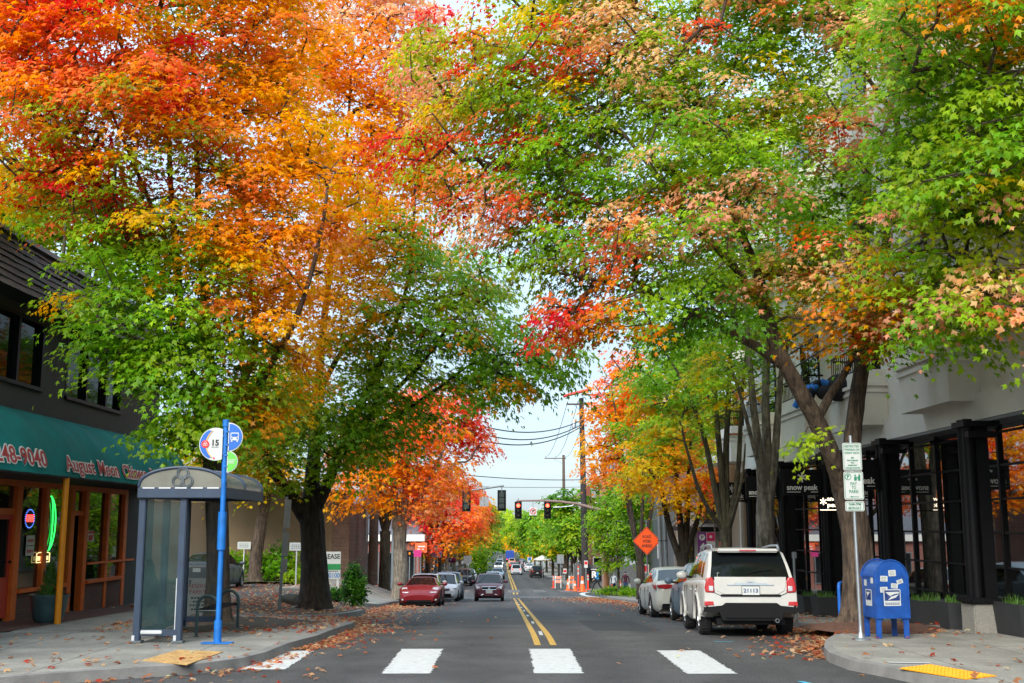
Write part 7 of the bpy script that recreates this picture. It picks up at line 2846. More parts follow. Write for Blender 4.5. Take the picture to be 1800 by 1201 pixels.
 col = np.clip(col * tone[:, None], .003, .88)
 leaf_mesh("crown", pos - O, nrm, upv, size, col, fine, t)
 return t
def lob(lst):
 """crown lobes from (px, py, Y, rx, ry, rz)"""
 out = []
 for px, py, Y, rx, ry, rz in lst:
  p = at(px, py, Y)
  out.append((p.x, p.y, p.z, rx, ry, rz))
 return out
def hin(lst, Y):
 out = []
 for px, py, c_ in lst:
  p = at(px, py, min(Y, 7 * 2000 / (px - 885)) if Y == 21 and px > 1500 else Y)
  out.append((p.x, p.y, p.z, c_))
 return out
def limb(lst):
 """limb from (px, py, Y, radius)"""
 return [(*at(px, py, Y), r) for px, py, Y, r in lst]
def trunk_pts(X, Y, z0, pts):
 return [(X, Y, z0, pts[0])] + pts[1]
GM = "maples lining the street"
# ---- near left maple (bus stop)
Y = 23.2
zA = g(-5.7, Y) + KERB
limbs = [
 [(xat(385, Y, .2), Y, zA - .05, .25)] + limb([(383, 1000, Y, .229), (380, 880, Y, .215), (374, 800, Y, .222), (368, 750, Y, .200)]),
 limb([(366, 770, Y, .148), (345, 700, 23.0, .126), (322, 600, 22.8, .096), (312, 470, 22.8, .074), (300, 330, 22.8, .052), (297, 200, 23, .037)]),
 limb([(374, 765, Y, .148), (372, 680, 23.4, .118), (362, 560, 23.4, .096), (352, 420, 23.3, .074), (346, 280, 23.3, .059), (340, 120, 23.4, .041), (332, 20, 23.4, .030)]),
 limb([(380, 770, Y, .141), (405, 715, 23.4, .111), (432, 660, 23.6, .089), (450, 590, 23.8, .074), (440, 480, 24, .059), (420, 300, 24, .044), (392, 150, 24, .033), (388, 20, 24, .022)]),
 limb([(390, 760, Y, .126), (430, 720, 23.0, .096), (470, 650, 22.6, .074), (520, 560, 22.4, .059), (560, 430, 22.4, .044), (580, 300, 22.6, .030)]),
 limb([(322, 600, 22.8, .074), (270, 520, 22.3, .059), (215, 400, 22, .044), (150, 280, 21.8, .033), (90, 140, 21.8, .022)]),
 limb([(312, 470, 22.8, .052), (240, 300, 22.4, .037), (190, 180, 22.2, .026), (160, 60, 22.2, .018)]),
 limb([(372, 690, 23.4, .067), (320, 640, 22.2, .044), (270, 610, 21.4, .030), (230, 590, 21, .018)]),
]
lobesA = lob([(20, 60, 22, 1.5, 2, 1.4), (130, 60, 22, 1.6, 2, 1.3), (240, 70, 21.8, 1.4, 2, 1.2), (60, 210, 21.5, 1.6, 1.9, 1.1), (190, 210, 21.5, 1.5, 2, 1.1), (300, 210, 21.5, 1.2, 1.8, 1.2),
              (390, 110, 23.5, 1.4, 1.8, 1.3), (470, 60, 23.5, 1.3, 1.8, 1.3), (470, 230, 23.2, 1.3, 1.8, 1.2), (410, 330, 22.6, 1.2, 1.7, 1.1), (540, 330, 22.8, 1.2, 1.6, 1.2),
              (90, 330, 22, 1.3, 1.7, .8), (200, 350, 21.8, 1.3, 1.7, .9), (290, 410, 21.6, 1.2, 1.7, .9), (215, 470, 21.6, .9, 1.4, .7), (370, 480, 22, 1.2, 1.6, .9), (470, 450, 22.4, 1.2, 1.6, 1.0),
              (270, 560, 21.4, 1.05, 1.5, .75), (370, 590, 21.8, 1.05, 1.4, .7), (300, 650, 21.2, .85, 1.2, .6), (330, 700, 21.2, .8, 1.0, .5), (460, 560, 22.2, 1.1, 1.5, .8), (480, 640, 22.4, .8, 1.2, .5),
              (425, 690, 22.2, .6, .9, .4), (430, 745, 22.4, .7, .9, .4), (345, 755, 21.6, .6, .8, .35), (285, 740, 21.2, .6, .9, .4), (205, 600, 21.2, .7, 1.0, .5), (470, 700, 22.6, .7, .9, .4), (250, 660, 21.2, .6, .9, .4), (170, 530, 21.4, .7, 1.1, .5), (60, -90, 22, 2.2, 2.4, 1.2), (280, -90, 22.5, 2.2, 2.4, 1.2), (470, -90, 23.5, 1.8, 2.4, 1.2)])
hintsA = hin([(40, 10, 'coral'), (100, 30, 'coral'), (230, 50, 'red'), (260, 90, 'coral'), (300, 120, 'coral'), (130, 160, 'coral'), (20, 165, 'coral'), (60, 110, 'orange'), (170, 90, 'orange'), (30, 220, 'orange'),
              (120, 230, 'coral'), (215, 200, 'red'), (280, 170, 'coral'), (290, 240, 'coral'), (350, 270, 'rust'), (195, 310, 'red'), (190, 345, 'red'), (110, 375, 'red'), (250, 330, 'lgreen'), (60, 270, 'rust'),
              (150, 270, 'ygreen'), (90, 310, 'lgreen'), (40, 320, 'ygreen'), (30, 390, 'gold'), (230, 270, 'rust'), (320, 330, 'lgreen'), (390, 60, 'orange'), (380, 150, 'orange'), (450, 40, 'orange'), (510, 130, 'gold'),
              (430, 180, 'orange'), (480, 250, 'gold'), (420, 300, 'orange'), (560, 300, 'gold'), (520, 380, 'orange'), (330, 60, 'ygreen'), (350, 390, 'gold'), (290, 400, 'lgreen'), (210, 450, 'green'), (260, 500, 'green'),
              (320, 490, 'green'), (180, 500, 'lgreen'), (380, 470, 'gold'), (430, 440, 'gold'), (480, 420, 'orange'), (500, 490, 'gold'), (440, 520, 'gold'), (350, 540, 'green'), (270, 580, 'green'), (390, 580, 'lgreen'),
              (310, 640, 'green'), (330, 710, 'green'), (270, 670, 'lgreen'), (380, 640, 'green'), (470, 560, 'orange'), (500, 600, 'gold'), (430, 640, 'gold'), (480, 660, 'gold'), (410, 690, 'green'), (430, 745, 'lgreen'), (285, 740, 'green'), (205, 600, 'green'), (470, 700, 'gold')], 22)
tree("maple_tree", "orange and red maple growing out of the pavement behind the bus shelter", (limbs[0][0][0], Y), limbs, lobesA, hintsA, M_bark_brown, k=690, leaf=.118, seed=1, group=GM, spray=.56)
# ---- big dark-trunked maple by the lot entrance
Y = 33.5
zB = at(553, 1060, Y).z
limbs = [
 [(xat(553, Y, zB), Y, zB - .15, .42)] + limb([(553, 1020, Y, .380), (550, 960, Y, .352), (546, 905, Y, .352), (545, 875, Y, .310)]),
 limb([(540, 915, Y, .225), (510, 870, 33.2, .190), (484, 830, 33, .162), (462, 785, 32.6, .134), (440, 720, 32.4, .106), (425, 640, 32.2, .070), (430, 540, 32, .042)]),
 limb([(546, 890, Y, .253), (551, 820, 33.5, .211), (556, 755, 33.6, .169), (560, 680, 33.8, .134), (570, 560, 34, .099), (590, 400, 34, .070), (610, 240, 34, .049), (620, 80, 34, .028)]),
 limb([(556, 890, Y, .211), (580, 840, 33.2, .155), (603, 780, 33, .127), (640, 700, 32.6, .099), (680, 610, 32.4, .070), (720, 480, 32.4, .049), (730, 320, 33, .035)]),
 limb([(588, 820, 33.2, .099), (625, 770, 32.4, .077), (690, 735, 31.6, .060), (760, 690, 31, .046), (830, 640, 30.4, .032), (900, 620, 30, .021)]),
 limb([(600, 790, 33, .092), (660, 720, 32, .070), (740, 640, 31.2, .056), (800, 560, 30.8, .042), (860, 520, 30.6, .028)]),
 limb([(562, 690, 33.8, .092), (600, 620, 33, .070), (660, 560, 32, .056), (740, 530, 31, .042), (820, 515, 30.4, .025)]),
 limb([(556, 760, 33.5, .092), (530, 700, 33, .070), (505, 620, 32.4, .049), (500, 520, 32.2, .035)]),
]
lobesB = lob([(520, 770, 32.4, 1.3, 2, .6), (590, 750, 32, 1.6, 2.2, .7), (660, 720, 32, 1.7, 2.2, .8), (730, 680, 31.5, 1.6, 2.2, .8), (800, 640, 31, 1.5, 2, .9), (870, 600, 30.5, 1.3, 1.8, .8), (930, 640, 30.2, .9, 1.3, .5),
              (885, 670, 30.2, .9, 1.3, .45), (830, 560, 30.6, 1.5, 2, .9), (770, 480, 31.4, 1.8, 2.2, 1.1), (850, 490, 30.8, 1.4, 2, .8), (690, 610, 32, 1.7, 2, .9), (600, 640, 32, 1.6, 2, .9), (520, 680, 32, 1.4, 1.8, .8),
              (450, 740, 32, 1.0, 1.5, .6), (610, 540, 31.5, 1.8, 2, 1.2), (700, 540, 31, 1.6, 1.8, .6), (790, 530, 30.6, 1.2, 1.6, .4), (540, 480, 32, 1.8, 2, 1.3), (640, 420, 31.8, 1.9, 2, 1.3), (720, 400, 32.4, 1.6, 2, 1.2),
              (600, 290, 33, 2.1, 2.2, 1.6), (700, 270, 33.4, 1.8, 2, 1.6), (560, 130, 33.4, 2.1, 2.2, 1.7), (660, 110, 33.6, 2.1, 2.2, 1.7), (740, 160, 34, 1.4, 1.8, 1.5), (600, -40, 33.6, 2.4, 2.4, 1.6), (710, 10, 34, 1.5, 2, 1.3),
              (770, 300, 33.6, 1.0, 1.6, 1.2), (470, 800, 32, 1.1, 1.4, .5), (500, 845, 32, .7, 1.0, .35), (600, 800, 32, 1.0, 1.3, .45), (660, 770, 31.6, 1.5, 1.6, .55), (720, 722, 31, 1.3, 1.5, .5), (960, 610, 30, .8, 1.0, .4), (900, 680, 30, 1.0, 1.2, .45), (950, 660, 29.6, .9, 1.1, .4), (995, 628, 29.2, .7, .8, .3), (420, 790, 32, .9, 1.2, .4)])
hintsB = hin([(520, 770, 'green'), (590, 760, 'green'), (660, 730, 'green'), (730, 690, 'lgreen'), (800, 650, 'green'), (870, 610, 'green'), (940, 640, 'green'), (880, 700, 'green'), (830, 560, 'lgreen'), (770, 470, 'green'), (850, 480, 'lgreen'),
              (690, 620, 'green'), (610, 650, 'lgreen'), (520, 700, 'lgreen'), (450, 740, 'gold'), (500, 620, 'gold'), (570, 590, 'gold'), (620, 530, 'gold'), (700, 520, 'gold'), (780, 500, 'gold'), (840, 510, 'rust'), (540, 470, 'orange'),
              (580, 440, 'peach'), (640, 420, 'gold'), (700, 400, 'gold'), (740, 440, 'green'), (760, 400, 'green'), (600, 300, 'orange'), (660, 250, 'gold'), (720, 280, 'gold'), (690, 180, 'orange'), (560, 130, 'orange'), (620, 60, 'orange'),
              (700, 80, 'peach'), (740, 160, 'peach'), (660, 130, 'orange'), (600, 200, 'gold'), (760, 300, 'gold'), (700, 10, 'peach'), (640, 480, 'rust'), (670, 690, 'lgreen'), (700, 650, 'lgreen'), (560, 800, 'lgreen'), (640, 780, 'lgreen'), (780, 730, 'lgreen'), (620, 700, 'lgreen'), (860, 660, 'olive')], 32)
tree("maple_tree", "massive dark-trunked maple with gold crown and green skirts at the lot entrance", (limbs[0][0][0], Y), limbs, lobesB, hintsB, M_bark_dark, k=380, leaf=.14, seed=2, group=GM, spray=.7, flare=1.45)
# ---- forked maple on the right corner
Y = 22.3
zC = g(6.9, Y) + KERB
limbs = [
 [(xat(1513, Y, zC), Y, zC - .05, .33)] + limb([(1510, 1010, Y, .296), (1503, 930, Y, .288), (1492, 870, Y, .288), (1484, 835, Y, .256)]),
 limb([(1480, 860, Y, .192), (1462, 800, 22, .172), (1432, 735, 21.8, .160), (1398, 675, 21.6, .152), (1366, 610, 21.5, .140), (1345, 545, 21.5, .120), (1335, 490, 21.5, .096), (1300, 400, 21.5, .072), (1262, 300, 21.6, .056), (1230, 180, 21.8, .040), (1200, 60, 22, .028)]),
 limb([(1494, 850, Y, .200), (1499, 770, 22.4, .176), (1508, 690, 22.4, .164), (1518, 620, 22.4, .144), (1522, 520, 22.4, .112), (1520, 400, 22.4, .088), (1522, 310, 22.4, .072), (1555, 230, 22.3, .056), (1572, 170, 22.3, .040), (1590, 80, 22.2, .024)]),
 limb([(1516, 600, 22.4, .120), (1548, 480, 22.6, .096), (1562, 390, 22.6, .084), (1574, 300, 22.6, .072), (1576, 215, 22.6, .060), (1545, 165, 22.4, .048), (1510, 110, 22.2, .032), (1480, 20, 22, .024)]),
 limb([(1568, 350, 22.6, .068), (1615, 265, 20.4, .052), (1690, 240, 18.2, .040), (1770, 230, 16.2, .028)]),
 limb([(1576, 210, 22.6, .048), (1620, 130, 20.4, .036), (1700, 60, 18, .024)]),
 limb([(1440, 730, 21.8, .096), (1462, 690, 22, .084), (1485, 655, 22.2, .072), (1510, 600, 22.2, .040)]),
 limb([(1372, 640, 21.5, .104), (1330, 610, 21.2, .088), (1290, 590, 20.9, .068), (1240, 560, 20.6, .052), (1170, 530, 20.4, .040), (1080, 500, 20.2, .028), (980, 480, 20.2, .020)]),
 limb([(1345, 545, 21.5, .080), (1290, 470, 21.2, .068), (1220, 400, 21, .056), (1130, 340, 20.9, .044), (1030, 310, 20.9, .036), (930, 305, 21, .024), (840, 280, 21.2, .016)]),
 limb([(1262, 300, 21.6, .044), (1180, 220, 21.6, .036), (1090, 150, 21.7, .028), (1000, 90, 21.8, .020)]),
 limb([(1220, 400, 21, .040), (1100, 240, 21, .036), (1040, 190, 21, .028), (930, 130, 21.2, .020), (830, 110, 21.5, .016)]),
 limb([(1522, 500, 22.4, .064), (1590, 450, 20.4, .048), (1670, 440, 18.4, .036), (1750, 450, 16.6, .024)]),
]
lobesC = lob([(735, 265, 21.6, .75, 1.2, .55), (790, 110, 22, 1.1, 1.6, 1.1), (840, 210, 21.6, 1.3, 1.7, .9), (830, 330, 21.2, 1.2, 1.6, .65), (930, 120, 21.8, 1.5, 1.9, 1.2), (950, 260, 21.2, 1.5, 1.9, 1.0), (920, 380, 20.8, 1.3, 1.7, .6),
              (1040, 60, 22, 1.4, 1.9, 1.1), (1060, 200, 21.4, 1.5, 2, 1.0), (1080, 330, 20.9, 1.5, 1.9, .8), (1010, 440, 20.6, 1.3, 1.7, .7), (1000, 550, 20.3, 1.0, 1.4, .42), (1100, 460, 20.4, 1.2, 1.6, .6), (1110, 560, 20.6, 1.2, 1.6, .5),
              (1160, 120, 21.8, 1.4, 1.9, 1.1), (1190, 290, 20.9, 1.3, 1.8, .9), (1200, 410, 20.2, 1.3, 1.5, .55), (1230, 520, 20.6, 1.2, 1.5, .6), (1280, 170, 21.4, 1.3, 1.8, 1.1), (1300, 40, 22, 1.5, 2, 1.0), (1310, 300, 20.8, 1.0, 1.5, .7),
              (1330, 360, 20.2, .7, 1.1, .35), (1430, 60, 22, 1.4, 2, .9), (1440, 170, 21.4, 1.2, 1.7, .7), (1540, 40, 22, 1.4, 2, .8), (1640, 60, 18.1, 1.5, 2, 1.0), (1760, 60, 15.6, 1.5, 2, 1.0), (1680, 180, 17.3, 1.4, 1.8, .8), (1780, 190, 15.5, 1.2, 1.7, .9),
              (1640, 300, 18.2, 1.4, 1.8, .9), (1750, 320, 15.9, 1.3, 1.7, .9), (1460, 240, 21, .8, 1.3, .45), (1460, 370, 22.5, .9, 1.5, .8), (1650, 410, 18, 1.3, 1.6, .7), (1420, 470, 21, 1.2, 1.5, .6), (1500, 540, 20.4, 1.1, 1.4, .55),
              (1600, 500, 19.5, 1.1, 1.4, .55), (1640, 540, 18.5, 1.0, 1.2, .5), (1720, 480, 16.8, 1.0, 1.3, .5), (1780, 540, 15.8, .8, 1.2, .6), (1560, 575, 20.6, .9, 1.1, .35), (1700, 565, 17.2, 1.0, 1.2, .35), (1460, 430, 21, .9, 1.3, .5),
              (1000, -60, 22, 2, 2.4, 1), (1250, -70, 22, 2.4, 2.6, 1.1), (1500, -70, 22, 2.4, 2.6, 1.1), (1750, -60, 15.4, 2, 2.4, 1.1), (1415, 775, 20.8, .08, .1, .08), (1530, 590, 20.2, .5, .6, .3)])
hintsC = hin([(735, 250, 'crimson'), (720, 280, 'red'), (770, 290, 'red'), (830, 30, 'red'), (815, 100, 'red'), (850, 70, 'coral'), (780, 60, 'ygreen'), (780, 170, 'peach'), (760, 110, 'pink'), (840, 150, 'olive'), (880, 210, 'red'), (875, 250, 'red'),
              (820, 230, 'ygreen'), (840, 300, 'gold'), (800, 350, 'red'), (840, 330, 'coral'), (870, 370, 'pink'), (920, 370, 'coral'), (960, 350, 'green'), (900, 300, 'green'), (900, 180, 'green'), (950, 230, 'green'), (930, 140, 'lgreen'), (900, 50, 'ygreen'),
              (960, 60, 'yellow'), (920, 10, 'ygreen'), (960, 90, 'red'), (990, 110, 'pink'), (1040, 60, 'peach'), (1080, 90, 'peach'), (1100, 30, 'peach'), (1020, 130, 'coral'), (1010, 190, 'ygreen'), (1060, 190, 'green'), (1000, 270, 'green'), (1040, 250, 'pink'),
              (1050, 280, 'pink'), (1100, 250, 'lgreen'), (1100, 310, 'green'), (1130, 210, 'lgreen'), (1170, 150, 'peach'), (1200, 230, 'peach'), (1150, 90, 'peach'), (1180, 20, 'peach'), (1020, 380, 'red'), (1000, 390, 'coral'), (1050, 375, 'coral'), (960, 430, 'green'),
              (1010, 460, 'green'), (1070, 440, 'pink'), (1080, 470, 'coral'), (1130, 380, 'peach'), (1180, 395, 'pink'), (1230, 405, 'pink'), (1290, 410, 'pink'), (1250, 360, 'peach'), (1120, 490, 'ygreen'), (960, 560, 'red'), (1000, 550, 'red'), (1050, 555, 'orange'),
              (1080, 590, 'coral'), (930, 500, 'lgreen'), (1130, 550, 'green'), (1180, 520, 'green'), (1230, 560, 'dgreen'), (1150, 540, 'coral'), (1240, 60, 'red'), (1265, 40, 'pink'), (1270, 150, 'peach'), (1290, 160, 'pink'), (1230, 130, 'lgreen'), (1210, 320, 'lgreen'),
              (1280, 240, 'lgreen'), (1300, 300, 'green'), (1330, 345, 'peach'), (1350, 340, 'coral'), (1320, 100, 'green'), (1350, 150, 'ygreen'), (1370, 20, 'pink'), (1410, 10, 'lgreen'), (1490, 20, 'pink'), (1400, 60, 'peach'), (1430, 70, 'pink'), (1380, 190, 'pink'),
              (1440, 130, 'lgreen'), (1480, 70, 'lgreen'), (1480, 200, 'pink'), (1460, 190, 'coral'), (1490, 230, 'pink'), (1420, 200, 'lgreen'), (1540, 20, 'pink'), (1600, 20, 'peach'), (1560, 90, 'green'), (1620, 90, 'pink'), (1650, 80, 'peach'), (1640, 150, 'green'), (1700, 20, 'lgreen'),
              (1750, 60, 'green'), (1770, 30, 'red'), (1790, 50, 'orange'), (1780, 160, 'green'), (1700, 130, 'lgreen'), (1680, 220, 'green'), (1770, 230, 'lgreen'), (1640, 300, 'green'), (1720, 300, 'green'), (1780, 330, 'lgreen'), (1460, 370, 'green'), (1650, 410, 'green'), (1600, 380, 'olive'),
              (1760, 420, 'ygreen'), (1790, 380, 'peach'), (1340, 480, 'pink'), (1420, 490, 'peach'), (1450, 440, 'lgreen'), (1480, 480, 'peach'), (1500, 540, 'olive'), (1530, 590, 'coral'), (1510, 580, 'red'), (1480, 590, 'orange'), (1560, 500, 'lgreen'), (1600, 470, 'ygreen'), (1630, 450, 'peach'),
              (1610, 555, 'pink'), (1590, 550, 'peach'), (1650, 560, 'peach'), (1700, 520, 'pink'), (1740, 490, 'pink'), (1760, 460, 'pink'), (1690, 480, 'lgreen'), (1700, 565, 'lgreen'), (1600, 610, 'lgreen'), (1550, 620, 'green'), (1750, 580, 'green'), (1790, 500, 'pink'), (1425, 785, 'lgreen'),
              (1380, 520, 'olive'), (1400, 430, 'coral'), (1250, 470, 'green')], 21)
hintsC = [(x, y - (0 if c_ in GREENS or x < .6 else .5), z, c_) for x, y, z, c_ in hintsC]
tree("maple_tree", "forked maple with green, pink and red leaves in bark mulch by the mailbox", (limbs[0][0][0], Y), limbs, lobesC, hintsC, M_bark_brown, k=800, leaf=.106, seed=3, group=GM, spray=.58, jit=.2, flat=.16, pen=.03, ysc=.5, front=1.1)
# ---- the right-hand row behind
def vase(X, Y, zb, r0, fork_h, stems, height, spread, rng, lean=0.0):
 """trunk splitting low into several upright stems"""
 out = [[(X, Y, zb - .1, r0 * 1.05), (X + lean * .3, Y, zb + fork_h * .5, r0 * .95), (X + lean * .6, Y, zb + fork_h, r0)]]
 for i in range(stems):
  a = 2 * math.pi * (i + rng.uniform(-.2, .2)) / stems
  s = spread * rng.uniform(.6, 1.1)
  fx, fy = X + lean * .6, Y
  rr = r0 * .62 * rng.uniform(.7, 1)
  out.append([(fx, fy, zb + fork_h * .95, rr), (fx + math.cos(a) * s * .22, fy + math.sin(a) * s * .22, zb + fork_h + height * .2, rr * .85), (fx + math.cos(a) * s * .5, fy + math.sin(a) * s * .5, zb + fork_h + height * .5, rr * .6),
     (fx + math.cos(a) * s * .8, fy + math.sin(a) * s * .8, zb + fork_h + height * .8, rr * .35), (fx + math.cos(a) * s, fy + math.sin(a) * s, zb + fork_h + height, rr * .15)])
 return out
Y = 31.2
z0 = g(7.1, Y) + KERB
limbs = [
 [(xat(1347, Y, z0), Y, z0 - .05, .31)] + limb([(1346, 980, Y, .255), (1345, 900, Y, .238), (1347, 860, Y, .238)]),
 limb([(1340, 880, Y, .128), (1335, 800, 31, .119), (1325, 720, 31, .102), (1318, 640, 31, .085), (1310, 540, 31, .060), (1300, 420, 31, .043), (1290, 300, 31.4, .025)]),
 limb([(1350, 880, Y, .145), (1348, 790, 31.3, .132), (1346, 700, 31.4, .111), (1350, 600, 31.5, .085), (1360, 480, 31.8, .060), (1370, 350, 32, .038), (1380, 240, 32.4, .025)]),
 limb([(1354, 870, Y, .128), (1362, 800, 31.2, .111), (1368, 720, 31.2, .093), (1376, 640, 31.2, .076), (1400, 540, 31.4, .055), (1430, 430, 31.6, .034)]),
 limb([(1337, 830, 31, .068), (1318, 760, 30.7, .060), (1300, 690, 30.4, .043), (1280, 630, 30.2, .030)]),
]
lobD = lob([(1330, 610, 30.8, 1.5, 1.9, .7), (1260, 640, 30.4, 1.1, 1.6, .6), (1410, 540, 31.2, 1.5, 1.9, .8), (1330, 500, 31, 1.6, 2, .9), (1250, 440, 31, 1.5, 1.9, 1.0), (1390, 420, 31.6, 1.6, 2, 1.0), (1300, 340, 31.8, 1.7, 2, 1.0), (1420, 340, 32.2, 1.2, 2, .8), (1330, 240, 32.2, 1.7, 2, 1.0),
   (1250, 250, 32, 1.4, 1.9, 1.0), (1480, 440, 32, 1.4, 1.8, .9)])
hD = hin([(1330, 610, 'green'), (1260, 650, 'ygreen'), (1410, 540, 'ygreen'), (1330, 520, 'lgreen'), (1250, 440, 'green'), (1400, 430, 'lgreen'), (1300, 340, 'green'), (1330, 240, 'lgreen'), (1390, 590, 'gold'), (1410, 500, 'gold'), (1480, 440, 'green')], 31)
tree("maple_tree", "pale grey-trunked tree with green-yellow leaves before the second shop sign", (limbs[0][0][0], Y), limbs, lobD, hD, M_bark_grey, k=340, leaf=.135, seed=4, group=GM, spray=.66)
Y = 37.5
z0 = g(7.2, Y) + KERB
limbs = [
 [(xat(1277, Y, z0), Y, z0 - .05, .23)] + limb([(1276, 1000, Y, .187), (1276, 950, Y, .187), (1276, 925, Y, .187)]),
 limb([(1272, 940, Y, .102), (1255, 850, 37.4, .093), (1235, 760, 37.2, .076), (1205, 680, 37, .051), (1170, 620, 36.8, .030)]),
 limb([(1274, 935, Y, .119), (1268, 830, 37.5, .106), (1258, 720, 37.6, .085), (1250, 620, 37.8, .060), (1240, 500, 38, .034)]),
 limb([(1278, 935, Y, .119), (1276, 820, 37.6, .106), (1280, 700, 37.8, .085), (1285, 590, 38, .060), (1290, 470, 38, .034)]),
 limb([(1280, 935, Y, .102), (1296, 840, 37.3, .085), (1302, 740, 37.1, .072), (1308, 650, 37, .051), (1320, 560, 37, .030)]),
 limb([(1268, 930, Y, .076), (1232, 870, 36.8, .064), (1210, 800, 36.4, .047), (1195, 740, 36, .030)]),
 limb([(1282, 930, Y, .068), (1296, 880, 36.6, .060), (1306, 830, 36.3, .043), (1310, 780, 36, .025)]),
]
lobD = lob([(1230, 690, 37, 1.7, 2, .8), (1170, 690, 36.8, 1.6, 1.9, .8), (1180, 760, 36.6, 1.2, 1.6, .6), (1140, 650, 37, 1.2, 1.6, .6), (1280, 610, 37.4, 1.7, 2, .9), (1210, 600, 37.4, 1.7, 2, .9), (1250, 500, 38, 1.9, 2, 1.1), (1320, 560, 37.5, 1.4, 1.8, .8), (1150, 560, 37.6, 1.4, 1.8, .9), (1290, 690, 37, 1.1, 1.5, .5)])
hD = hin([(1230, 690, 'lgreen'), (1170, 690, 'green'), (1190, 760, 'olive'), (1140, 650, 'green'), (1280, 610, 'lgreen'), (1210, 600, 'green'), (1250, 700, 'yellow'), (1290, 650, 'ygreen'), (1180, 640, 'lgreen'), (1150, 560, 'green'), (1180, 790, 'gold')], 37)
tree("maple_tree", "slim many-stemmed tree with green and yellow leaves left of the pale grey trunk", (limbs[0][0][0], Y), limbs, lobD, hD, M_bark_olive, k=280, leaf=.14, seed=5, group=GM, spray=.58, flare=1.25)
Y = 46.5
z0 = g(7.3, Y) + KERB
limbs = [
 [(xat(1203, Y, z0), Y, z0 - .05, .29)] + limb([(1202, 1020, Y, .238), (1200, 985, Y, .230), (1200, 970, Y, .221)]),
 limb([(1196, 985, Y, .145), (1180, 940, 46.4, .128), (1168, 890, 46.2, .102), (1158, 850, 46, .076), (1130, 815, 45.6, .043)]),
 limb([(1200, 975, Y, .145), (1194, 900, 46.5, .128), (1190, 840, 46.6, .093), (1180, 760, 46.8, .060), (1170, 680, 47, .034)]),
 limb([(1203, 975, Y, .145), (1208, 910, 46.6, .119), (1210, 850, 46.8, .093), (1214, 770, 47, .060), (1220, 690, 47, .034)]),
 limb([(1206, 975, Y, .119), (1224, 920, 46.3, .102), (1238, 870, 46.1, .076), (1250, 820, 46, .043)]),
]
lobD = lob([(1190, 850, 46, 1.7, 1.9, .8), (1140, 810, 45.8, 1.5, 1.8, .9), (1225, 830, 46, 1.3, 1.7, .9), (1180, 780, 46.4, 1.9, 2, 1.0), (1220, 750, 46.8, 1.7, 2, 1.0), (1150, 740, 46.6, 1.6, 1.9, 1.0), (1180, 690, 47, 1.8, 2, 1.1), (1120, 850, 45.8, .9, 1.3, .5), (1220, 880, 45.8, 1.1, 1.4, .6)])
hD = hin([(1190, 870, 'yellow'), (1140, 820, 'gold'), (1180, 840, 'coral'), (1160, 830, 'orange'), (1230, 840, 'gold'), (1180, 780, 'gold'), (1220, 760, 'olive'), (1150, 740, 'lgreen'), (1180, 690, 'green'), (1120, 850, 'yellow'), (1210, 890, 'yellow'), (1150, 790, 'ygreen'), (1240, 800, 'coral')], 46)
tree("maple_tree", "dark many-stemmed tree with yellow and orange leaves behind the zone sign", (limbs[0][0][0], Y), limbs, lobD, hD, M_bark_dark, k=260, leaf=.145, seed=6, group=GM, spray=.62, flare=1.3)
rv = random.Random(12)
def street_tree(name, label, X, Y, lobes, hints, barkm, r0=.2, fork=1.9, stems=5, spread=2.2, k=110, leaf=.24, fine=False, seed=0, group=GM, zoff=KERB, per=34, spray=.8, hy=None, h=None):
 z0 = g(X, Y) + zoff
 top_ = max(z + rz for _, _, z, _, _, rz in lobes)
 H = (h or (top_ - z0) * .85) - fork
 lm = vase(X, Y, z0, r0, fork, stems, max(1, H), spread, rv)
 return tree(name, label, (X, Y), lm, lobes, hints, barkm, k=k, leaf=leaf, fine=fine, seed=seed, group=group, per=per, spray=spray, flare=1.25, twig=.02, jit=.9)
Y = 60
street_tree("maple_tree", "tall bright orange maple with a coral top beside the dark utility pole", 7.1, Y,
   lob([(1090, 680, Y, 1.6, 1.8, 1.3), (1075, 730, Y, 1.5, 1.8, 1.2), (1120, 730, Y, 1.7, 1.8, 1.3), (1065, 780, Y, 1.4, 1.7, 1.0), (1110, 790, Y, 1.8, 2, 1.1), (1050, 825, Y, 1.1, 1.4, .6), (1090, 830, Y, 1.6, 1.7, .8), (1100, 640, Y, 1.2, 1.4, .7), (1150, 770, Y, 1.6, 1.8, 1.2), (1140, 690, Y, 1.2, 1.5, 1.1)]),
   hin([(1100, 640, 'coral'), (1060, 660, 'coral'), (1130, 660, 'coral'), (1090, 690, 'orange'), (1130, 710, 'coral'), (1060, 720, 'orange'), (1110, 760, 'gold'), (1065, 790, 'gold'), (1120, 800, 'orange'), (1050, 825, 'orange'), (1160, 770, 'gold'), (1160, 720, 'orange'), (1090, 830, 'orange')], Y),
   M_bark_dark, r0=.22, k=200, leaf=.18, fine=True, seed=7, spray=.6, per=44)
Y = 78
street_tree("street_tree", "bright green bushy street tree left of the orange diamond sign", 7.75, Y,
   lob([(1085, 890, Y, 1.6, 1.6, 1.2), (1058, 915, Y, 1.1, 1.3, .9), (1120, 960, Y, 1.2, 1.4, .9), (1065, 945, Y, 1.2, 1.4, 1.0), (1095, 950, Y, 1.4, 1.5, 1.0), (1075, 985, Y, .9, 1.1, .6), (1110, 920, Y, 1.2, 1.4, 1.0)]), hin([(1085, 900, 'green'), (1065, 950, 'lgreen'), (1100, 950, 'green'), (1110, 915, 'lgreen')], Y),
   M_bark_olive, r0=.09, fork=1.6, stems=4, spread=1.2, k=380, leaf=.15, seed=8, spray=.5, per=40)
Y = 71
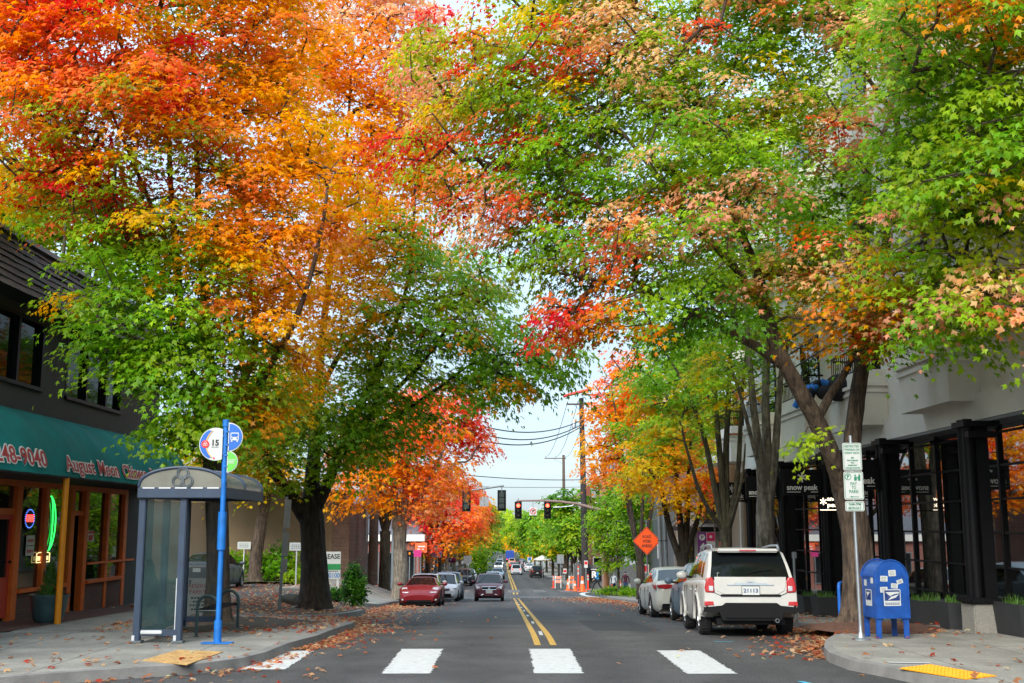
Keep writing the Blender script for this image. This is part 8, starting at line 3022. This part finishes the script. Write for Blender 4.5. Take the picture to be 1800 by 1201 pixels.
street_tree("street_tree", "dark green street tree behind the orange diamond sign", 8.3, Y,
   lob([(1130, 885, Y, 1.6, 1.5, 1.1), (1105, 880, Y, 1.1, 1.3, .8), (1110, 920, Y, 1.2, 1.4, .9), (1145, 930, Y, 1.2, 1.4, 1.1), (1125, 970, Y, 1.1, 1.3, .8), (1150, 895, Y, .8, 1.1, .7)]), hin([(1130, 890, 'green'), (1110, 930, 'green'), (1145, 930, 'dgreen'), (1125, 970, 'dgreen')], Y),
   M_bark_olive, r0=.09, fork=1.5, stems=4, spread=1.2, k=380, leaf=.145, seed=9, spray=.5, per=40)
labs = ["feathery green tree left of the dark utility pole, nearest of the far right row", "green tree second along the far right row beyond the junction", "olive green tree third along the far right row, over the umbrella",
  "green tree fourth along the far right row with a yellow flush", "dark green tree fifth along the far right row", "green tree sixth along the far right row", "yellow-green tree seventh along the far right row", "green tree last along the far right row"]
for i, (Yt_, cx_, h_, rr_, c_) in enumerate(((108, 7.0, 6.5, 2.9, 'green'), (121, 6.9, 5.6, 2.8, 'lgreen'), (136, 6.6, 5.6, 3.0, 'olive'), (153, 6.3, 5.8, 3.2, 'green'), (173, 6.0, 6.2, 3.5, 'dgreen'), (198, 5.6, 6.6, 3.8, 'green'), (230, 5.2, 7.0, 4.2, 'ygreen'), (272, 5.0, 8, 4.8, 'green'))):
 z = g(7.2, Yt_)
 ls = []
 for q in range(8 if i else 11):
  a, u = rv.uniform(0, 6.28), rv.uniform(-.8, 1)
  ls.append((cx_ + .6 * rr_ * math.cos(a), Yt_ + .7 * rr_ * math.sin(a), z + h_ + u * rr_ * (.75 if i else .95), rr_ * .5, rr_ * .5, rr_ * .36))
 hs = [(p[0], p[1], p[2], rv.choice((c_, c_, 'green', 'lgreen', 'ygreen' if i not in (0, 4) else 'dgreen'))) for p in ls]
 street_tree("street_tree", labs[i], 7.4, Yt_, ls, hs, M_bark_dark, r0=.2, k=85 if i < 5 else 50, leaf=.28 + .03 * i, seed=20 + i, spray=.75 if i == 0 else .9, per=26, group="trees beyond the junction on the right", spread=1.8)
Y = 56.5
z0 = g(-5.6, Y) + KERB
limbs = [
 [(xat(703, Y, -1.2), Y, z0 - .1, .36)] + limb([(704, 1000, Y, .34), (703, 960, Y, .33), (703, 930, Y, .33), (704, 905, Y, .33)]),
 limb([(696, 930, Y, .22), (697, 890, Y, .19), (690, 850, 56.3, .15), (670, 800, 56, .1), (650, 750, 56, .06)]),
 limb([(706, 925, Y, .24), (712, 885, Y, .2), (715, 840, 56.6, .15), (718, 780, 56.8, .1), (720, 710, 57, .05)]),
 limb([(712, 915, Y, .2), (730, 880, 56.6, .15), (755, 840, 56.8, .1), (780, 790, 57, .06)]),
 limb([(700, 900, Y, .14), (660, 860, 56, .1), (620, 850, 55.6, .07), (600, 850, 55.4, .04)]),
]
lobT = lob([(700, 830, Y, 1.9, 2, 1.1), (650, 820, 56, 1.8, 2, 1.1), (610, 850, 55.4, 1.2, 1.6, .8), (750, 830, 57, 1.7, 2, 1.1), (700, 760, 56.8, 2.1, 2.2, 1.3), (750, 760, 57.2, 1.9, 2, 1.3), (640, 770, 56.2, 1.6, 1.9, 1.1), (720, 880, 56.2, 1.1, 1.4, .5), (610, 885, 55, .7, 1.0, .35), (660, 870, 55.6, 1.0, 1.4, .5), (770, 880, 56.8, 1.0, 1.4, .6), (620, 790, 56, 1.3, 1.6, .9)])
hT = hin([(700, 830, 'orange'), (650, 830, 'orange'), (605, 860, 'orange'), (610, 885, 'orange'), (750, 830, 'coral'), (700, 760, 'coral'), (760, 760, 'coral'), (640, 770, 'gold'), (720, 880, 'orange'), (660, 870, 'orange'), (780, 880, 'pink'), (740, 790, 'orange'), (690, 800, 'gold'), (620, 790, 'orange')], Y)
tree("maple_tree", "vivid orange maple with a thick pale trunk behind the red sports car", (limbs[0][0][0], Y), limbs, lobT, hT, M_bark_grey, k=210, leaf=.19, seed=40, group=GM, spray=.65, per=44, flare=1.3)
Y = 65
street_tree("maple_tree", "orange-red maple with a slender trunk right beside the wooden conduit pole", xat(676, Y, -1), Y,
   lob([(690, 740, Y, 2.2, 2.2, 1.6), (750, 730, Y, 2.2, 2.2, 1.7), (800, 770, Y, 1.6, 1.9, 1.4), (800, 830, Y, 1.4, 1.7, 1.2), (650, 780, Y, 1.9, 2, 1.3), (780, 700, Y, 1.5, 1.8, 1.1), (810, 715, Y, 1.3, 1.6, 1.0), (845, 770, 66, 1.0, 1.3, .9), (830, 740, 66, 1.0, 1.4, .8), (690, 840, Y, 2.0, 2.1, 1.2), (770, 870, 66, 1.6, 1.9, 1.0), (660, 880, Y, 1.2, 1.5, .8)]),
   hin([(690, 740, 'coral'), (750, 730, 'red'), (800, 740, 'red'), (800, 790, 'red'), (810, 840, 'coral'), (650, 780, 'orange'), (780, 700, 'coral'), (830, 740, 'red')], Y), M_bark_olive, r0=.3, fork=3.2, k=170, leaf=.21, fine=True, seed=41, spray=.7, per=40)
labs = ["pink-red maple first beyond the side street on the left", "coral maple second beyond the side street on the left", "orange-pink maple third along the far left row", "orange maple fourth along the far left row",
  "gold and brown maple fifth along the far left row", "olive tree sixth along the far left row", "green tree seventh along the far left row", "green tree eighth along the far left row", "dark green tree last along the far left row"]
for i, (Yt_, cx_, h_, rr_, pal) in enumerate(((100, -5.0, 7.3, 4.0, ('red', 'coral', 'red', 'pink')), (114, -5.4, 7.4, 4.1, ('pink', 'red', 'coral', 'red')), (130, -5.6, 7.2, 4.0, ('pink', 'orange', 'coral')), (148, -5.6, 7.6, 4.2, ('orange', 'coral', 'gold')),
                                           (168, -5.2, 7.6, 4.3, ('gold', 'rust', 'olive')), (192, -5.0, 7.6, 4.4, ('olive', 'rust', 'green')), (220, -4.8, 7.8, 4.6, ('green', 'lgreen', 'ygreen')), (255, -4.4, 8, 4.8, ('green', 'lgreen', 'coral')), (300, -4.0, 8.5, 5.2, ('dgreen', 'green')))):
 z = g(-6.3, Yt_)
 ls = []
 for q in range(11):
  a, u = rv.uniform(0, 6.28), rv.uniform(-.95, 1)
  f = math.sqrt(max(.05, 1 - u * u * .8))
  ls.append((cx_ - .4 + .62 * rr_ * f * math.cos(a), Yt_ + .7 * rr_ * f * math.sin(a), z + h_ + u * rr_ * .95, rr_ * .46, rr_ * .5, rr_ * .34))
 hs = []
 for p in ls:
  low = p[2] < z + h_ - .35 * rr_
  hs.append((p[0], p[1], p[2], rv.choice(pal) if not (low and i < 4 and rv.random() < .45) else rv.choice(('gold', 'rust', 'olive'))))
 street_tree("maple_tree", labs[i], -6.3, Yt_, ls, hs, M_bark_olive if i % 2 else M_bark_grey, r0=.24, fork=2.4, k=95 if i < 5 else 55, leaf=.27 + .025 * i, seed=50 + i, spray=.85, per=26, group="trees beyond the junction on the left", spread=2.2, fine=i < 2)
Y = 38
street_tree("maple_tree", "yellow-green tree rising behind the shingled restaurant roof", -15, Y,
   lob([(60, 380, Y, 2.6, 2.4, 1.8), (150, 420, Y, 2.2, 2.2, 1.5), (20, 470, Y, 2, 2, 1.4), (110, 320, Y, 2.4, 2.4, 1.8), (0, 330, Y, 2, 2, 1.6), (200, 480, Y, 1.8, 2, 1.4), (230, 390, Y, 1.8, 2, 1.4)]),
   hin([(60, 380, 'ygreen'), (150, 420, 'lgreen'), (20, 300, 'yellow'), (110, 320, 'ygreen'), (30, 440, 'green'), (220, 430, 'green')], Y), M_bark_olive, r0=.3, fork=4, k=130, leaf=.2, seed=60, spray=.7, per=36)
Y = 54.8
z0 = g(-12, Y)
limbs = [[(xat(452, Y, z0), Y, z0 - .1, .36)] + limb([(450, 980, Y, .3), (458, 930, Y, .27), (466, 885, Y, .25), (470, 850, Y, .24)]),
         limb([(468, 870, Y, .16), (455, 820, Y, .13), (440, 760, Y, .09), (430, 700, Y, .05)]), limb([(470, 860, Y, .16), (490, 800, Y, .12), (510, 740, Y, .08), (520, 680, Y, .05)])]
tree("maple_tree", "leaning brown lot tree with thin yellow-green leaves before the tan wall", (limbs[0][0][0], Y), limbs,
     lob([(450, 770, Y, 2.2, 2, 1.4), (500, 740, Y, 2, 2, 1.4), (400, 800, Y, 1.6, 1.8, 1.0), (450, 840, Y, 1.0, 1.2, .5), (420, 720, Y, 1.8, 2, 1.2), (480, 680, Y, 2, 2, 1.2), (430, 850, Y, 1.5, 1.6, .7), (380, 830, Y, 1.8, 1.8, 1.0), (500, 830, Y, 1.5, 1.6, .9), (350, 790, Y, 1.8, 1.8, 1.2)]),
     hin([(450, 770, 'ygreen'), (500, 740, 'lgreen'), (400, 800, 'ygreen'), (450, 850, 'yellow'), (420, 720, 'rust'), (440, 700, 'ygreen')], Y), M_bark_brown, k=230, leaf=.17, fine=False, seed=61, spray=.65, per=34, group="trees in the parking lot")
for (X, Y, h_, rr_, lab, sd_) in ((11.5, 77, 15, 4.6, "broad green tree added behind the beige building for window reflections", 70), (13.5, 93, 12, 4.4, "yellow-green tree added beside the grey block for window reflections", 71)):  # hidden trees, added for the restaurant's upper windows to reflect
 z = g(X, Y)
 ls, hs = [], []
 for q in range(14):
  a, u = rv.uniform(0, 6.28), rv.uniform(-1, 1)
  f = math.sqrt(max(.1, 1 - u * u * .8))
  p = (X + .62 * rr_ * f * math.cos(a), Y + .62 * rr_ * f * math.sin(a), z + h_ - 3 + u * rr_ * .95, rr_ * .45, rr_ * .45, rr_ * .34)
  ls.append(p)
  hs.append((p[0], p[1], p[2], rv.choice(('green', 'lgreen', 'ygreen', 'green'))))
 street_tree("reflection_tree", lab, X, Y, ls, hs, M_bark_olive, r0=.3, fork=4, k=90, leaf=.26, seed=sd_, spray=.85, per=28, group="trees added behind the beige building for reflections")
# ---- shrubs
def shrub(name, label, X, Y, r, n, cols, leaf, seed, zoff=0.0, group=None, cat="shrub", lump=6):
 rng = np.random.default_rng(seed)
 z0 = g(X, Y) + zoff
 t = thing(name, label, cat, (X, Y, z0), 0, group)
 b = MB()
 rr_ = random.Random(seed)
 for q in range(9):
  a = rr_.uniform(0, 6.28)
  b.tube([(0, 0, 0), (r[0] * .4 * math.cos(a), r[1] * .4 * math.sin(a), r[2] * .8), (r[0] * .75 * math.cos(a), r[1] * .75 * math.sin(a), r[2] * (1.1 + .5 * rr_.random()))], [.025, .018, .008], M_bark_dark, n=5)
 b.build("stem", t)
 cen = rng.normal(size=(lump * 3, 3))
 cen /= np.linalg.norm(cen, axis=1, keepdims=True)
 cen[:, 2] = np.abs(cen[:, 2]) * 1.6 - .35
 idx = rng.integers(0, len(cen), n)
 pos = (cen[idx] * .68 + rng.normal(size=(n, 3)) * .23) * np.array([r[0], r[1], r[2]]) + np.array([0, 0, r[2] * .75])
 pos[:, 2] = np.maximum(pos[:, 2], .04)
 nrm = cen[idx] + rng.normal(size=(n, 3)) * .6
 up = rng.normal(size=(n, 3)) + np.array([0, 0, .6])
 cc = np.array([COLS[c_] for c_ in cols])
 col = cc[rng.integers(0, len(cc), len(cen))][idx] * np.exp(rng.normal(size=n) * .22)[:, None]
 leaf_mesh("foliage", pos, nrm, up, leaf * rng.uniform(.7, 1.3, n), np.clip(col, .003, .85), False, t)
 return t
shrub("shrub", "round green rhododendron against the tan wall behind the edge-on signpost", xat(487, 55.6, -.5), 55.6, (1.35, 1.0, .95), 1500, ('green', 'lgreen', 'dgreen'), .17, 1, group="shrubs by the tan wall")
shrub("shrub", "light green shrub behind the grey parked sedan", xat(405, 56, -.5), 56, (1.2, .9, .8), 1100, ('green', 'lgreen'), .17, 2, group="shrubs by the tan wall")
shrub("shrub", "low yellow-green plant left of the big dark trunk by the tan wall", xat(516, 52.5, -.8), 52.5, (.6, .5, .35), 380, ('lgreen', 'ygreen'), .13, 3, group="shrubs by the tan wall")
shrub("evergreen_shrub", "dark green evergreen shrub growing right of the big dark trunk", xat(622, 42, -.8), 42, (.5, .55, .78), 2600, ('dgreen', 'pine', 'pine'), .09, 4, cat="shrub")
shrub("box_shrub", "small clipped shrub under the lease sign beside the big dark trunk", xat(594, 43.5, -.8), 43.5, (.5, .45, .3), 900, ('dgreen', 'pine'), .08, 5, cat="shrub")
shrub("ground_cover_shrub", "low green ground cover patch on the near right junction corner", xat(1085, 79, -3), 79.0, (1.5, 1.0, .34), 1300, ('green', 'lgreen', 'dgreen'), .13, 6, zoff=.12, cat="shrub", lump=12)
shrub("ground_cover_shrub", "small green ground cover tuft nearer the white sedan's nose", xat(1108, 73, -2.6), 73.0, (.8, .8, .3), 600, ('green', 'lgreen'), .12, 7, zoff=.12, cat="shrub", lump=8)
shrub("street_bush", "pale green bush at the kerb among the far left trunks", xat(845, 138, -5), 138, (1.4, 2.0, 2.2), 900, ('lgreen', 'green'), .3, 8, zoff=.15, cat="shrub")
# ---- the far wood that closes the street
rng = np.random.default_rng(77)
N = 16000
yy = rng.uniform(340, 760, N)
xx = rng.uniform(-1, 1, N) * (14 + (yy - 340) * .22)
hump = 9 + 4 * np.sin(xx * .23 + 1) + 3 * np.sin(xx * .11 + yy * .03)
zz = np.interp(yy, _GY, _GZ) + 3.6 + rng.uniform(0, 1, N) ** .8 * hump * np.clip((yy - 320) / 160, .35, 1.3)
zz = np.where((np.abs(xx) > 6) & (rng.random(N) < .4), zz - 3.2, zz)
cc = np.array([COLS[c_] for c_ in ('green', 'dgreen', 'lgreen', 'ygreen', 'olive', 'green', 'gold')])
key = (np.floor(xx / 6) * 7 + np.floor(yy / 40) * 13).astype(int) % len(cc)
col = cc[key] * np.exp(rng.normal(size=N) * .25)[:, None]
o = leaf_mesh("far_wood_foliage", np.stack([xx, yy, zz], 1), rng.normal(size=(N, 3)) + np.array([0, -.6, .5]), rng.normal(size=(N, 3)), rng.uniform(1.1, 2.4, N), np.clip(col, .003, .8), False, None)
tag(o, None, None, None, "stuff")
# ---------------------------------------------------------------- fallen leaves
def surf(x, y):
 z = g(x, y)
 if 12.4 < y < 77.8 and x > np.interp(y, *RK) + .02:
  return z + KERB
 if 27.6 < y < 39.3 and np.interp(y, *TI) - .02 > x > -7.6:
  return z + .19
 if 12.6 < y < 29.6 and (-31 if y < 21 else -11) < x < np.interp(y, *LK) - .02:
  return z + KERB
 if 44 < y < 77 and -8.6 < x < np.interp(y, *LK2) - .02:
  return z + KERB
 return z
rng = np.random.default_rng(5)
pts = []
def drift(n, fx, fy):
 for _ in range(n):
  y = fy()
  pts.append((fx(y), y))
ex = rng.exponential
un = rng.uniform
drift(900, lambda y: float(np.interp(y, *LK)) + .05 + ex(.28), lambda: un(19, 29))
drift(110, lambda y: float(np.interp(y, *LK)) + .05 + ex(.2), lambda: un(14.2, 19))
drift(1900, lambda y: max(-4.6, float(np.interp(y, *TI))) + .1 + ex(.5) - (.3 if y > 36 else 0), lambda: un(28, 50))
drift(1700, lambda y: -4.9 + ex(.5), lambda: un(44, 62))
drift(900, lambda y: un(-7.5, -3.3), lambda: un(20.5, 28))
drift(3800, lambda y: un(-15, -6.2), lambda: un(29, 52) if rng.random() < .75 else un(31, 38))
drift(1200, lambda y: un(-7.4, -4.5), lambda: un(28, 46))
drift(90, lambda y: un(-8.5, -3.5), lambda: un(15.8, 20))
drift(150, lambda y: un(-9, -2.4), lambda: un(12.9, 16.5))
drift(25, lambda y: un(-4, 5), lambda: un(13, 40))
drift(800, lambda y: float(np.interp(y, *RK)) - .04 - ex(.35), lambda: un(17.5, 27))
drift(2000, lambda y: 6.36 - ex(.55), lambda: un(26, 78))
drift(1300, lambda y: 6.3 - ex(1.1), lambda: un(60, 79))
drift(90, lambda y: un(4.8, 9), lambda: un(13.6, 22))
drift(500, lambda y: un(6.4, 8.6), lambda: un(22.5, 40))
drift(260, lambda y: un(5.9, 8.1), lambda: un(20.4, 23.6))
drift(500, lambda y: un(-6.6, -5), lambda: un(64, 76))
drift(500, lambda y: -4.9 + ex(.4), lambda: un(98, 130))
drift(420, lambda y: un(-20, -8.5), lambda: un(53.6, 57.4))
P = np.array([(x, y, surf(x, y) + .012 + abs(rng.normal()) * .018) for x, y in pts])
N = len(P)
nrm = rng.normal(size=(N, 3)) * .28 + np.array([0, 0, 1.0])
up = rng.normal(size=(N, 3))
lc = np.array([(.55, .24, .12), (.62, .30, .15), (.46, .17, .08), (.66, .38, .20), (.38, .14, .07), (.70, .45, .28), (.50, .08, .05)])
col = lc[rng.integers(0, len(lc), N)] * np.exp(rng.normal(size=N) * .25)[:, None]
o = leaf_mesh("fallen_leaves", P, nrm, up, rng.uniform(.07, .13, N), np.clip(col, .01, .8), True, None)
o["kind"] = "stuff"
# ---------------------------------------------------------------- light and sky
SUN_EL, SUN_AZ = R(36), R(206)      # azimuth clockwise from the street direction: behind us, a little to the left
w = bpy.data.worlds.new("World")
SC.world = w
w.use_nodes = True
nt = w.node_tree
nt.nodes.clear()
Lk = nt.links.new
out = nt.nodes.new("ShaderNodeOutputWorld")
bg = nt.nodes.new("ShaderNodeBackground")
bg.inputs["Strength"].default_value = .15
sky = nt.nodes.new("ShaderNodeTexSky")
sky.sky_type = 'NISHITA'
sky.sun_disc = False
sky.sun_elevation = SUN_EL
sky.sun_rotation = SUN_AZ
sky.air_density = 1.0
sky.dust_density = 1.5
tc = nt.nodes.new("ShaderNodeTexCoord")
mp = nt.nodes.new("ShaderNodeMapping")
mp.inputs["Scale"].default_value = (1.0, 1.0, 5.0)
Lk(tc.outputs["Generated"], mp.inputs["Vector"])
n = nt.nodes.new("ShaderNodeTexNoise")
n.inputs["Scale"].default_value = 2.3
n.inputs["Detail"].default_value = 9
n.inputs["Roughness"].default_value = .6
n.inputs["Distortion"].default_value = .4
Lk(mp.outputs[0], n.inputs["Vector"])
cr = nt.nodes.new("ShaderNodeMapRange")
cr.inputs[1].default_value = .36
cr.inputs[2].default_value = .62
cr.inputs[3].default_value = .55
cr.inputs[4].default_value = 1.0
Lk(n.outputs["Fac"], cr.inputs[0])
mx = nt.nodes.new("ShaderNodeMix")
mx.data_type = 'RGBA'
mx.inputs[7].default_value = (2.6, 3.4, 4.05, 1)
Lk(cr.outputs[0], mx.inputs[0])
Lk(sky.outputs[0], mx.inputs[6])
sz = nt.nodes.new("ShaderNodeSeparateXYZ")
Lk(tc.outputs["Generated"], sz.inputs[0])
gr = nt.nodes.new("ShaderNodeMapRange")      # an overcast dome is brighter overhead than at the horizon
gr.inputs[1].default_value = 0
gr.inputs[2].default_value = 1
gr.inputs[3].default_value = .95
gr.inputs[4].default_value = 2.6
Lk(sz.outputs["Z"], gr.inputs[0])
ml = nt.nodes.new("ShaderNodeVectorMath")
ml.operation = 'SCALE'
Lk(mx.outputs[2], ml.inputs[0])
Lk(gr.outputs[0], ml.inputs["Scale"])
Lk(ml.outputs[0], bg.inputs["Color"])
Lk(bg.outputs[0], out.inputs["Surface"])
sd = bpy.data.lights.new("sun", 'SUN')
sd.energy = 3.0
sd.angle = R(32)
sd.color = (1, .95, .87)
so = bpy.data.objects.new("sun", sd)
C.link(so)
v = Vector((math.sin(SUN_AZ) * math.cos(SUN_EL), math.cos(SUN_AZ) * math.cos(SUN_EL), math.sin(SUN_EL)))
so.rotation_euler = v.to_track_quat('Z', 'Y').to_euler()
SC.render.engine = 'CYCLES'
SC.view_settings.view_transform = 'Standard'
SC.view_settings.look = 'None'
SC.view_settings.gamma = 1
SC.view_settings.exposure = 0.7
cy = SC.cycles
cy.use_denoising = True
cy.max_bounces = 7
cy.diffuse_bounces = 4
cy.glossy_bounces = 3
cy.transmission_bounces = 4
cy.transparent_max_bounces = 8
cy.caustics_reflective = False
cy.caustics_refractive = False
cy.use_adaptive_sampling = True
cy.adaptive_threshold = .02
cy.sample_clamp_indirect = 6
SC.render.film_transparent = False
